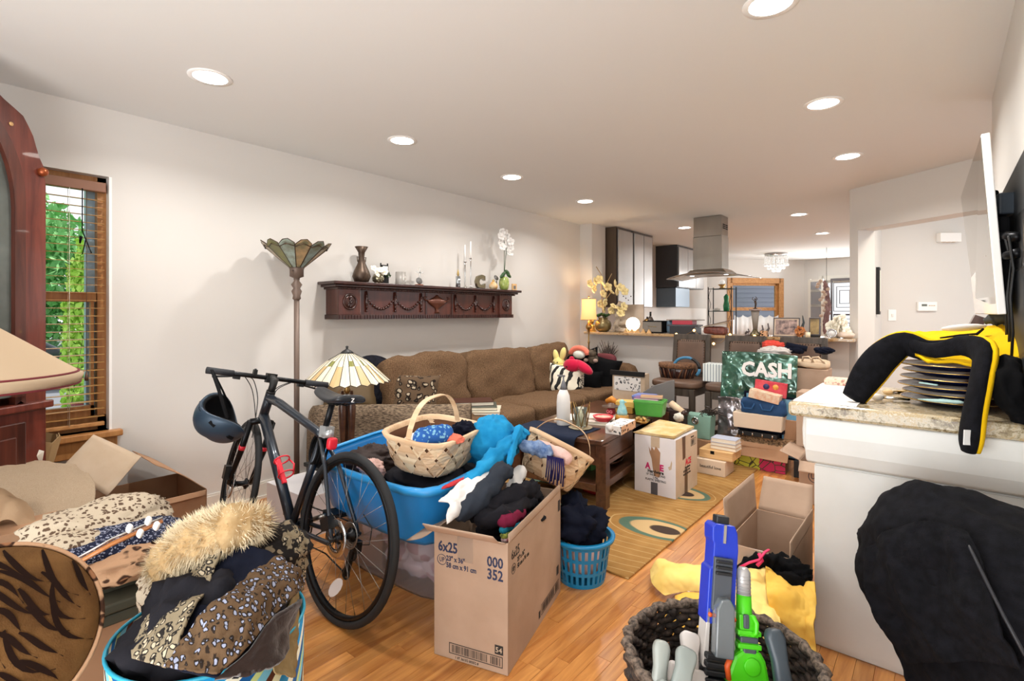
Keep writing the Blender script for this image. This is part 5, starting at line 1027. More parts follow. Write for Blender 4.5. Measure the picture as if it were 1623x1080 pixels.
# tiger print round cushion on a stool
Ur_=Vector((CN,SN,0))
tc=GZ(-22,1018,1.12);tq=T('round_cushion','round tiger-print plush cushion with piped edge at the lower left corner','cushion',(tc.x,tc.y,tc.z - .17));nrm=(Vector((0,0,CH)) - tc);nrm=(nrm.normalized()+Vector((0,0,.15))).normalized();rot=Vector((0,0,1)).rotation_difference(nrm).to_matrix().to_4x4()
m=MB();m.T=Matrix.Translation(tc) @ rot;m.lathe([(.002,.048),(.10,.046),(.16,.036),(.19,.018),(.198,0),(.19,-.02),(.15,-.04),(.002,-.045)],(0,0,0),56);m.done('cushion_body','tiger',tq)
m=MB();m.T=Matrix.Translation(tc) @ rot;random.seed(17);PF_=[(0,.048),(.10,.046),(.16,.036),(.19,.018),(.2,0)];zs=lambda r_:next(a[1]+(b[1] - a[1])*(r_ - a[0])/(b[0] - a[0]) for a,b in zip(PF_,PF_[1:]) if r_<=b[0]+1e-6)+.001
Ui=(rot.to_3x3().inverted() @ Ur_);Ui.z=0;Vi=Vector((-Ui.y,Ui.x,0));Vi=Vi if (rot.to_3x3() @ Vi).z>0 else -Vi
for a in range(-5,6):
    for b_ in range(-5,6):
        u0,v0=a*.052+(b_ % 2)*.026+random.uniform(-.009,.009),b_*.034+random.uniform(-.007,.007);th=R(-30)+.25*math.sin(a*1.1+b_*.6);L_=random.uniform(.09,.15);cu_=random.uniform(-.5,.5);q=[];ok=True
        for i in range(9):
            t=i/8;an=th+cu_*(t - .5)*1.6;p=Vector((u0+L_*(t - .5)*math.cos(an),v0+L_*(t - .5)*math.sin(an)+.006*math.sin(t*5+a)));w_=.0058*math.sin(PI*min(1,t*1.15+.06))**.6 if t<.92 else .001;nn=Vector((-math.sin(an),math.cos(an)))
            for s_ in (-1,0,1):
                r2=p+nn*w_*s_;rr_=r2.length;ok=ok and rr_<.195;l3=Ui.normalized()*r2.x+Vi.normalized()*r2.y;q.append((l3.x,l3.y,zs(min(rr_,.199))+.0012))
        if ok:m.add(q,[(3*i+k,3*i+k+1,3*i+k+4,3*i+k+3) for i in range(8) for k in (0,1)],True)
m.done('stripes',M('stripe_dark','#1a0b05',.95),tq,kind='stuff')
m=MB();m.T=Matrix.Translation(tc) @ rot;m.torus((0,0,.010),.199,.005,n=60);m.done('piping','leopard_tan',tq)
stl=T('stool','dark stool hidden beneath the tiger-print cushion','stool',(tc.x - .05,tc.y - .04,0));m=MB();m.cyl((tc.x - .06,tc.y - .05,.33),(tc.x - .06,tc.y - .05,.36),.15,n=30);m.done('seat','cherry',stl)
for k in range(4):a=PI/4+PI/2*k;m=MB();m.cyl((tc.x - .06+.12*math.cos(a),tc.y - .05+.12*math.sin(a),0),(tc.x - .06+.10*math.cos(a),tc.y - .05+.10*math.sin(a),.33),.012);m.done('leg','cherry',stl)
# striped hat box with coats
hx=Vector((-1.455,.52,0));hb=T('hat_box','round hat box with swirling blue, brown and cream stripes','box',tuple(hx));m=MB();m.lathe([(.21,0),(.215,.10),(.22,.47)],tuple(hx),56,capt=False);m.done('drum','hatbox_stripes',hb,solid=.004)
m=MB();m.torus((hx.x,hx.y,.472),.221,.0045,n=56);m.done('rim',M('rim_teal','#2e9ab8',.3),hb)
m=MB();m.torus((hx.x+.16,hx.y - .15,.44),.03,.004,(1,-1,0),20,6);m.done('cord_handle','cloth_navy',hb)
H=lambda px,py,Z:GZ(px,py,Z)
heap('stored_coat',(hx.x,hx.y,.43),(.185,.185,.17),'cloth_charcoal','dark garments packed deep inside the striped hat box',seed=22)
m=MB();m.sheet([[H(215,1045,1.20),H(228,985,1.34),H(262,930,1.46),H(285,893,1.55)],[H(262,1058,1.12),H(275,980,1.24),H(320,915,1.36),H(345,862,1.46)],[H(310,1068,1.09),H(335,990,1.18),H(372,925,1.28),H(395,868,1.40)],[H(345,1075,1.09),H(385,1010,1.16),H(425,945,1.25),H(440,880,1.38)]],44,44,wr=.012,freq=9,seed=2,fold=.006)
one('paisley_shawl',m,'cloth_navy','dark navy velvet shawl with paisley border spilling out of the hat box','shawl',solid=.006)
m=MB();m.sheet([[H(213,1046,1.155),H(226,984,1.29),H(258,925,1.41),H(262,890,1.50)],[H(238,1052,1.10),H(258,980,1.21),H(296,918,1.34),H(318,872,1.43)],[H(268,1060,1.065),H(300,990,1.155),H(332,930,1.28),H(362,862,1.39)]],36,36,wr=.012,freq=9,seed=2,fold=.006);one('paisley_border',m,'paisley_light','light paisley-patterned border strip of the navy shawl, left side','shawl',solid=.006)
m=MB();m.sheet([[H(268,1062,1.07),H(310,1000,1.13),H(362,940,1.20),H(400,905,1.28),H(440,885,1.36)],[H(310,1066,1.045),H(345,1010,1.09),H(395,965,1.16),H(435,930,1.24),H(475,905,1.34)],[H(345,1070,1.05),H(385,1035,1.09),H(425,985,1.16),H(460,950,1.25),H(487,925,1.35)]],44,60,wr=.018,freq=12,seed=6,fold=.012,fdir=(.3,.2,.9));one('paisley_scarf',m,'paisley','ruffled brown and blue paisley scarf draped across the hat box','scarf',solid=.005)
m=MB();m.sheet([[H(340,1078,1.05),H(385,1040,1.09),H(430,990,1.15),H(465,955,1.24)],[H(395,1070,1.08),H(430,1060,1.12),H(455,1030,1.2),H(474,950,1.32)]],20,30,wr=.015,freq=10,seed=8,fold=.01);one('fur_trim',m,M('brown_velvet','#2b1d17',.95,sheen=.3,bmp=(120,.5,.003)),'dark brown velvet edge hanging below the paisley scarf','scarf',solid=.01)
m=MB();m.sheet([[H(432,995,1.24),H(455,960,1.30),H(474,930,1.36)],[H(430,1060,1.20),H(452,1050,1.26),H(472,1000,1.32)],[H(440,1074,1.20),H(455,1078,1.25),H(468,1055,1.30)]],24,24,wr=.01,freq=14,fold=.01,seed=3);one('olive_scarf',m,M('cloth_olive','#7a6846',.9,var=(20,'#94815c'),bmp=(150,.4,.003)),'thin olive chiffon scarf hanging down the right side of the hat box','scarf',solid=.003)
heap('speckled_shawl',H(425,880,1.52),(.11,.11,.09),spots('dark_paisley','#1e1a19','#8a7c66',40,.35,fur=False),'black lace-patterned scarf bunched behind the fur collar',seed=31)
heap('ruffled_scarf',H(455,900,1.50),(.055,.05,.10),'paisley_light','pale ruffled scarf end at the right rim of the hat box',seed=33,fold=.16)
heap('leopard_scarf',H(262,935,1.60),(.07,.07,.10),'leopard_white','grey-brown speckled scarf tucked at the left rim of the hat box',seed=35)
# long-pile fur collar: lumpy core with thousands of tufts
core=[H(258,905,1.42),H(285,875,1.42),H(325,855,1.42),H(368,838,1.42),H(410,828,1.46)];rad=[.045,.062,.066,.066,.046]
fc=T('fur_collar','thick blond long-pile fur collar on top of the hat box clothes','fur collar',tuple(core[2] - Vector((0,0,.07))));m=MB();m.tube([core[0]+(core[0] - core[1])*.5]+core+[core[-1]+(core[-1] - core[-2])*.5],[.012]+rad+[.012],20,wr=.012);m.done('pelt','fur',fc)
m=MB();random.seed(4)
for _ in range(9000):
    t=random.random()*(len(core) - 1);i=min(int(t),len(core) - 2);f=t - i;c=core[i].lerp(core[i+1],f);r_=rad[i]+(rad[i+1] - rad[i])*f;d=Vector([random.gauss(0,1) for _ in range(3)]);ax_=(core[i+1] - core[i]).normalized()
    if 0<t<3.9 and i not in (0,3):d -=ax_*d.dot(ax_)
    d.normalize()
    if (i==0 and f<.15) or (i==3 and f>.85):pass
    base=c+d*r_*.92;tip=c+d*(r_+random.uniform(.010,.024))+Vector([random.uniform(-.009,.009) for _ in range(3)]) - Vector((0,0,.005));sd=d.orthogonal().normalized()*.0013;m.add([base - sd,base+sd,tip],[(0,1,2)])
m.done('long_hairs',M('fur_tip','#d9c9a9',.8),fc,kind='stuff')
# ================================================================ CLOTHES IN THE TUB, BASKETS AND TALL BOX
heap('brown_blouse',(-2.19,1.52,.535),(.13,.15,.07),'cloth_brown','dark brown satin blouse bunched in the left end of the blue tub',seed=41,fold=.16)
heap('pale_blouse',(-2.05,1.42,.55),(.07,.05,.04),'cloth_pink','pale blush top beside the brown blouse in the blue tub',seed=42)
heap('tub_clothes',(-1.82,1.63,.49),(.27,.20,.10),'cloth_charcoal','dark clothes filling the blue tub under the splint basket',seed=43)
def inb(px,py,Z):return GZ(px,py,Z)
m=MB();m.ball((-1.80,1.58,.68),(.135,.15,.055),30,20,disp=.15,seed=5,fold=.06);one('folded_sweater',m,'cloth_white','white sweater filling the splint basket in the blue tub','clothes')
a,b_=GZ(655,700,2.18),GZ(718,690,2.26)
m=MB();m.tube([a,a.lerp(b_,.5)+Vector((0,0,.01)),b_],[.042,.046,.044],18,wr=.006);one('knit_roll',m,'blue_knit','rolled blue and aqua knitted blanket in the splint basket','blanket')
heap('coral_scarf',GZ(722,696,2.22),(.045,.03,.02),M('coral','#d9735c',.9),'coral scarf next to the blue knit roll in the splint basket',seed=51);heap('dark_hat',GZ(735,683,2.38),(.06,.05,.045),'cloth_navy','dark knit hat at the right end of the splint basket',seed=52)
heap('teal_blanket',GZ(782,700,2.42),(.12,.12,.12),'cloth_teal','teal fleece bunched between the two splint baskets',seed=53,fold=.05,disp=.12)
m=MB();m.tube([GZ(735,770,2.05),GZ(765,745,2.12),GZ(795,715,2.25),GZ(822,692,2.38),GZ(830,678,2.4)],[.022,.032,.036,.038,.028],16,wr=.014);m.tube([GZ(825,675,2.4),GZ(812,712,2.25),GZ(806,742,2.15)],[.030,.016,.008],10,wr=.006);one('teal_shirt',m,'cloth_teal','twisted bright teal shirt sleeve rising between the baskets','clothes')
m=MB();m.tube([GZ(700,775,2.02),GZ(740,757,2.08),GZ(770,742,2.14),GZ(797,730,2.2)],[.012,.014,.016,.014],10,sy=.5,wr=.004);one('red_belt',m,'cloth_red','red satin strip between the blue tub and the white shirt','clothes')
m=MB();m.sheet([[inb(695,792,1.93),inb(735,765,2.04),inb(775,742,2.16)],[inb(712,800,1.90),inb(742,778,2.0),inb(785,748,2.12)],[inb(708,815,1.88),inb(725,805,1.90),inb(780,762,2.1)],[inb(706,832,1.86),inb(745,800,1.95),inb(776,775,2.08)]],34,34,wr=.016,freq=11,seed=12,fold=.012);one('white_shirt',m,'cloth_white','crumpled off-white shirt draped over the left edge of the tall box','clothes',solid=.006)
m=MB();m.tube([inb(722,822,1.90),inb(760,790,1.98),inb(790,755,2.08),inb(805,742,2.14)],[.03,.046,.040,.036],22,wr=.010);one('rolled_trousers',m,M('cloth_slate','#2d323b',.85,bmp=(150,.3,.002)),'dark slate rolled trousers standing out of the tall box','clothes')
m=MB();m.ball(Vector((-1.385,1.66,.42)),(.105,.21,.06),40,30,disp=.2,fold=.06,seed=61);one('packed_clothes',m,'cloth_charcoal','dark clothes filling the tall 6x25 box','clothes')
m=MB();m.tube([inb(740,818,1.98),inb(775,808,1.99),inb(815,788,2.06),inb(840,779,2.18),inb(856,785,2.27)],[.038,.046,.040,.042,.03],22,wr=.016);m.tube([inb(752,824,1.94),inb(795,818,1.93),inb(826,802,2.06),inb(842,794,2.18)],[.03,.034,.034,.03],18,wr=.012);one('black_sweatpants',m,'cloth_charcoal','black sweatpants twisted across the top of the tall box','clothes')
m=MB();m.tube([inb(793,830,1.88),inb(810,822,1.94),inb(832,813,2.05)],[.024,.030,.026],18,wr=.008);one('maroon_towel',m,'cloth_maroon','rolled maroon towel near the front of the tall box','towel')
for mt,lb,p0,p1,sd in ((M('cloth_aqua','#1c6f86',.9),'dark teal garment under the maroon towel roll',(794,842),(832,826),71),(M('cloth_lime','#b9c458',.9,var=(40,'#3a4530')),'lime green printed shirt at the front corner of the tall box',(796,850),(824,838),72),(M('cloth_print','#d9c8c8',.9,var=(50,'#8c1f35')),'red and white patterned cloth tucked by the box flap',(797,857),(818,847),73)):
    m=MB();m.tube([inb(*p0,1.87),inb(*p1,2.02)],[.018,.019],14,wr=.006);one('folded_shirt',m,mt,lb,'clothes')
m=MB();m.tube([inb(800,800,2.18),inb(815,770,2.24),inb(830,740,2.3)],[.03,.035,.03],16,wr=.01);one('pale_sleeve',m,'cloth_white','pale sleeve beside the tipped splint basket','clothes')
# second basket contents
m=MB();m.tube([GZ(822,705,2.36),GZ(850,712,2.34),GZ(876,722,2.34)],[.03,.034,.03],14,wr=.01);one('plaid_shirt',m,M('plaid','#46608c',.9,var=(30,'#8ba0c0')),'blue plaid shirt spilling from the tipped basket','clothes')
m=MB();m.tube([GZ(848,702,2.42),GZ(872,714,2.38),GZ(892,724,2.36),GZ(904,734,2.34)],[.02,.03,.034,.022],16,wr=.004);one('pink_sleeve',m,'cloth_pink','fluffy pale pink sleeve hanging out of the tipped basket','clothes')
m=MB()
for k in range(12):a=GZ(868+k*2.2,722+k*.5,2.31);m.tube([a,a+Vector((.004*(k % 3),-.004,-.05)),a+Vector((-.006+.003*(k % 4),-.006,-.10 - .012*(k % 3)))],.0035,5)
one('tassel_scarf',m,M('indigo','#25214f',.9),'indigo tasselled scarf fringe hanging over the tipped basket','scarf',kind='stuff')
# ================================================================ RIGHT FOREGROUND
# dark seagrass basket
bc_=Vector((-.43,1.34,0));wb_=T('woven_basket','round dark brown seagrass basket full of toy blasters','basket',tuple(bc_));M('seagrass','#120c09',.75,var=(70,'#4a3a30',(1,1,1)),bmp=(120,.6,.006));M('seagrass_rim','#21170f',.7,var=(80,'#7d6b5c'),bmp=(160,.6,.006))
rows_=21
for k in range(rows_+1):
    z=.012+.40*k/rows_;r_=.185+.045*(k/rows_)**.6;m=MB();n=110;pts=[(bc_.x+(r_+.0055*math.sin(i*PI*2*27/n+(k % 2)*PI))*math.cos(2*PI*i/n),bc_.y+(r_+.0055*math.sin(i*PI*2*27/n+(k % 2)*PI))*math.sin(2*PI*i/n),z+.003*noise.noise(Vector((i*.3,k,0)))) for i in range(n)];rs=[.0105+.0035*math.sin(i*2.3+k) for i in range(n)]
    m.tube(pts,rs if k<rows_ else [.013+.003*math.sin(i*1.9) for i in range(n)],6,closed=True);m.done('coil' if k<rows_ else 'rim','seagrass' if k<rows_ else 'seagrass_rim',wb_)
m=MB();m.cyl((bc_.x,bc_.y,0),(bc_.x,bc_.y,.012),.18,n=40);m.done('bottom','seagrass',wb_)
heap('basket_toys',(bc_.x,bc_.y,.11),(.16,.16,.09),spots('toy_bits','#1a1514','#6b2a58',30,.2,fur=False),'dark odds and ends at the bottom of the seagrass basket','toys',seed=91,kind='stuff')
Wn=W(-1,0);Ur=Vector((CN,SN,0))
class Frame:
    """local frame laid against the line from pixel point b (low) to t (high)"""
    def __init__(s,b,t,Zb,Zt):s.o=GZ(*b,Zb);s.e=GZ(*t,Zt);s.V=(s.e - s.o).normalized();s.L=(s.e - s.o).length;s.W_=(Ur.cross(s.V));s.W_=s.W_.normalized()*1;s.W_=s.W_ if s.W_.dot(Wn)>0 else -s.W_;s.U=s.V.cross(s.W_).normalized();s.U=s.U if s.U.dot(Ur)>0 else -s.U;s.M=Matrix((s.U,s.V,s.W_)).transposed().to_4x4();s.M.translation=s.o
    def mb(s):m=MB();m.T=s.M.copy();return m
def blaster_blue():
    f=Frame((1128,1120),(1145,822),1.27,1.36);L=f.L;t=T('toy_blaster','tall blue, grey and white toy dart blaster standing in the seagrass basket','toy',tuple(f.o));K=.00168
    y=lambda py:L*(1120 - py)/298.0;u=lambda px,py:(px - (1128+17*(1120 - py)/298.))*K
    M('toy_blue','#1636b8',.3);M('toy_grey','#4a5058',.35);M('toy_white','#cfc9c4',.4);M('toy_dark','#1d1f22',.45);M('toy_clear','#6c7478',.1,alpha=.9,coat=1)
    m=f.mb();m.prism([(-.038,y(990)),(-.038,y(905)),(-.030,y(900)),(-.030,y(862)),(-.034,y(858)),(-.036,y(836)),(-.028,y(830)),(.022,y(830)),(.030,y(842)),(.034,y(870)),(.032,y(905)),(.034,y(990))],.06,(0,0,-.03),((1,0,0),(0,1,0),(0,0,1)));m.done('barrel_shell','toy_blue',t,bevel=.003)
    m=f.mb();m.box((-.004,y(826),0),(.034,.026,.03));m.box((-.004,y(834),.002),(.03,.01,.04));m.done('sight','toy_dark',t,bevel=.003)
    m=f.mb();m.box((-.004,y(845),.031),(.007,.045,.004));m.done('sight_rail','chrome',t)
    m=f.mb();m.box((-.006,y(925),.034),(.046,.125,.012));m.done('slide','toy_grey',t,bevel=.002)
    for k in range(3):m=f.mb();m.box((-.006,y(889+9*k),.043),(.040,.007,.01));m.done('rib','toy_dark',t,bevel=.002)
    m=f.mb();m.prism([(-.024,y(1032)),(-.026,y(960)),(-.016,y(945)),(.004,y(942)),(.018,y(955)),(.022,y(1032))],.035,(0,0,.03),((1,0,0),(0,1,0),(0,0,1)));m.done('dart_magazine','toy_clear',t,bevel=.004)
    for s_ in (-1,1):m=f.mb();m.prism([(s_*.026,y(1060)),(s_*.028,y(965)),(s_*.036,y(965)),(s_*.040,y(1055))][::s_],.05,(0,0,-.02),((1,0,0),(0,1,0),(0,0,1)));m.done('side_panel','toy_white',t,bevel=.002)
    m=f.mb();m.box((-.004,y(1100),0),(.064,.11,.06));m.done('grip_core','toy_dark',t,bevel=.006)
    for k in range(5):m=f.mb();m.box((-.004,y(1036+12*k),.036),(.068,.013,.022));m.done('grip_ring','toy_dark',t,bevel=.003)
    for s_,py in ((-1,975),(1,977)):m=f.mb();m.cyl((s_*.030,y(py),.028),(s_*.030,y(py),.036),.005);m.done('button',M('toy_orange','#e8622a',.35),t)
blaster_blue()
def blaster_green():
    f=Frame((1182,1120),(1178,905),1.24,1.32);L=f.L;t=T('toy_blaster','bright green toy dart blaster with a silver muzzle in the seagrass basket','toy',tuple(f.o));y=lambda py:L*(1120 - py)/215.0
    M('toy_green','#4fcf1a',.3);M('toy_silver','#b3b1b0',.35,.3)
    m=f.mb();m.lathe([(.017,0),(.017,.055),(.010,.066)],(0,y(946),0),20,ax=(0,1,0));[m.torus((0,y(944 - 6*k),0),.0172,.0012,(0,1,0),20,4) for k in range(6)];m.done('muzzle','toy_silver',t)
    m=f.mb();m.cyl((0,y(907),0),(0,y(903),0),.006);m.done('muzzle_tip','toy_dark',t)
    m=f.mb();m.cyl((0,y(1010),0),(0,y(945),0),.020,.018);m.done('barrel','toy_green',t)
    m=f.mb();m.prism([(-.018,y(1045)),(-.020,y(975)),(.022,y(975)),(.026,y(985)),(.026,y(1045))],.04,(0,0,-.02),((1,0,0),(0,1,0),(0,0,1)));m.tube([(.012,y(975),.022),(.018,y(985),.030),(.016,y(1000),.030),(.010,y(1006),.022)],.006,8);m.done('receiver','toy_green',t,bevel=.004)
    m=f.mb();m.box((-.004,y(985),.021),(.014,.032,.008));m.box((.003,y(1014),.0),(.044,.014,.046));m.box((.003,y(1036),.014),(.032,.03,.02));m.done('grey_insert','toy_grey',t,bevel=.003)
    for k in (1003,1024):m=f.mb();m.box((.003,y(k),0),(.058,.012,.05));m.done('clamp','toy_green',t,bevel=.003)
    m=f.mb();m.prism([(-.055,y(1120)),(-.052,y(1070)),(-.035,y(1040)),(-.015,y(1030)),(.03,y(1030)),(.042,y(1045)),(.050,y(1075)),(.048,y(1120))],.055,(0,0,-.03),((1,0,0),(0,1,0),(0,0,1)));m.done('body','toy_green',t,bevel=.008)
    m=f.mb();m.cyl((.006,y(1054),.022),(.006,y(1054),.030),.020,n=24);m.done('round_cap','toy_green',t,bevel=.002)
    m=f.mb();m.tube([(-.044,y(1045),.02),(-.052,y(1058),.02),(-.048,y(1078),.02)],.007,8);m.done('trigger','toy_orange',t)
blaster_green()
def grip(bp,tp,mat,label,w_=.042,Z=1.26,nm='toy_blaster'):
    f=Frame(bp,tp,Z - .03,Z+.02);t=T(nm,label,'toy',tuple(f.o));L=f.L
    m=f.mb();m.prism([(-w_/2*.8,0),(-w_/2*.7,L*.5),(-w_/2,L*.86),(-w_/2*.7,L),(w_/2*.7,L),(w_/2,L*.84),(w_/2*.85,L*.45),(w_/2,0)],.032,(0,0,-.016),((1,0,0),(0,1,0),(0,0,1)),True);m.done('grip',mat,t,bevel=.010)
    m=f.mb();m.box((0,-.02,-.005),(w_*1.9,.05,.04));m.done('body',mat,t,bevel=.008);return t
grip((1042,1100),(1049,1015),M('toy_pale','#9ea39d',.35),'pale grey-green toy pistol upright at the left of the seagrass basket',.04,1.22);grip((1075,1095),(1090,1028),M('toy_pale2','#8b938f',.3),'rounded grey toy pistol grip leaning right in the seagrass basket',.048,1.17);grip((1090,1060),(1094,1003),'toy_white','boxy white toy blaster part behind the rounded grey grip',.05,1.30)
grip((1243,1100),(1225,996),M('toy_slate','#3a444c',.4),'slate grey toy pistol grip at the right of the seagrass basket',.046,1.22)
# yellow clothes and black jacket behind the basket
G0=lambda px,py,h:GH(px,py,h);G_=lambda px,py,Z:GZ(px,py,Z)
m=MB();m.sheet([[G0(1032,905,.03),G0(1045,890,.08),G0(1075,895,.10),G0(1120,898,.12),G0(1165,893,.16)],[G0(1035,925,.04),G0(1060,915,.10),G0(1090,912,.13),G0(1130,910,.15),G0(1170,905,.19)],[G0(1055,945,.02),G0(1080,938,.06),G0(1110,938,.10),G0(1150,950,.12),G0(1180,960,.15)]],30,50,wr=.012,freq=8,seed=3,fold=.008);one('yellow_robe',m,'cloth_yellow','pale yellow sleeve lying on the floor behind the seagrass basket','clothes',solid=.01)
m=MB();m.sheet([[G_(1120,915,2.2),G_(1160,895,2.12),G_(1215,893,2.05),G_(1226,910,2.0)],[G_(1118,935,2.05),G_(1165,925,1.98),G_(1205,925,1.93),G_(1230,935,1.9)],[G_(1122,965,1.9),G_(1165,970,1.82),G_(1210,975,1.78),G_(1235,985,1.76)],[G_(1125,1000,1.82),G_(1170,1020,1.76),G_(1210,1030,1.72),G_(1240,1035,1.70)]],40,40,wr=.03,freq=7,seed=21,fold=.02,fdir=(.9,.1,.4));one('yellow_blanket',m,'cloth_yellow','pale yellow blanket heaped behind the toy blasters','clothes',solid=.008)
m=MB();m.sheet([[G_(1213,903,1.97),G_(1245,918,1.92),G_(1272,925,1.88),G_(1293,930,1.85)],[G_(1216,935,1.88),G_(1250,950,1.82),G_(1275,955,1.8),G_(1293,958,1.78)],[G_(1225,965,1.82),G_(1255,985,1.76),G_(1278,990,1.74),G_(1293,985,1.73)],[G_(1228,1020,1.76),G_(1260,1040,1.70),G_(1280,1045,1.69),G_(1293,1045,1.68)]],44,44,wr=.022,freq=9,seed=5,fold=.026,fdir=(.4,.2,1));one('golden_blanket',m,'cloth_yellow_deep','deeper golden yellow folds against the white cabinet','clothes',solid=.008);heap('laundry_pile',(-.62,1.93,.10),(.20,.14,.12),'cloth_yellow_deep','low mound of yellow laundry on the floor beneath the yellow blanket',seed=101,fold=.05,disp=.15,zmin=.002)
m=MB();m.tube([GZ(1168,903,2.0),GZ(1185,896,2.02),GZ(1215,890,2.0),GZ(1240,896,1.97),GZ(1264,906,1.93),GZ(1280,914,1.9),GZ(1288,918,1.89)],[.006,.025,.038,.042,.042,.036,.01],20,wr=.016);m.tube([GZ(1220,908,1.96),GZ(1255,920,1.9),GZ(1284,928,1.87)],[.01,.03,.012],16,wr=.01);one('puffer_jacket',m,'cloth_black','black puffer jacket lying against the open box beside the cabinet','jacket')
m=MB();m.tube([GZ(1172,900,1.95),GZ(1188,892,1.94),GZ(1203,888,1.93),GZ(1212,876,1.93),GZ(1218,872,1.95)],.007,8,sy=.6);m.tube([GZ(1203,878,1.95),GZ(1208,889,1.93),GZ(1200,897,1.925)],.007,8);one('pink_strap',m,M('hot_pink','#e02d62',.5),'hot pink strap on the black puffer jacket','strap')
m=MB();c=GZ(1180,874,2.2);m.box(c,(.16,.06,.012),(.1,.1,.3));one('white_carton',m,'card_white','white box lid corner behind the black puffer jacket','lid',bevel=.002)
heap('floor_clothes',(-.55,2.02,.06),(.16,.10,.10),'cloth_charcoal','dark clothes at the foot of the open box',seed=107,zmin=.002)
# black fleece jacket over a chair in front of the cabinet
ch_=T('side_chair','dark chair hidden under the black jacket','chair',(.06,1.80,0));m=MB();m.bb((-.02,1.90,.40),(.19,2.12,.43));m.done('seat','black',ch_)
for x in (.0,.17):
    for y in (1.92,2.10):m=MB();m.box((x,y,.2),(.025,.025,.4));m.done('leg','black',ch_)
m=MB();m.bb((.0,2.09,.43),(.18,2.115,.62));m.done('backrest','black',ch_)
Jp=lambda px,py,Y:GY(px,py,Y)
jk=T('black_jacket','large black fleece jacket draped in front of the white cabinet','jacket',(.0,1.85,.05))
m=MB();m.sheet([[Jp(1360,880,2.05),Jp(1395,800,2.05),Jp(1450,785,2.05),Jp(1540,795,2.05),Jp(1640,835,2.05),Jp(1740,880,2.05)],[Jp(1357,872,1.95),Jp(1392,795,1.92),Jp(1450,775,1.90),Jp(1540,783,1.88),Jp(1640,822,1.86),Jp(1740,860,1.86)],[Jp(1362,905,1.90),Jp(1400,840,1.84),Jp(1460,815,1.78),Jp(1545,830,1.74),Jp(1640,870,1.70),Jp(1740,900,1.70)],[Jp(1372,945,1.88),Jp(1415,900,1.80),Jp(1470,880,1.74),Jp(1550,890,1.66),Jp(1640,930,1.62),Jp(1740,950,1.62)],[Jp(1400,1005,1.86),Jp(1440,970,1.78),Jp(1490,960,1.70),Jp(1560,960,1.62),Jp(1640,990,1.58),Jp(1740,1010,1.58)],[Jp(1428,1060,1.84),Jp(1470,1040,1.78),Jp(1520,1030,1.70),Jp(1580,1030,1.62),Jp(1650,1060,1.56),Jp(1740,1080,1.56)],[Jp(1455,1150,1.84),Jp(1500,1150,1.78),Jp(1550,1150,1.70),Jp(1600,1150,1.62),Jp(1660,1160,1.56),Jp(1740,1160,1.56)]],70,70,wr=.016,freq=7,seed=3,fold=.014,fdir=(.9,.2,.5));m.done('shell','fleece_black',jk,solid=.008)
Q_=lambda px,py,d:GY(px,py,d)
m=MB();m.sheet([[Q_(1378,870,1.83),Q_(1430,835,1.76),Q_(1480,828,1.72),Q_(1535,845,1.68)],[Q_(1376,930,1.81),Q_(1430,880,1.73),Q_(1500,870,1.68),Q_(1560,890,1.63)],[Q_(1400,985,1.80),Q_(1440,960,1.73),Q_(1510,950,1.66),Q_(1590,975,1.58)],[Q_(1440,1050,1.79),Q_(1480,1050,1.72),Q_(1550,1050,1.62),Q_(1620,1060,1.54)]],50,50,wr=.014,freq=9,seed=13,fold=.014,fdir=(.8,.1,.7));m.done('sleeve','fleece_black',jk,solid=.008)
m=MB();m.tube([Q_(1530,852,1.67),Q_(1538,870,1.64),Q_(1560,915,1.59),Q_(1590,975,1.55),Q_(1625,1040,1.50)],.004,8);m.done('piping',M('piping_grey','#222329',.5),jk)
# ================================================================ SMALL THINGS
def book(label,c,d,rz,col,grp=None,z=None,name='book',page='page'):
    t=T(name,label,'book' if name=='book' else 'album',(c[0],c[1],c[2]),grp,rz=rz if rz else .0001);x,y,h=d
    m=MB();m.bb((-x/2+.004,-y/2+.003,.003),(x/2 - .003,y/2 - .003,h - .003));m.done('pages',page,t)
    cm=M('cover_'+col,col,.45);m=MB();m.bb((-x/2,-y/2,0),(x/2,y/2,.003));m.bb((-x/2,-y/2,h - .003),(x/2,y/2,h));m.bb((-x/2,-y/2,.003),(-x/2+.004,y/2,h - .003));m.done('cover',cm,t);return t
# ---- sofa pillows and books
def pil(label,c,d,rot,mat,name='throw_pillow',**k):m=MB();m.pillow(c,d,rot,**k);return one(name,m,mat,label,'pillow')
c=GZ(592,605,4.02);m=MB();q=Vector((1.0,-.35,.35)).normalized();m.lathe([(.002,.07),(.12,.065),(.20,.03),(.215,0),(.2,-.03),(.12,-.06),(.002,-.065)],c,36,ax=q)
one('round_pillow',m,M('pillow_black','#101016',.85,var=(40,'#1d1e28'),bmp=(40,.9,.02)),'large round black pintucked pillow beside the stained glass table lamp','pillow')
c=GZ(655,628,4.0);pil('paisley print pillow with ruffled edge leaning in the sofa corner',c,(.40,.36,.15),(R(68),R(4),R(48)),'floral_corner' if 'floral_corner' in MATS else spots('floral_corner','#5d4a38','#1e1713',20,.42,ring=('#b3a28a',),fur=False),wr=.01)
c=GZ(556,622,3.93);pil('olive bronze pillow behind the table lamp shade',c,(.42,.30,.14),(R(66),0,R(46)),M('pillow_bronze','#5e4a2c',.6,bmp=(60,.4,.003)))
c=GZ(630,612,4.14);pil('bronze tweed pillow behind the paisley print pillow',c,(.42,.36,.13),(R(66),R(-8),R(46)),M('pillow_tweed','#6a523a',.9,var=(60,'#8a6c4c')))
bz=.485;bc0=GZ(752,655,4.15)
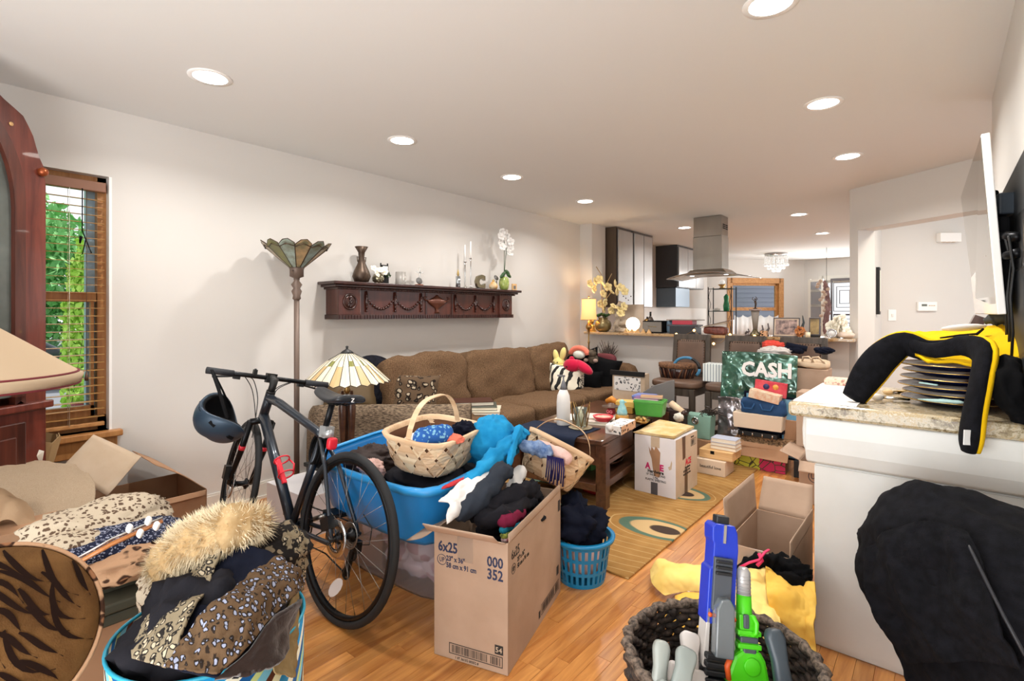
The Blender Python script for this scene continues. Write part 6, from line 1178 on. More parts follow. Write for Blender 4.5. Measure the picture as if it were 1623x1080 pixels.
for i,(dx,dy,w_,h_,col,lb) in enumerate([(0,0,.42,.024,'#d8cfba','cream large-format book at the bottom of the sofa stack'),(-.01,.01,.36,.026,'#4c5148','grey-green illustrated book in the middle of the sofa stack'),(-.05,.03,.32,.030,'#4a2a20','dark red-brown book lying open-faced on top of the sofa stack')]):
    book(lb,(bc0.x+dx,bc0.y+dy,bz),(w_,w_*.72,h_),R(38+6*i),col,'books stacked on the sofa');bz+=h_+.0015
c=GZ(896,602,5.42);pil('black and cream zebra pillow with beaded edges at the sofa end',c,(.38,.32,.12),(R(74),R(6),R(28)),'zebra',wr=.004)
c=GZ(917,606,5.42);m=MB();m.puff(c,(.09,.09,.28),(R(-10),0,0),p=5,n=8,wr=.006);one('beaded_pillow',m,spots('beaded','#e4dccb','#131110',60,.42,fur=False),'narrow beaded black and white pillow edge right of the zebra pillow','pillow')
c=GZ(950,598,5.66);m=MB();m.pillow(c,(.40,.48,.16),(R(80),R(14),R(22)),seed=3,wr=.012);one('throw_pillow',m,'cloth_black','tall black velvet pillow against the far sofa arm, corner pointing up','pillow')
c=GZ(922,580,5.78);m=MB();m.pillow(c,(.46,.34,.14),(R(76),R(-16),R(10)),seed=8,wr=.010);one('throw_pillow',m,'cloth_black','black velvet pillow lying behind the red plush toy','pillow')
c=GZ(934,612,5.56);m=MB();m.pillow(c,(.30,.34,.14),(R(84),R(0),R(12)),seed=9,wr=.010);one('throw_pillow',m,'cloth_black','black pillow standing between the beaded pillow and the far sofa arm','pillow')
c=GZ(958,570,5.85);m=MB();m.puff(c,(.30,.08,.14),(0,0,0),p=3,n=8);one('burgundy_cushion',m,M('burgundy','#6a2a30',.8),'burgundy cushion top showing above the black pillows','cushion')
# plush toys
yb=GZ(888,580,5.55);t=T('plush_toy','pale yellow plush rabbit shape sitting behind the zebra pillow','plush toy',(yb.x,yb.y,yb.z - .10));M('plush_yellow','#eee08f',.95,bmp=(200,.4,.003),sheen=.3)
m=MB();m.ball(yb+Vector((0,0,-.05)),(.10,.06,.09));m.ball(yb+Vector((-.02,0,.03)),(.075,.055,.062));m.done('body','plush_yellow',t)
for dx,dz,tl_ in ((-.055,.10,-.25),(.035,.13,.25)):m=MB();m.ball(yb+Vector((dx,0,dz)),(.034,.028,.075),rot=(0,tl_,0));m.done('ear','plush_yellow',t)
m=MB();[m.ball(yb+Vector((dx,-.056,.04)),.007,8,6) for dx in (-.045,.0)];m.done('eye','black',t)
rb=GZ(910,580,5.40);t=T('plush_toy','magenta red plush toy lying on the zebra and black pillows','plush toy',(rb.x,rb.y,rb.z - .07));M('plush_red','#c4163f',.95,bmp=(200,.4,.003),sheen=.3);u=Vector((.9,.3,0))
m=MB();m.ball(rb+Vector((-.03,0,0)),(.10,.07,.075));m.ball(rb+Vector((.09,.03,-.01)),(.13,.06,.05),rot=(0,.5,0));m.done('body','plush_red',t)
m=MB();m.ball(rb+Vector((-.03,0,.07)),(.03,.02,.03));m.done('ear','plush_red',t);m=MB();m.ball(rb+Vector((-.05,-.065,-.01)),.010,8,6);m.done('eye','black',t)
ob=GZ(918,558,5.72);t=T('plush_toy','coral pink plush arch with a white middle on the black pillows','plush toy',(ob.x,ob.y,ob.z - .05));m=MB();m.tube([ob+Vector((.11*math.cos(a),0,.075*math.sin(a) - .03)) for a in [PI*k/10 for k in range(11)]],.030,12);m.done('arch',M('plush_coral','#ee7f68',.95,sheen=.3),t)
m=MB();m.ball(ob+Vector((0,.0,-.03)),(.08,.04,.05));m.done('middle',M('plush_white','#dfe3da',.95),t)
tb_=GZ(940,564,5.66);t=T('plush_toy','small dark grey plush cat perched on the black pillows','plush toy',(tb_.x,tb_.y,tb_.z - .07));M('plush_dark','#4a4138',.95,var=(40,'#6a5e50'),bmp=(200,.4,.003))
m=MB();m.ball(tb_+Vector((0,0,-.04)),(.06,.05,.06));m.ball(tb_+Vector((0,-.02,.025)),(.05,.045,.042));m.done('body','plush_dark',t)
for s in (-1,1):m=MB();m.lathe([(.016,0),(.001,.03)],tb_+Vector((s*.032,-.02,.055)),8);m.done('ear','plush_dark',t);m=MB();m.ball(tb_+Vector((s*.06,-.05,-.05)),(.028,.02,.022));m.done('paw',M('paw_pink','#a68c80',.9),t)
# twigs in a pot on the end table
tp=Vector((-3.12,5.52,.60));t=T('twig_bundle','bundle of bare dark coral-like branches in a pot behind the sofa arm','branches',tuple(tp));m=MB();m.lathe([(.04,0),(.055,.03),(.05,.08)],tuple(tp),18);m.done('pot','bronze',t);m=MB();random.seed(2)
for k in range(34):
    a=random.random()*6.28;r_=random.uniform(.03,.15);h_=random.uniform(.22,.36);b0=tp+Vector((0,0,.06));e=tp+Vector((r_*math.cos(a),r_*.5*math.sin(a),h_));md_=b0.lerp(e,.5)+Vector((random.uniform(-.02,.02),0,0));m.tube([b0,md_,e],[.007,.006,.003],5);m.tube([md_,md_+Vector((random.uniform(-.05,.05),0,.09))],[.005,.002],4)
m.done('twigs',M('twig','#4f433e',.8),t,kind='stuff')
# ---- coffee table things
def CZ(px,py):return GH(px,py,TT)
m=MB();e=.004
m.sheet([[CTP(-.345,-.42,TT+e),CTP(0,-.42,TT+e),CTP(.19,-.40,TT+e)],[CTP(-.345,-.60,TT+e),CTP(0,-.60,TT+e),CTP(.17,-.60,TT+e)],[CTP(-.345,-.722,TT+e),CTP(0,-.722,TT+e),CTP(.16,-.722,TT+e)],[CTP(-.34,-.742,TT - .05),CTP(0,-.744,TT - .05),CTP(.15,-.742,TT - .05)],[CTP(-.33,-.748,TT - .135),CTP(0,-.752,TT - .14),CTP(.14,-.748,TT - .13)]],30,24,wr=.004,freq=8,seed=2);one('table_runner',m,M('denim','#20283b',.9,bmp=(180,.3,.002)),'dark navy runner hanging over the near end of the coffee table','table runner',solid=.003)
c=CZ(893,674);t=T('pump_bottle','tall white bottle with grey pump on the coffee table','bottle',tuple(c));m=MB();m.lathe([(.045,0),(.05,.01),(.05,.17),(.045,.22),(.028,.26),(.022,.265)],c,24);m.done('bottle','white',t);m=MB();m.lathe([(.026,.262),(.020,.29),(.010,.325),(.006,.33),(.006,.36)],c,18);m.box(c+Vector((-.02,0,.362)),(.06,.016,.012));m.done('pump',M('grey_pl','#707176',.4),t)
c=CZ(922,668)
book('white flat box lid lying under the pump bottle on the coffee table',(c.x+.0,c.y+.03,TT),(.40,.24,.022),R(18),'#ece6dc',None)
book('pale catalogue lying on the white flat box on the coffee table',(c.x+.06,c.y+.10,TT+.0225),(.30,.2,.012),R(25),'#e9e2d4',None)
c=CZ(920,680);t=T('candle_holder','glass candle holder in gold petal wire standing on a plate','candle holder',tuple(c));cz_=TT
m=MB();m.lathe([(.02,0),(.07,.003),(.085,.012),(.082,.014),(.0,.008)],(c.x,c.y,cz_),30);m.done('plate',M('pebble_plate','#7d7259',.4,var=(60,'#b8a98a')),t)
m=MB();m.lathe([(.038,.014),(.04,.02),(.048,.15),(.045,.15),(.036,.022)],(c.x,c.y,cz_),24,capt=False);m.done('glass_cup',M('cup_glass','#e9f2ea',.05,trans=.9,ior=1.2),t);m=MB();m.cyl((c.x,c.y,cz_+.024),(c.x,c.y,cz_+.10),.024);m.done('candle',M('wax','#efe0c2',.5),t)
m=MB()
for k in range(7):a=2*PI*k/7;ca,sa=math.cos(a),math.sin(a);ta=Vector((-sa,ca,0));b0=Vector((c.x+.05*ca,c.y+.05*sa,cz_+.02));m.tube([b0,b0+ta*.02+Vector((ca*.008,sa*.008,.09)),b0+Vector((ca*.02,sa*.02,.16+.01*(k % 3))),b0 - ta*.02+Vector((ca*.008,sa*.008,.09)),b0],.003,5)
m.done('wire_petals','brass',t)
c=CZ(983,683);t=T('tissue_box','long tissue box with black and white floral print on the coffee table','tissue box',(c.x,c.y,TT),rz=R(6.5));m=MB();m.bb((-.055,-.135,0),(.06,.14,.06));m.done('carton','floral_white',t,bevel=.003);m=MB();m.bb((.0602,-.134,.002),(.0608,.139,.058));m.done('printed_side',spots('floral_tan','#d3a886','#2c1f18',34,.32,fur=False),t)
m=MB();m.ball((-.02,-.13,.05),(.025,.02,.028),16,10,disp=.3,fold=.2);m.done('tissue','white',t)
c=CZ(956,672);t=T('bowl','red bowl with pale contents beside the tissue box','bowl',(c.x,c.y,TT));m=MB();m.lathe([(.025,0),(.03,.006),(.07,.045),(.078,.06),(.070,.058),(.028,.012),(.001,.010)],(c.x,c.y,TT),28,capt=False);m.done('bowl_body',M('bowl_red','#d83a44',.35),t);m=MB();m.ball((c.x,c.y,TT+.045),(.055,.055,.018),20,8,disp=.4);m.done('contents',M('peach','#e3b9a4',.8),t)
c=CZ(969,664);t=T('skull_figurine','small red painted skull figurine wearing a brown brimmed hat','figurine',(c.x,c.y,TT));m=MB();m.ball((c.x,c.y,TT+.06),(.034,.034,.042));m.box((c.x,c.y - .008,TT+.022),(.036,.04,.04));m.done('skull',M('skull_red','#9d1f2a',.4),t);m=MB();[m.torus((c.x+s*.014,c.y - .033,TT+.06),.010,.003,(0,1,0),14,5) for s in (-1,1)];m.done('eye_ring',M('pinkish','#ef8f9a',.5),t);m=MB();m.lathe([(.075,.098),(.07,.094),(.03,.096),(.024,.12),(.001,.124)],(c.x,c.y,TT),24);m.done('hat','leather',t)
c=CZ(986,668);t=T('bird_figurine','pale turquoise glazed bird figurine on an amber base','figurine',(c.x,c.y,TT));m=MB();m.lathe([(.05,0),(.052,.03),(.045,.05)],(c.x,c.y,TT),20);m.done('base',M('amber','#b98431',.4),t);m=MB();m.lathe([(.04,.045),(.042,.07),(.03,.11),(.018,.13),(.022,.15),(.012,.165),(.001,.167)],(c.x,c.y,TT),18,sy=.8);m.box((c.x+.02,c.y,TT+.15),(.03,.008,.008));m.done('bird',M('turq','#79b9c2',.3,var=(40,'#a7d3d2')),t)
c=CZ(996,655)
for i,(cl_,lb) in enumerate((('#b98a3c','ochre box at the bottom of the small yellow stack on the coffee table'),('#d9b35c','pale yellow box on top of the small stack on the coffee table'))):m=MB();m.box((c.x - .03,c.y+.02,TT+.026+.048*i),(.15,.13,.046),(0,0,R(8+8*i)));one('gift_box',m,M('gb'+cl_,cl_,.6),lb,'box',bevel=.003)
m=MB();c=CZ(965,650);m.tube([c+Vector((-.05,.05,.06)),c+Vector((0,.05,.085)),c+Vector((.05,.05,.06))],[.02,.03,.02],14);one('orange_pouch',m,M('orange_c','#d98a2e',.6),'small orange pouch behind the skull figurine','pouch')
# green and blue lidded bins at the far end
def bin_(name,label,c,rz,d,mat):
    t=T(name,label,'storage bin',(c.x,c.y,TT),rz=rz);x,y,h=d;m=MB();m.box((0,0,h/2 - .01),(x*.86,y*.86,h - .02),taper=1.12);m.done('bin_body',mat,t,bevel=.006);m=MB();m.box((0,0,h - .012),(x,y,.02));m.box((0,0,h),(x*.9,y*.9,.008));m.done('lid',mat,t,bevel=.004);return t
c=CZ(1031,658);bin_('storage_bin','translucent lime green lidded bin with books on top',c,R(12),(.24,.17,.125),M('lime_plastic','#4fae42',.3,trans=.25,var=(6,'#68bd55')))
gz_=TT+.125;book('purple paperback on the green bin',(c.x - .02,c.y - .01,gz_+.002),(.20,.13,.014),R(10),'#7a4f86','paperbacks on the green bin');book('tan-covered paperback topmost on the green bin',(c.x+.01,c.y+.0,gz_+.0175),(.17,.12,.012),R(22),'#b98f66','paperbacks on the green bin')
c2_=CTP(.17,.60,TT);bin_('storage_bin','periwinkle blue lidded bin behind the green one',c2_,R(8),(.19,.16,.11),M('peri','#6f80c0',.35))
c=CTP(.02,-.05+.38,TT);t=T('bowl','shallow brass bowl of trinkets beside the green bin','bowl',tuple(CZ(1016,672)));c=CZ(1016,672);m=MB();m.lathe([(.02,0),(.04,.005),(.065,.03),(.06,.03),(.02,.01)],(c.x,c.y,TT),24);m.done('bowl_body','brass',t)
for k in range(5):m=MB();m.ball((c.x+.03*math.cos(k*1.3),c.y+.03*math.sin(k*1.3),TT+.035),.016,8,6);m.done('trinket','brass',t)
c=GY(998,628,4.55);t=T('picture_box','dark-framed picture with pale floral scene standing behind the coffee table','picture',(c.x,c.y,.44));m=MB();m.box((c.x,c.y+.02,.57),(.34,.10,.26));m.done('crate','cardboard_light',t);m=MB();m.bb((c.x - .19,c.y - .045,.675),(c.x+.17,c.y - .02,.72));m.done('top_bar','black',t);m=MB();m.bb((c.x - .15,c.y - .034,.53),(c.x+.13,c.y - .031,.665));m.done('picture','floral_white',t)
m=MB();m.box((c.x,c.y+.03,.22),(.40,.22,.439));one('under_crate',m,'cardboard','brown box standing behind the coffee table under the framed picture','box')
c=GY(1048,622,4.42);m=MB();m.prism([(-.16,-.10),(-.16,.0),(-.06,.06),(.10,.11),(.12,.11),(.12,-.10)],.012,c,((.8,.6,0),(0,0,1),(-.6,.8,0)));one('grey_tray',m,M('smoke_plastic','#7d7c7b',.25,alpha=.8),'curved smoky grey plastic organiser behind the green bin','tray',bevel=.003)
# under the table
s0=RZ+.155;c=CTP(.08,-.18,s0);t=T('woven_tray','round dark tray of odds and ends on the lower shelf of the coffee table','tray',tuple(c));m=MB();m.lathe([(.15,0),(.17,.012),(.18,.03),(.168,.028),(.15,.008)],tuple(c),32);m.done('tray_body','walnut',t);random.seed(8)
for k in range(12):a=random.random()*6.3;r_=random.random()*.12;m=MB();m.ball((c.x+r_*math.cos(a),c.y+r_*math.sin(a),c.z+.03),(.03,.02,.022),8,6);m.done('trinket',random.choice(['black','bronze','leaf','cardboard']),t)
m=MB();c=CTP(.10,-.42,s0);m.box(c+Vector((0,0,.03)),(.10,.07,.06));one('green_box',m,M('green_c','#3f7f3c',.5),'small green box on the coffee table shelf','box',bevel=.004)
m=MB();c=CTP(-.10,-.50,s0);[m.box(c+Vector((0,0,.012+.02*k)),(.26,.2,.018),(0,0,.2*k)) for k in range(1)];one('magazine',m,'cloth_black','dark magazine on the near end of the coffee table shelf','magazine')
heap('red_slipper',CTP(.16,-.45,RZ+.02),(.09,.05,.025),'cloth_red','red slipper on the rug under the coffee table',cat='slipper',seed=2,disp=.1)
# ---- pile in front of the chairs
def fbox(name,label,x0,x1,y0,y1,z0,z1,mat,cat='box',**k):m=MB();m.bb((x0,y0,z0),(x1,y1,z1));return one(name,m,mat,label,cat,bevel=.003,**k)
xa=GY(1165,733,4.56).x;xb=GY(1245,753,4.50).x
pk=T('printed_box','yellow and magenta fruit-printed box on the floor under the pile of crates','box',((xa+xb)/2,4.6,0));m=MB();m.bb((xa,4.50,0),(xb,4.70,.18));m.done('carton','cardboard',pk)
m_,nt,b=nmat('fruit_print');v=coords(nt);sp=N(nt,'ShaderNodeSeparateXYZ');nt.links.new(v,sp.inputs[0]);nn=noisetex(nt,v,9,2);a_=N(nt,'ShaderNodeMath',operation='MULTIPLY_ADD');nt.links.new(nn,a_.inputs[0]);a_.inputs[1].default_value=.12;nt.links.new(sp.outputs[0],a_.inputs[2])
f1=ramp(nt,a_.outputs[0],[(.0,'#c9c63c'),(.06,'#c9c63c'),(.065,'#c81e5a'),(1,'#c81e5a')],'CONSTANT');vv=N(nt,'ShaderNodeTexVoronoi');vv.feature='DISTANCE_TO_EDGE';vv.inputs['Scale'].default_value=14;nt.links.new(v,vv.inputs['Vector']);mk=ramp(nt,vv.outputs[0],[(.03,(1,1,1)),(.05,(0,0,0))]);mx=N(nt,'ShaderNodeMix',data_type='RGBA');nt.links.new(mk,mx.inputs[0]);nt.links.new(f1,mx.inputs[6]);mx.inputs[7].default_value=lin('#3c3a22');nt.links.new(mx.outputs[2],b.inputs['Base Color'])
m=MB();m.bb((xa+.001,4.4975,.002),(xb - .001,4.4995,.178));m.done('printed_front','fruit_print',pk)
m=MB();x_=(xa+xb)/2;m.box((x_+.02,4.465,.165),(xb - xa+.02,.005,.12),(R(-28),0,R(-3)));m.box((x_,4.60,.188),(xb - xa+.03,.26,.006));m.done('lid','cardboard',pk)
rg=T('rolled_mat','rolled braided brown mat lying on the fruit-printed box','mat',(x_,4.6,.19))
for k in range(3):
    m=MB();n=60;zz=.205+.020*k;m.tube([(xa+.0+(xb - xa+.10)*i/n,4.52+.09*k*.4+.008*math.sin(i*1.3+k),zz+.007*math.sin(i*.9+2*k)) for i in range(n+1)],[.014+.004*math.sin(i*1.7) for i in range(n+1)],7);m.done('braid',M('braid_mat','#3a261a',.8,var=(60,'#b08a62')),rg)
m=MB();m.bb((xa+.02,4.54,.192),(xb+.05,4.70,.262));m.done('folded_layer','braid_mat',rg)
al=T('photo_album','black photo albums with silver rings stacked under the cream box','album',(x_,4.6,.265));m=MB();m.bb((xa+.04,4.50,.265),(xb - .06,4.72,.305));m.done('album','black',al,bevel=.004);m=MB();m.bb((xa+.03,4.52,.308),(xb - .02,4.72,.335));m.done('album','cloth_navy',al,bevel=.004)
for k in range(4):x=xa+.08+.075*k;m=MB();m.cyl((x,4.499,.270),(x,4.499,.30),.007,n=8);m.done('ring','chrome',al)
cbx=T('cream_box','cream open cardboard carton in the middle of the pile','box',(x_,4.57,.338));m=MB();z0,z1=.338,.460
m.box((x_,4.53,(z0+z1)/2),(xb - xa - .04,.15,z1 - z0),taper=1.04);m.done('carton',M('cream_card','#dcc6ae',.8),cbx,bevel=.003)
bg_=T('fabric_bag','dark blue fabric bag with handles squashed into the cream carton','bag',(x_,4.58,.46));m=MB();m.puff((x_+.03,4.535,.515),(.34,.13,.14),(0,R(-3),0),p=5,n=12,wr=.02);m.done('bag_body',M('bag_blue','#0f3a63',.8,bmp=(80,.3,.003)),bg_)
for s in (-1,1):m=MB();m.tube([(x_+s*.07 - .05,4.465,.545),(x_+s*.07 - .03,4.46,.50),(x_+s*.07+.03,4.46,.50),(x_+s*.07+.05,4.465,.545)],.006,6);m.done('handle',M('bag_blue2','#174a78',.8),bg_)
c=GY(1213,627,4.52);m=MB();m.box((c.x,4.52,c.z - .005),(.23,.10,.07),(0,R(10),0));one('food_carton',m,M('cream_print','#e6d3b8',.6,var=(30,'#d9a583')),'cream carton with a pink stripe lying on the blue bag','carton',bevel=.003)
c=GY(1222,617,4.60);m=MB();m.box((c.x,4.592,c.z+.004),(.24,.03,.12),(0,R(5),0));one('food_carton',m,M('red_print','#c4263a',.5,var=(14,'#d8505a')),'red printed carton standing behind the cream carton','carton',bevel=.003);t=bpy.data.objects['food_carton.001']
m=MB();m.cyl((c.x - .03,4.576,c.z+.02),(c.x - .03,4.574,c.z+.02),.024,n=20);m.done('round_emblem',M('emblem','#2a2f5c',.5),t);m=MB();m.cyl((c.x+.04,4.576,c.z+.02),(c.x+.04,4.574,c.z+.02),.022,n=20);m.done('round_picture',M('orng','#e2a04a',.5),t)
# framed blue prints
def frame(name,label,x0,x1,z0,z1,y,lean,fm,am,w_=.018,cat='picture',th=.018,rz=0,mount=None):
    t=T(name,label,cat,((x0+x1)/2,y,z0),rot=(R(-lean),0,rz));hx_=(x1 - x0)/2;h_=z1 - z0
    m=MB();m.bb((-hx_,0,0),(hx_,th,w_));m.bb((-hx_,0,h_ - w_),(hx_,th,h_));m.bb((-hx_,0,w_),(-hx_+w_,th,h_ - w_));m.bb((hx_ - w_,0,w_),(hx_,th,h_ - w_));m.done('frame',fm,t,bevel=.002)
    m=MB();m.bb((-hx_+w_,th*.4,w_),(hx_ - w_,th*.7,h_ - w_));m.done('print',am if not mount else mount,t)
    if mount:k=w_*2.2;m=MB();m.bb((-hx_+k,th*.3,k),(hx_ - k,th*.4,h_ - k));m.done('picture',am,t)
    return t
M('print_blue','#5d9cc0',.3,var=(5,'#83b6d0'));x0=GY(1179,612,4.615).x;x1=GY(1222,612,4.615).x
frame('framed_print','navy-framed light blue print behind the red carton',x0,x0+.30,.10,.62,4.615,1,'cloth_navy','print_blue',.016)
x0=GY(1236,617,4.60).x;x1=GY(1291,617,4.60).x;frame('framed_print','larger navy-framed pale blue print leaning at the right of the pile',x0,x1,.10,.60,4.59,1,'cloth_navy','print_blue',.016)
# poster bag
x0,x1=GY(1143,600,4.66).x,GY(1263,600,4.66).x;m=MB();M('foil_green','#1d3a2f',.12,.45,var=(3,'#4f7d6a'),coat=1);zt=GY(1200,560,4.66).z
m.sheet([[(x0,4.70,zt),((x0+x1)/2,4.69,zt+.005),(x1,4.70,zt - .012)],[(x0,4.66,zt*.66),((x0+x1)/2,4.65,zt*.66),(x1,4.66,zt*.66)],[(x0,4.63,.1),((x0+x1)/2,4.62,.1),(x1,4.63,.1)]],60,50,wr=.012,freq=9,seed=5,fold=.010,fdir=(.6,.1,.8));pst=one('poster_bag',m,'foil_green','tall crinkled green foil poster reading CASH leaning on the chairs','poster',solid=.004)
WL[pst]=Vector(pst.location);text('CASH',.165,(GY(1174,600,4.63).x,4.648,GY(1210,597,4.64).z),(1,0,0),(0,0,1),'white',pst,sx=.93,bold=.006,depth=.003)
m=MB();m.sheet([[(x0 - .01,4.61,.55),(x0+.12,4.60,.56),(x0+.22,4.61,.54)],[(x0 - .005,4.59,.35),(x0+.13,4.575,.34),(x0+.23,4.60,.35)],[(x0,4.58,.1),(x0+.12,4.57,.1),(x0+.23,4.58,.1)]],30,24,wr=.02,freq=10,seed=9);one('foil_bag',m,M('foil_grey','#6a6466',.15,.7,var=(6,'#9c9698')),'crinkled silver-grey foil bag under the left of the poster','bag',solid=.004)
# mint gift bag with twigs, books, wooden drawer and cream shoe box
gc=GY(1106,690,4.42);gb=T('gift_bag','mint green gift bag with a silver round emblem behind the white box','bag',(gc.x,4.45,.20));m=MB();m.box((gc.x,4.48,.30),(.20,.12,.20),taper=1.12);m.done('bag_body',M('mint','#84ab9c',.6),gb,bevel=.003);m=MB();m.torus((gc.x - .02,4.412,.35),.026,.007,(0,1,.1),24,6);m.cyl((gc.x - .02,4.416,.35),(gc.x - .02,4.411,.35),.018,n=16);m.done('emblem','chrome',gb)
fbox('crate','plain box under the mint gift bag, hidden by the white box',gc.x - .14,gc.x+.12,4.38,4.60,.0,.199,'cardboard')
m=MB();random.seed(9)
for k in range(26):a=Vector((gc.x+random.uniform(-.02,.16),4.46+random.uniform(-.04,.1),.40+random.random()*.03));b_=a+Vector((random.uniform(-.09,.14),random.uniform(-.03,.03),random.uniform(-.01,.06)));m.tube([a,a.lerp(b_,.5)+Vector((0,0,.02)),b_],.004,5)
one('sunglasses_tangle',m,M('dark_metal','#30251e',.4),'tangle of dark wires and spectacle frames on the mint gift bag','wires',kind='stuff')
sc_=GY(1133,716,4.10);fbox('shoe_box','cream shoe box with dark script on the rug',GY(1100,716,4.08).x,GY(1149,716,4.08).x,4.08,4.30,RZ,.125,'cream_card');sb=bpy.data.objects['shoe_box'];text('beautiful love',.034,(GY(1109,716,4.08).x,4.0785,.062),(1,0,0),(0,.0,1),'ink_black',sb,sx=.9)
x0,x1=GY(1110,700,4.15).x,GY(1163,700,4.15).x;wd=T('wooden_box','shallow pale wooden drawer box lying on the cream shoe box','drawer',((x0+x1)/2,4.24,.126));m=MB();m.bb((x0,4.12,.127),(x1,4.34,.195));m.done('box_body','lightwood',wd,bevel=.004);m=MB();m.bb((x0+.09,4.1185,.165),(x0+.12,4.1215,.19));m.done('finger_notch','matte_black',wd)
z=.196;x_=GY(1148,685,4.2).x
for w_,h_,col,lb in ((.20,.028,'#d3b08a','tan book at the bottom of the stack on the wooden drawer'),(.19,.024,'#cfc4be','white-spined book with dark lettering in the stack on the wooden drawer'),(.19,.034,'#b9bfd2','pale blue book on top of the stack on the wooden drawer')):book(lb,(x_,4.24,z),(w_,.14,h_),R(3*random.uniform(-1,1))+.01,col,'books on the wooden drawer');z+=h_+.0015
m=MB();a,b_=GY(1064,640,4.35),GY(1083,655,4.30);m.cyl(a,b_,.030,n=20);rl=one('paper_roll',m,M('roll_cream','#e2c8a6',.7),'thick cream paper roll with dark end leaning by the far end of the coffee table','roll');m=MB();d=(b_ - a).normalized();m.cyl(b_,b_+d*.03,.031,n=20);WL[rl]=Vector(rl.location);m.done('end_cap','cherry',rl)
fbox('box_under_roll','small dark box holding the paper roll by the coffee table',a.x - .04,a.x+.12,4.28,4.45,.0,a.z - .045,'cloth_brown');heap('crumpled_paper',GY(1076,662,4.18),(.04,.03,.035),'paper','crumpled white paper beside the mint gift bag',cat='paper',seed=5,fold=.2,n=24,m_=16)
# things on the chairs
SH=.645
bkx=GY(1073,600,4.90);t=T('bark_basket','oval basket of dark bark strips on the left counter chair','basket',(bkx.x,4.90,SH));m=MB();m.lathe([(.15,0),(.168,.14),(.160,.14),(.14,.01)],(bkx.x,4.90,SH),36,sy=.7);m.done('inner_wall','cherry',t);random.seed(6);n=46
bks=[]
for k in range(n):
    a=2*PI*k/n;r0,r1=.156,.174;lz=random.uniform(-.25,.25);p0=Vector((bkx.x+r0*math.cos(a),4.90+r0*.7*math.sin(a),SH+.004));p1=Vector((bkx.x+r1*math.cos(a+lz),4.90+r1*.7*math.sin(a+lz),SH+.10));m=MB();m.tube([p0,p0.lerp(p1,.5)+Vector((0,-.004,0)),p1],.0065,5);m.done('bark_strip',M('bark%d' % (k % 3),['#3a2015','#6b4226','#221410'][k % 3],.7),t)
m=MB();m.lathe([(.166,.10),(.182,.105),(.184,.145),(.166,.15)],(bkx.x,4.90,SH),36,sy=.7);m.done('rim',M('bark_rim','#8a6242',.8,var=(60,'#4a2e1e')),t)
c=GY(1088,582,4.82);t=T('ring_handle','blue and black padded ring standing in the bark basket','ring',(c.x,c.y,c.z - .12));pts=[c+Vector((.125*math.cos(a),0,.10*math.sin(a) - .01)) for a in [PI*k/14 for k in range(-3,18)]];m=MB();m.tube(pts[8:],.014,10);m.done('blue_section',M('foam_blue','#3f7da3',.6),t);m=MB();m.tube(pts[3:9],.0145,10);m.done('black_section','black',t);m=MB();m.tube(pts[:4],.014,10);m.done('blue_section','foam_blue',t)
x0,x1=GY(1115,590,4.85).x,GY(1144,590,4.85).x;fbox('striped_box','white and grey pinstriped box on the second counter chair',x0,x1+.02,4.83,5.0,SH,SH+.165,'bar_stripe')
x0,x1=GY(1262,590,4.80).x,GY(1312,590,4.80).x;t=T('cardboard_box','brown cardboard box on the right counter chair under a tote bag','box',((x0+x1)/2,4.88,SH));m=MB();m.box(((x0+x1)/2,4.90,SH+.09),(x1 - x0,.22,.18),taper=1.0);m.done('carton','cardboard_pink',t,bevel=.006)
xm=(x0+x1)/2;tb2=T('tote_bag','folded beige canvas tote bag with handles on the cardboard box','bag',(xm - .02,4.9,SH+.18));m=MB();m.puff((xm - .01,4.88,SH+.215),(x1 - x0+.03,.20,.07),p=4,n=10,wr=.015);m.done('bag_body',M('canvas','#cdb69a',.9),tb2)
for dx in (-.07,.0):m=MB();m.tube([(xm+dx,4.80,SH+.22),(xm+dx+.01,4.78,SH+.275),(xm+dx+.05,4.785,SH+.28),(xm+dx+.09,4.80,SH+.23)],.0075,6);m.done('handle','canvas',tb2)
q=lambda px,py,Y:GY(px,py,Y)
M('cloth_tomato','#c8483c',.9)
heap('white_blouse',q(1227,558,4.88),(.12,.10,.045),'cloth_grey','pale grey-white folded top on the right counter chair',seed=121,fold=.12);heap('red_fabric',q(1226,548,4.95),(.09,.06,.04),'cloth_tomato','tomato red fabric behind the pale folded top',seed=122);m=MB();a,b_=q(1242,552,4.92),q(1275,557,4.95);m.tube([a,a.lerp(b_,.5),b_],[.03,.035,.03],14,wr=.006);m.tube([a+Vector((.02,0,.03)),b_+Vector((.02,0,.02))],.024,12);one('folded_jeans',m,'cloth_navy','dark navy rolled jeans behind the tote bag','clothes');heap('navy_cloth',q(1306,556,4.98),(.07,.07,.03),'cloth_navy','navy cloth sticking out right of the tote bag',seed=123)
fbox('box_under_clothes','box holding the folded clothes up on the right counter chair',q(1212,590,4.9).x,x0 - .006,4.82,5.02,SH,q(1227,568,4.88).z,'cardboard')
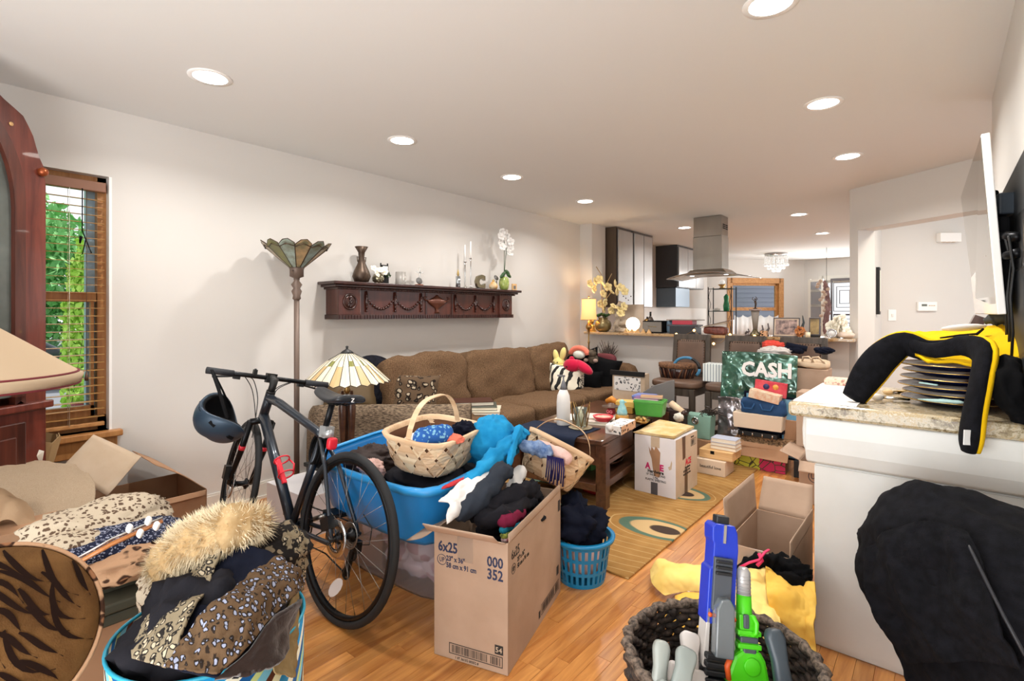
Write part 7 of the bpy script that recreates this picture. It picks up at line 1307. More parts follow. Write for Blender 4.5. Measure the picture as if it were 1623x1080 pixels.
# cartons beside the white cabinet
x0=GY(1262,680,4.25).x;t=T('cardboard_box','upright cardboard carton with barcode print beside the white cabinet','box',(x0+.2,4.33,.30));m=MB();m.bb((x0,4.25,.30),(x0+.36,4.45,.70));m.done('carton','cardboard_pink',t,bevel=.003)
m=MB();g0,g1=x0+.075,x0+.17
for k in range(14):z=.34+.022*k;m.bb((g0,4.2485,z),(g1,4.2495,z+(.013 if k % 3 else .008)))
m.bb((g0 - .008,4.2485,.325),(g0 - .004,4.2495,.66));m.done('barcode','ink_black',t,kind='stuff')
t=obox('cardboard_box','open carton with orange-brown flaps printed UP, under the barcode carton',(x0+.30,4.1,0),.0001,(.44,.36,.28),'cardboard_pink',[('W',.13,70),('S',.10,120)]);text('UP',.05,Vector((-.15,-.181,.17)),UX,UZ,'ink',t,sx=.8);m=MB();m.torus((-.125,-.181,.185),.038,.002,(0,1,0),28,4);m.done('up_ring','ink',t)
fbox('black_case','black case on the floor behind the UP carton',x0 - .06,x0+.10,4.47,4.62,0,.13,'black',cat='case');fbox('brown_crate','small brown carton behind the cream carton in the pile',GY(1243,680,4.6).x,GY(1262,680,4.6).x+.02,4.58,4.73,.263,.42,'cardboard')
# ---- counter top of the white cabinet
CTZ=.94
t=T('paper_box','flat white box lid lying on the left end of the granite cabinet top','box',(-.33,2.6,CTZ));
m=MB();m.bb((-.44,2.22,CTZ+.0005),(-.235,2.86,CTZ+.004));m.done('sheet','white',t)
pbx=GY(1330,608,2.88);fbox('patterned_box','pink and cream patterned flat box at the back left of the granite top',-.425,-.25,2.80,2.91,CTZ+.004,CTZ+.032,spots('pink_print','#e4c9b4','#b98a7e',60,.35,fur=False))
M('plate_blue','#0a1642',.25);M('gilt','#c9a763',.25,.8);M('green_paint','#8a8a5c',.5,var=(60,'#c3b68a'))
PC=Vector((.035,2.50,CTZ))
for k in range(6):
    z=CTZ+.002+.026*k;cx,cy=PC.x+.008*math.sin(k*2.1),PC.y+.01*math.cos(k*1.7);t=T('dinner_plate',['lowest navy plate with gold rim in the stack on the granite top','second lowest navy gold-rimmed plate, aqua cloth above it','third navy gold-rimmed plate up from the granite','fourth navy gold-rimmed plate up from the granite','fifth navy gold-rimmed plate, just below the top one','topmost navy gold-rimmed plate beneath the yellow fleece'][k],'plate',(cx,cy,z),'navy plates stacked on the granite top')
    m=MB();m.lathe([(.08,0),(.095,.001),(.125,.012),(.158,.020),(.158,.023),(.12,.016),(.09,.006),(.001,.006)],(cx,cy,z),56,capt=False);m.done('plate_body','plate_blue',t);m=MB();m.torus((cx,cy,z+.0215),.158,.0022,n=56,k=6);m.done('gilt_rim','gilt',t)
    m=MB();n=14;vv_=[];
    for i in range(n+1):a=PI*.93+.5*i/n;vv_+=[(cx+.129*math.cos(a),cy+.129*math.sin(a),z+.011),(cx+.1585*math.cos(a),cy+.1585*math.sin(a),z+.0195)]
    m.add(vv_,[(2*i,2*i+1,2*i+3,2*i+2) for i in range(n)],True);m.done('painted_patch','green_paint',t)
m=MB();m.tube([(-.065,2.36,CTZ+.03),(.0,2.33,CTZ+.035),(.06,2.33,CTZ+.036)],[.008,.012,.008],8,sy=.5,wr=.003);m.tube([(-.06,2.36,CTZ+.09),(-.01,2.335,CTZ+.088)],.006,6,sy=.5);one('packing_cloth',m,M('aqua_pale','#a9c7c6',.9),'pale aqua packing cloth tucked between the navy plates','cloth')
a,b_=GH(1398,630,CTZ+.012),GH(1442,634,CTZ+.006);t=T('pen','white capped marker with a steel tip lying on the granite top','pen',tuple(a));m=MB();d=b_ - a;m.tube([a - d*.5,a - d*.2,a],[.008,.013,.011],10);m.done('barrel','white',t);m=MB();m.tube([a,a+d*.7,b_],[.006,.005,.004],8);m.done('tip','chrome',t)
m=MB();c=GH(1408,622,CTZ+.015);m.ball(c,(.018,.012,.012),12,8);one('small_shell',m,M('shell','#d9b98a',.5),'small tan shell beside the white marker on the granite top','shell')
m=MB();c=GH(1420,624,CTZ);m.sheet([[c+Vector((-.05,.02,.004)),c+Vector((.02,.05,.004))],[c+Vector((-.03,-.03,.004)),c+Vector((.07,.0,.03))]],8,8,wr=.01,freq=20);one('parchment',m,'newsprint','tan printed papers beside the plate stack','paper',solid=.002)
# ---- yellow and black fleece costume across the plates
fs_=T('fleece_costume','yellow and black fleece costume with long arms draped over the plate stack','costume',(.0,2.45,.95))
Y_=lambda px,py,Y:GY(px,py,Y)
m=MB();m.sheet([[Y_(1410,540,2.75),Y_(1470,528,2.80),Y_(1540,520,2.85),Y_(1640,514,2.85)],[Y_(1425,552,2.55),Y_(1480,545,2.6),Y_(1545,533,2.6),Y_(1640,522,2.55)],[Y_(1455,566,2.40),Y_(1500,560,2.42),Y_(1560,556,2.38),Y_(1640,545,2.35)],[Y_(1470,575,2.36),Y_(1510,572,2.34),Y_(1570,590,2.29),Y_(1640,580,2.25)]],40,44,wr=.010,freq=9,seed=3,fold=.004);m.done('body','fleece_yellow',fs_,solid=.010)
def flat(pts,ws,mat,name,par,off=0,th=.014,Yo=0,wr=.004):
    m=MB();n=len(pts);P=[Vector(p) for p in pts];dense=MB().sheet([[p,p+Vector((0,0,.001))] for p in P],26,1).v[::2];W2=MB().sheet([[Vector((w_,0,0)),Vector((w_,0,.001))] for w_ in ws],26,1).v[::2]
    k_=max(ws)/th;m.tube(dense,[max(.004,w_.x/k_) for w_ in W2],20,sy=k_);return m.done(name,mat,par)
arm=[Y_(1520,552,2.40),Y_(1470,556,2.42),Y_(1432,546,2.44),Y_(1400,565,2.40),Y_(1375,595,2.36),Y_(1352,632,2.31)]
flat([p+Vector((.006,.016,.004)) for p in arm],[.035,.04,.048,.058,.058,.042],'fleece_yellow','sleeve_lining',fs_,th=.02);flat(arm,[.035,.038,.046,.056,.056,.040],'fleece_black','sleeve',fs_,th=.024)
arm2=[Y_(1440,545,2.44),Y_(1478,556,2.36),Y_(1525,548,2.30),Y_(1556,560,2.22),Y_(1552,600,2.165),Y_(1542,650,2.155),Y_(1536,695,2.15),Y_(1535,716,2.15)]
flat([p+Vector((.016,.012,.0)) for p in arm2[2:]],[.036,.046,.044,.045,.046,.03],'fleece_yellow','sleeve_lining',fs_,th=.018);flat(arm2,[.022,.026,.034,.044,.042,.045,.048,.034],'fleece_black','sleeve',fs_,th=.024)
c=Y_(1538,694,2.108);m=MB();m.box(c,(.042,.003,.046),(0,R(3),R(42)));m.done('care_label','white',fs_)
m=MB();c=Y_(1527,529,2.50);m.ball(c+Vector((0,-.01,.022)),(.068,.034,.012),20,8,rot=(R(-12),R(-4),R(20)));m.done('white_patch','cloth_white',fs_);m=MB();m.tube([Y_(1490,536,2.46),Y_(1520,532,2.44),Y_(1548,530,2.44),Y_(1558,522,2.50)],[.003,.004,.005,.004],8);m.done('patch_outline','fleece_black',fs_)
m=MB();m.tube([Y_(1606,570,2.24),Y_(1598,605,2.16),Y_(1612,650,2.15),Y_(1640,665,2.15)],[.03,.035,.03,.03],14,wr=.012);one('black_glove',m,'cloth_black','black knitted sleeve hanging at the right edge beside the plates','clothes')
m=MB();m.tube([Y_(1560,512,2.75),Y_(1590,503,2.75),Y_(1640,500,2.72)],[.02,.03,.03],12,wr=.012);one('cable_bundle',m,M('cloth_smoke','#33373a',.7),'smoky grey cloth bundle behind the costume under the television','cloth');a=Y_(1548,512,3.0);m=MB();m.box(a,(.04,.14,.06),(0,.4,0));m.bb((a.x - .05,a.y - .08,CTZ),(a.x+.1,a.y+.08,a.z - .03));
one('wooden_stand',m,'mahogany','reddish wooden stand edge just below the television','stand')
# ================================================================ MANTEL ORNAMENTS (from left to right)
def MP(px):return GX(px,455,MX).y
def lathe_t(name,label,cat,c,parts,n=22):
    t=T(name,label,cat,c)
    for pn,prof,mat in parts:m=MB();m.lathe(prof,c,n);m.done(pn,mat,t)
    return t
y=MP(573);c=(MX,y,MT);t=lathe_t('vase','bronze bottle vase with small side handles at the left of the mantel','vase',c,[('vase_body',[(.04,0),(.055,.01),(.072,.05),(.060,.09),(.032,.15),(.022,.20),(.026,.24),(.052,.285),(.048,.285),(.02,.24)],'bronze')])
for s in (-1,1):m=MB();m.tube([(MX,y+s*.022,MT+.20),(MX,y+s*.040,MT+.205),(MX,y+s*.036,MT+.17),(MX,y+s*.03,MT+.165)],.004,6);m.done('handle','bronze',t)
M('mercury','#8f8870',.15,.8)
y=MP(597);c=(MX+.02,y,MT);t=lathe_t('rose_bowl','round mercury glass bowl of cream flowers on the mantel','vase',c,[('bowl',[(.02,0),(.045,.02),(.05,.045),(.035,.075)],'mercury')]);random.seed(3)
def bloom(par,c,r,mat,n=5,nm='flower'):
    m=MB();c=Vector(c);ax_=Vector((random.uniform(.3,1),random.uniform(-.9,.2),random.uniform(-.2,.5))).normalized();rm=Vector((0,0,1)).rotation_difference(ax_).to_matrix()
    for k in range(n):a=2*PI*k/n;m.ball(c+rm @ Vector((r*.55*math.cos(a),r*.55*math.sin(a),0)),(r*.5,r*.5,r*.18),8,6,rot=tuple((rm @ Matrix.Rotation(a,3,'Z') @ Matrix.Rotation(-.4,3,'Y')).to_euler()))
    m.ball(c+ax_*r*.15,r*.16,6,5);return m.done(nm,mat,par)
for k in range(7):bloom(t,(MX+.03+random.uniform(-.02,.03),y+random.uniform(-.045,.05),MT+random.uniform(.075,.125)),.032,'petal')
y=MP(613);t=T('mantel_clock','small black square clock with ornate posts behind the greenery','clock',(MX - .03,y,MT));m=MB();m.bb((MX - .05,y - .035,MT),(MX - .02,y+.035,MT+.06));m.bb((MX - .05,y - .03,MT+.06),(MX - .02,y+.03,MT+.16));m.done('case','black',t);m=MB();m.bb((MX - .019,y - .024,MT+.085),(MX - .017,y+.024,MT+.15));m.done('face','white',t)
for s in (-1,1):m=MB();m.cyl((MX - .035,y+s*.034,MT+.06),(MX - .035,y+s*.034,MT+.175),.006);m.done('post','black',t)
m=MB();random.seed(4);leaves(m,(MX+.01,y - .003,MT+.085),(.03,.035,.03),60,.012);one('small_greenery',m,'leaf','small dark green foliage sprig in front of the black mantel clock','plant',kind='stuff')
y=MP(635);t=T('candle_jar','frosted glass jar with a letter C on the mantel','jar',(MX,y,MT));m=MB();m.lathe([(.042,0),(.044,.005),(.044,.11),(.040,.11),(.038,.01)],(MX,y,MT),28);m.done('glass_jar',M('frost_glass','#b7b1aa',.35,trans=.3),t);text('C',.06,(MX+.0445,y - .012,MT+.03),(-.15,1,0),(0,0,1),'white',t)
y=MP(662);t=T('round_medallion','small grey round plaque on a red wood stand','ornament',(MX+.02,y,MT));m=MB();m.bb((MX,y - .03,MT),(MX+.04,y+.03,MT+.012));m.done('stand','copper',t);m=MB();m.cyl((MX+.015,y,MT+.042),(MX+.025,y,MT+.045),.030,n=24);m.done('disc',M('slate_grey','#6a6866',.5),t)
y=MP(670);t=T('glass_cross','clear glass cross standing on the mantel','ornament',(MX - .04,y,MT));m=MB();m.bb((MX - .045,y - .008,MT),(MX - .035,y+.008,MT+.17));m.bb((MX - .045,y - .04,MT+.115),(MX - .035,y+.04,MT+.130));m.bb((MX - .055,y - .02,MT),(MX - .02,y+.02,MT+.008));m.done('cross',M('glass_edge','#f2f2f0',.05,trans=.6,ior=1.3),t,bevel=.003)
y=MP(726);t=T('candle','thick silver glass candle with a small flame-shaped top','candle',(MX,y,MT));m=MB();m.cyl((MX,y,MT),(MX,y,MT+.11),.022,n=20);m.done('holder',M('silver_g','#b5bcc0',.12,.9),t);m=MB();m.lathe([(.004,.11),(.012,.13),(.007,.155),(.001,.18)],(MX,y,MT),12);m.done('finial','gold',t)
for px,hh_,lb in ((737,.255,'shorter silver candlestick with a white taper on the mantel'),(746,.295,'taller silver candlestick with a white taper on the mantel')):
    y=MP(px);t=T('candlestick',lb,'candlestick',(MX,y,MT));m=MB();m.lathe([(.035,0),(.033,.008),(.008,.018),(.005,.03),(.005,hh_ - .03),(.012,hh_ - .02),(.006,hh_ - .01),(.020,hh_ - .002),(.020,hh_)],(MX,y,MT),20);m.done('stick','chrome',t);m=MB();m.lathe([(.009,hh_),(.007,hh_+.16),(.001,hh_+.165)],(MX,y,MT),12);m.done('taper_candle','white',t)
y=MP(761);t=T('letter_ornament','bronze metal letter C ornament on a small base','letter',(MX,y,MT));WL[t]=Vector((MX,y,MT));m=MB();m.bb((MX - .02,y - .05,MT),(MX+.02,y+.05,MT+.012));m.done('base','black',t);text('C',.17,(MX+.0,y - .063,MT+.014),(0,1,0),(0,0,1),'mercury',t,depth=.016,bold=.012)
y=MP(782);t=lathe_t('bird_ornament','yellow and white ceramic bird ornament with a gold knob','ornament',(MX,y,MT),[('body',[(.025,0),(.045,.025),(.046,.045),(.03,.07),(.015,.085)],M('yellow_glaze','#c98e35',.3,var=(9,'#d9c9a8'))),('knob',[(.010,.083),(.014,.095),(.006,.107)],'gold')])
y=MP(799);t=lathe_t('orchid','white orchid in a ribbed green glass vase on the mantel','plant',(MX,y,MT),[('pot',[(.03,0),(.045,.02),(.055,.07),(.048,.12),(.035,.14),(.03,.14)],M('green_glass','#a7b46a',.15,var=(30,'#7f9448')))]);random.seed(12)
for dy,dz in ((-.03,.03),(.03,.05),(.05,.02),(-.05,.01)):m=MB();p=Vector((MX,y,MT+.14));m.ball(p+Vector((.02,dy,dz)),(.012,.045,.02),10,6,rot=(.5*(1 if dy<0 else -1),0,0));m.done('leaf','leaf',t)
stm=[[(MX,y,MT+.13),(MX+.01,y - .01,MT+.35),(MX+.02,y - .02,MT+.50),(MX+.03,y - .06,MT+.56)],[(MX,y,MT+.13),(MX+.01,y+.005,MT+.3),(MX+.02,y+.02,MT+.45)]]
for s in stm:m=MB();m.tube(s,.003,5);m.done('stem','leaf',t)
for dy,dz in ((-.06,.60),(.0,.61),(-.085,.55),(-.03,.55),(.03,.57),(-.075,.49),(-.02,.49),(.045,.51),(.01,.45),(.06,.44),(-.05,.45),(.065,.385)):bloom(t,(MX+random.uniform(0,.05),y+dy,MT+dz),.045,'white')
y=MP(814);t=T('framed_photo','tiny pale wooden square frame at the right end of the mantel','picture',(MX,y,MT));m=MB();m.bb((MX,y - .035,MT),(MX+.015,y+.035,MT+.075));m.done('frame','lightwood',t);m=MB();m.bb((MX+.015,y - .018,MT+.02),(MX+.017,y+.018,MT+.055));m.done('picture','slate_grey',t)
m=MB();yy=MP(792);m.cyl((MX - .05,yy,MT+.13),(MX - .046,yy,MT+.132),.03,n=20);m.box((MX - .045,yy,MT+.05),(.006,.012,.10));one('round_disc',m,'slate_grey','small grey disc on a stem behind the orchid vase','ornament')
# ================================================================ BREAKFAST BAR ORNAMENTS
BY=5.62
def BP(px,Y=BY):return GY(px,520,Y).x
x=BP(938);c=(x,BY,BT);t=lathe_t('cherub_statue','antique gold cherub statuette at the left end of the bar','statuette',c,[('base',[(.06,0),(.06,.02),(.045,.04),(.05,.07),(.035,.09)],'gold')])
m=MB();m.ball((x,BY,BT+.14),(.03,.025,.05));m.ball((x,BY,BT+.225),.025);m.tube([(x - .02,BY,BT+.17),(x - .05,BY - .01,BT+.16),(x - .045,BY - .02,BT+.19)],.009,8);m.tube([(x+.02,BY,BT+.17),(x+.04,BY - .02,BT+.14),(x+.02,BY - .03,BT+.12)],.009,8);m.tube([(x - .01,BY,BT+.10),(x - .015,BY,BT+.08)],.014,8);m.done('figure','gold',t)
x=BP(956);c=(x,BY,BT);t=lathe_t('orchid','yellow orchids in a round olive bronze pot on the bar','plant',c,[('pot',[(.05,0),(.09,.03),(.105,.08),(.09,.13),(.055,.155),(.065,.18),(.055,.18)],M('olive_bronze','#6a5d3e',.35,.6,var=(8,'#8a7a52')))]);random.seed(21)
for a in range(5):m=MB();m.ball((x+.07*math.cos(a*1.3),BY+.05*math.sin(a*1.3),BT+.21),(.065,.03,.014),10,6,rot=(0,-.5*math.cos(a*1.3),a*1.3));m.done('leaf','leaf',t)
O=Vector((x,BY,BT))
for s in ([(0,0,.15),(-.02,0,.45),(-.03,0,.72),(-.10,0,.82)],[(0,0,.15),(.04,0,.4),(.06,0,.62),(.12,0,.72)],[(0,0,.15),(.05,0,.42),(.12,0,.50)]):m=MB();m.tube([O+Vector(p) for p in s],.005,5);m.done('stem',M('stem_tan','#a98a5c',.7),t)
for px,py in ((936,450),(945,446),(950,443),(941,458),(957,450),(962,455),(975,450),(985,456),(990,462),(979,462),(968,462),(955,466),(960,480),(950,482),(957,490),(975,486),(983,490),(990,486),(985,497),(970,492)):p=GY(px,py,BY - .02);bloom(t,p+Vector((0,random.uniform(-.03,.03),0)),.055,'petal_yellow')
m=MB();[m.ball(GY(988+4*k,470+3*(k % 3),BY),.008,6,4) for k in range(4)];m.done('bud','cloth_brown',t)
x=BP(983);t=T('driftwood_sculpture','grey driftwood sculpture with a curved upright and shells at its foot','sculpture',(x,BY,BT));M('driftwood','#7d6f60',.8,var=(14,'#b3a592'));m=MB();P=lambda px,py,r=0:GY(px,py,BY)
m.tube([P(975,525),P(980,505),P(978,490),P(984,482),(P(990,490))],[.05,.035,.035,.025,.010],12,wr=.015);m.tube([P(972,520),P(985,512),P(1000,508)],[.02,.028,.01],10,wr=.01);m.tube([P(965,526),P(980,523),P(995,526)],[.03,.035,.02],10,wr=.02);m.done('driftwood','driftwood',t)
x0,x1=GY(981,500,5.86).x,GY(1020,500,5.86).x;m=MB();m.bb((x0,5.86,BT),(x1,5.88,GY(1000,483,5.86).z));one('canvas',m,M('canvas_print','#a39384',.8,var=(5,'#c2b4a6')),'square taupe canvas leaning behind the glowing globe','picture')
c=GY(1003,514,BY - .02);t=T('globe_lamp','small glowing white globe lamp on a wooden foot on the bar','lamp',(c.x,c.y,BT));m=MB();m.ball(c,.082,24,16);m.done('globe',M('globe_on','#ffffff',.5,emit='#fff1dc',es=3.2),t);m=MB();m.lathe([(.06,0),(.05,.02),(.03,c.z - .07 - BT)],(c.x,c.y,BT),20);m.done('foot','lightwood',t);c_=c
m=MB();
for k in range(5):m.prism([(-.03,0),(.0,.05),(.03,0)],.02,(BP(1000+9*k) - .02,BY - .09,BT),((1,0,0),(0,0,1),(0,1,0)))
one('gift_bow',m,'lightwood','row of folded wooden triangles in front of the globe lamp','ornament')
x0,x1=BP(1022),BP(1053);t=T('speaker','grey radio-style speaker with gold script on the bar','speaker',((x0+x1)/2,BY,BT));m=MB();m.bb((x0,BY - .06,BT+.004),(x1,BY+.12,BT+.145));m.done('cabinet','matte_black',t,bevel=.006);m=MB();m.bb((x0+.008,BY - .064,BT+.018),(x1 - .008,BY - .059,BT+.132));m.done('grille',M('grille','#7b756e',.8),t);m=MB();xm=(x0+x1)/2;m.tube([(xm - .05+.01*k,BY - .066,BT+.078+.006*math.sin(k*1.9)) for k in range(11)],.002,4);m.done('script_logo','gold',t)
t=T('toaster','pale blue rounded toaster behind the speaker','toaster',(x1+.06,BY+.1,BT));m=MB();m.puff((x1+.07,BY+.12,BT+.075),(.12,.22,.15),p=6,n=8);m.done('body',M('toaster_blue','#6d8599',.3,.3),t);m=MB();m.box((x1+.07,BY+.12,BT+.155),(.03,.16,.012));m.done('slot','chrome',t)
for px in (1031,1026):t=lathe_t('perfume_bottle','glass bottle with a dark stopper behind the speaker' if px==1031 else 'short amber glass bottle left of the taller one behind the speaker','bottle',(BP(px,5.86),5.86,BT),[('bottle',[(.03,0),(.045,.06),(.04,.15),(.012,.20 if px==1031 else .17)],M('bottle_brown','#4f4540',.2) if px==1031 else 'brass'),('stopper',[(.012,.20 if px==1031 else .17),(.012,.25 if px==1031 else .19)],'black')],14)
x0,x1=BP(1064),BP(1104);z=BT
for dp,h_,col,lb,ex in ((.2,.085,'#2a2c33','dark slate box at the bottom of the stack on the bar',0),(.17,.018,'#4a4a50','thin grey book between dark box and red box on the bar',.03),(.14,.045,'#b23a4c','red and teal boxed set on the bar stack',-.03),(.2,.01,'#8c8074','thin brown folder on top of the bar stack',.04)):fbox('stacked_box',lb,x0 - ex,x1+ex,BY - .05,BY - .05+dp,z,z+h_,M('sb'+col,col,.5),cat='box');z+=h_+.001
fbox('teal_box','teal end of the boxed set on the bar stack',x1 - .06,x1+.028,BY - .056,BY - .0505,z - .055,z - .012,M('teal_c','#5c8f92',.5)) if False else None
x0,x1=BP(1116),BP(1154);xm=(x0+x1)/2;t=T('wicker_tray','brown wicker tray of papers and a dark leather clutch on the bar','tray',(xm,BY,BT));m=MB();m.puff((xm,BY,BT+.045),(x1 - x0,.14,.09),p=4,n=10,wr=.01);m.done('clutch',M('croc','#5a2a22',.45,var=(40,'#7a4034'),bmp=(60,.8,.006)),t)
for k in range(3):m=MB();m.box((xm+.02*k - .02,BY,BT+.10+.012*k),(.26,.14,.004),(0,R(-10 - 2*k),R(4*k)));m.done('papers',['paper','cardboard_light','leather'][k],t)
x=BP(1197);t=lathe_t('pedestal_vase','tapered grey stone pedestal vase on the bar','vase',(x,BY,BT),[('foot',[(.055,0),(.05,.02),(.03,.045),(.022,.07)],'mercury'),('column',[(.022,.07),(.04,.26)],M('stone','#8e857c',.6)),('top',[(.06,.26),(.058,.275)],M('pinkst','#a58f86',.5))]);z=BT+.276
t=T('dancer_figurine','tiny bronze dancer figurine on the pedestal vase','figurine',(x,BY,z));m=MB();m.cyl((x,BY,z),(x,BY,z+.008),.02);m.tube([(x,BY,z+.005),(x+.005,BY,z+.05),(x,BY,z+.08)],[.006,.010,.012],8);m.ball((x,BY,z+.10),.009,8,6);m.tube([(x,BY,z+.08),(x - .03,BY,z+.10),(x - .02,BY,z+.12)],.004,5);m.tube([(x,BY,z+.08),(x+.02,BY,z+.10),(x+.005,BY,z+.125)],.004,5);m.done('figure','bronze',t)
M('pewter','#5f5a5c',.4,.5)
for px,h_,lb in ((1184,.07,'small pewter sleigh figure left of the pedestal vase'),(1206,.11,'small pewter horse figure right of the pedestal vase'),(1215,.13,'small pewter rider figure nearest the photo frame')):
    x=BP(px);t=T('pewter_figure',lb,'figurine',(x,BY,BT),'pewter figures on the bar');m=MB();m.cyl((x,BY,BT),(x,BY,BT+.006),.025);m.tube([(x - .02,BY,BT+.02),(x,BY,BT+.04),(x+.02,BY,BT+h_*.6),(x+.012,BY,BT+h_)],[.008,.014,.010,.006],8);[m.cyl((x+d,BY,BT),(x+d*.6,BY,BT+.035),.004,n=6) for d in (-.018,.0,.018)];m.done('figure','pewter',t)
x=BP(1214);fbox('tea_tin','small square floral tin in front of the pewter figures',x - .03,x+.03,BY - .1,BY - .05,BT,BT+.055,'floral_tan',cat='tin')
x0,x1=BP(1225,5.58),BP(1267,5.58);frame('framed_photo','silver framed couple photograph with cream mount on the bar',x0,x1,BT,BT+.19,5.58,8,'pewter',M('photo_dark','#3c3038',.4,var=(22,'#c4a79c')),.010,mount='cream_card',rz=R(2))
x=BP(1272);t=T('antler_ornament','dark curved horn ornament behind the photo frame','ornament',(x,BY,BT));m=MB();m.cyl((x - .01,BY,BT),(x - .01,BY,BT+.01),.03);m.tube([(x - .02,BY,BT+.01),(x - .01,BY,BT+.08),(x+.01,BY,BT+.14),(x+.0,BY,BT+.21)],[.012,.014,.010,.003],8);m.tube([(x - .01,BY,BT+.08),(x - .03,BY,BT+.10)],.006,6);m.done('horn',M('horn','#273337',.35),t)
M('leaf_orange','#c9854f',.6);x=BP(1271);m=MB();random.seed(14);leaves(m,(x,BY - .06,BT+.05),(.055,.03,.05),90,.022);one('autumn_leaves',m,'leaf_orange','cluster of orange preserved leaves at the corner of the photo frame','leaves',kind='stuff')
x0,x1=BP(1281),BP(1299);frame('framed_photo','small dark frame with a golden flower picture on the bar',x0,x1,BT+.02,BT+.19,5.64,6,'pewter',M('flower_pic','#6d5a34',.4,var=(10,'#c2a468')),.010);fbox('dark_stand','dark block under the golden flower picture',x0,x1,5.62,5.68,BT,BT+.019,'black',cat='stand')
x=BP(1283);t=lathe_t('votive_candle','short cream votive candle near the golden flower picture','candle',(x,BY - .08,BT),[('wax',[(.022,0),(.022,.05)],'wax')],14)
# shells, flowers and clock at the right end of the bar
x=BP(1320);t=T('desk_clock','round silver desk clock among white flowers at the right end of the bar','clock',(x,5.55,BT));m=MB();m.torus((x,5.55,BT+.045),.038,.007,(0,1,0),28,8);m.done('case','chrome',t);m=MB();m.cyl((x,5.552,BT+.045),(x,5.556,BT+.045),.036,n=24);m.done('face','white',t)
for px,py,r_,lb in ((1340,531,(.07,.05,.03),'large pale conch shell at the right end of the bar'),(1346,520,(.04,.03,.03),'pinkish shell leaning at the pillar')):c=GY(px,py,5.60);m=MB();m.ball((c.x,5.60,BT+r_[2]),r_,20,12,disp=.12,fold=.1,freq=8,seed=px);one('sea_shell',m,M('shellc','#d8c6b6',.4),lb,'shell')
t=T('silk_flowers','white and cream silk flowers with dark centres at the right end of the bar','flowers',(BP(1325),5.66,BT));random.seed(31);m=MB();m.cyl((BP(1325),5.68,BT),(BP(1325),5.68,BT+.10),.03,n=14);m.done('vase','frost',t)
for px,py in ((1318,518),(1327,509),(1330,522),(1338,516),(1342,527),(1322,528),(1334,507)):bloom(t,GY(px,py,5.64),.06,'petal',6)
for a,b_ in (((1322,520),(1335,500)),((1318,522),(1330,506))):m=MB();m.tube([GY(*a,5.66),GY(*b_,5.66)],.003,5);m.done('stem','leaf',t)
# string lights along the bar front
M('fairy','#ffdf9e',.5,emit='#ffc465',es=9);pts=[(1072,530),(1100,524),(1131,545),(1157,531),(1196,533),(1239,540),(1252,537)]
t=T('string_lights','string of small warm lights along the bar edge above the chairs','string lights',(GY(1160,530,5.44).x,5.44,1.0));P=[GY(px,py,5.44 - (.0 if py<540 else .02)) for px,py in pts]
m=MB();q=[]
for i in range(len(P) - 1):q+=[P[i],P[i].lerp(P[i+1],.5) - Vector((0,0,.03))]
m.tube(q+[P[-1]],.002,4);m.done('wire','brass',t)
for p in P:m=MB();m.ball(p,.013,10,8);m.done('bulb','fairy',t)
# ================================================================ DINING END
e=GL(1136,500,A0,A1)[0];ex,ey=e.x+.35,e.y - .75;et_=T('etagere','tall black metal display shelf with glass shelves by the dining window','shelf unit',(ex,ey,0));M('shelf_glass','#a9bcb8',.05,trans=.6,ior=1.1)
for sx in (-.22,.22):
    for sy in (-.15,.15):m=MB();m.cyl((ex+sx,ey+sy,0),(ex+sx,ey+sy,1.80),.010,n=8);m.done('post','black_metal',et_)
for z in (.4,.85,1.32,1.76):m=MB();m.bb((ex - .22,ey - .15,z),(ex+.22,ey+.15,z+.008));m.done('shelf','shelf_glass',et_);m=MB();[m.cyl((ex - .22,ey+s,z),(ex+.22,ey+s,z),.006,n=6) for s in (-.15,.15)];m.done('rail','black_metal',et_)
m=MB()
for s in (-1,1):m.tube([(ex+s*.22,ey - .155,.9+.08*k) if False else (ex+s*(.19+.02*math.sin(k*1.4)),ey - .155,.9+.07*k) for k in range(13)],.005,5)
m.done('scroll','black_metal',et_)
t=lathe_t('green_vase','emerald green glass figure on the display shelf','vase',(ex+.08,ey,1.329),[('vase_body',[(.05,0),(.06,.1),(.04,.2),(.05,.28),(.01,.33)],M('emerald','#2f8a5a',.2))]);t=lathe_t('brass_urn','brass bowl with glass ball on top of the display shelf','ornament',(ex,ey,1.769),[('bowl',[(.07,0),(.03,.03),(.08,.08),(.06,.085)],'brass'),('ball',[(.03,.085),(.055,.13),(.03,.17),(.005,.18)],'crystal')]);t=lathe_t('shell_pile','white ornament on the display shelf beside the green figure','ornament',(ex - .1,ey,1.329),[('body',[(.06,0),(.07,.03),(.02,.06)],'white')])
# folding panel door with panes and metal window screen
def bars(m,P,d,s0,s1,z0,z1,w_,t_=.03):
    p=Vector((P[0],P[1],0));a,b_=p+d*s0,p+d*s1;n=Vector((-d.y,d.x,0))*t_;m.add([a+Vector((0,0,z0)),b_+Vector((0,0,z0)),b_+n+Vector((0,0,z0)),a+n+Vector((0,0,z0)),a+Vector((0,0,z1)),b_+Vector((0,0,z1)),b_+n+Vector((0,0,z1)),a+n+Vector((0,0,z1))],[(0,3,2,1),(4,5,6,7),(0,1,5,4),(1,2,6,5),(2,3,7,6),(3,0,4,7)])
dB=(Vector(B1) - Vector(A1)).normalized().to_3d();g0,_=GL(1320,446,A1,B1);Pg=(g0.x+.02,g0.y - .10);zt=GL(1335,443,A1,B1)[0].z
sc2=T('window_screen','dark metal geometric grille screen in front of the bright far window','screen',(Pg[0],Pg[1],0));Ln=.62
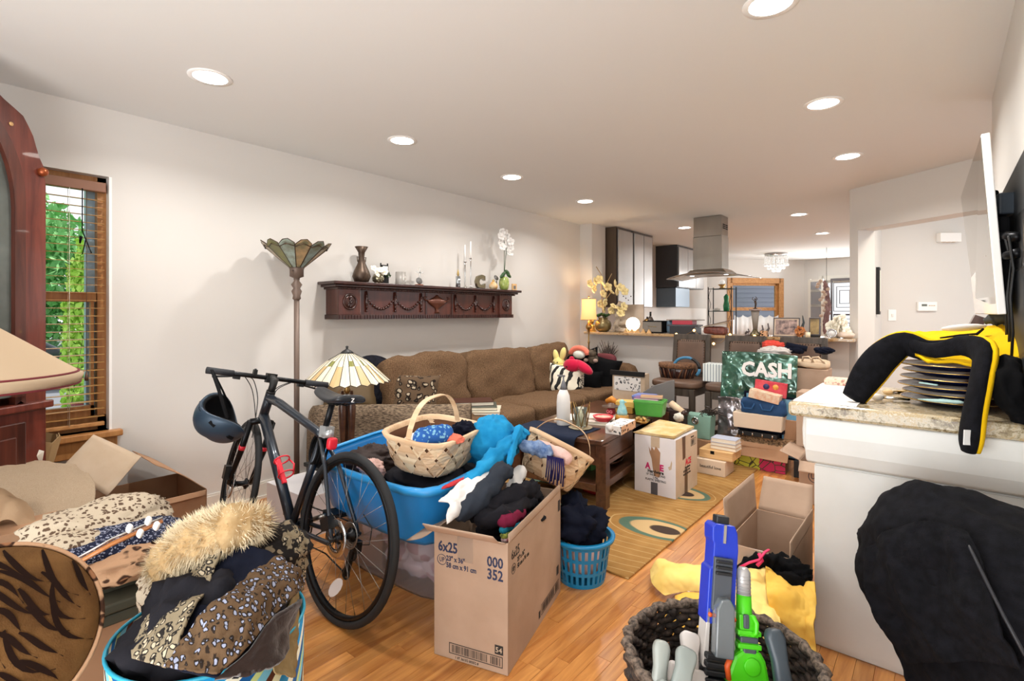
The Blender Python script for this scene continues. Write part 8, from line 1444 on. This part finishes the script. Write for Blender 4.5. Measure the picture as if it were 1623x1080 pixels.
m=MB();bars(m,Pg,dB,-.05,Ln,zt - .03,zt+.02,0);bars(m,Pg,dB,-.05,-.02,.05,zt,0);bars(m,Pg,dB,Ln*.62,Ln*.66,.05,zt,0);bars(m,Pg,dB,.0,Ln,1.24,1.27,0);m.done('frame','pewter',sc2)
for zc in (1.62,.95):
    for r_ in (.30,.22,.14):
        m=MB();a,b_=Ln*.34 - r_*.7,Ln*.34+r_*.7;bars(m,Pg,dB,a,b_,zc+r_ - .012,zc+r_,0,.012);bars(m,Pg,dB,a,b_,zc - r_,zc - r_+.012,0,.012);bars(m,Pg,dB,a,a+.012,zc - r_,zc+r_,0,.012);bars(m,Pg,dB,b_ - .012,b_,zc - r_,zc+r_,0,.012);m.done('square_bar','pewter',sc2)
m=MB();bars(m,Pg,dB,Ln*.58,Ln*.72,1.58,1.74,0,.02);m.done('square_plate','pewter',sc2)
g1,_=GL(1286,446,A1,B1);Pf=(g1.x,g1.y - .35);fd=T('folding_door','pale narrow open door with dark glass panes beside the metal grille','door',(Pf[0],Pf[1],0));dF=Vector((.94,-.30,0)).normalized();zt2=zt+.01
m=MB();wd_=.30;bars(m,Pf,dF,0,.05,0,zt2,0);bars(m,Pf,dF,wd_ - .04,wd_,0,zt2,0)
for z in (0,.55,1.02,1.42,1.55+.18,zt2 - .06):bars(m,Pf,dF,.05,wd_ - .04,z,z+.05,0)
m.done('frame','trim_white',fd);m=MB();bars(m,Pf,dF+Vector((0,0,0)),.05,wd_ - .04,.05,zt2 - .05,0,.012);m.done('door_pane',M('pane_dark','#8d8d93',.1,alpha=.75),fd)
# hanging shell mobile and tall stocking by the folding door
t=T('shell_mobile','mauve hanging shell chime and ribbon beside the folding door','mobile',tuple(GZ(1308,520,9.0)));tp_=GZ(1310,445,9.0);m=MB();m.tube([GZ(1306,445,9.0),GZ(1312,470,9.0),GZ(1311,500,8.9),GZ(1306,530,8.9)],[.05,.045,.05,.03],12,wr=.02,sy=.5);m.done('ribbon',M('mauve','#7d5f60',.8,var=(8,'#a5898a')),t);random.seed(41)
for k in range(14):m=MB();p=GZ(1292+random.uniform(0,22),446+4.2*k,8.95);m.ball(p,(.035,.02,.03),8,6);m.done('shell','shellc',t)
m=MB();m.cyl(tp_,(tp_.x,tp_.y,HC),.004,n=5);m.done('cord','black',t)
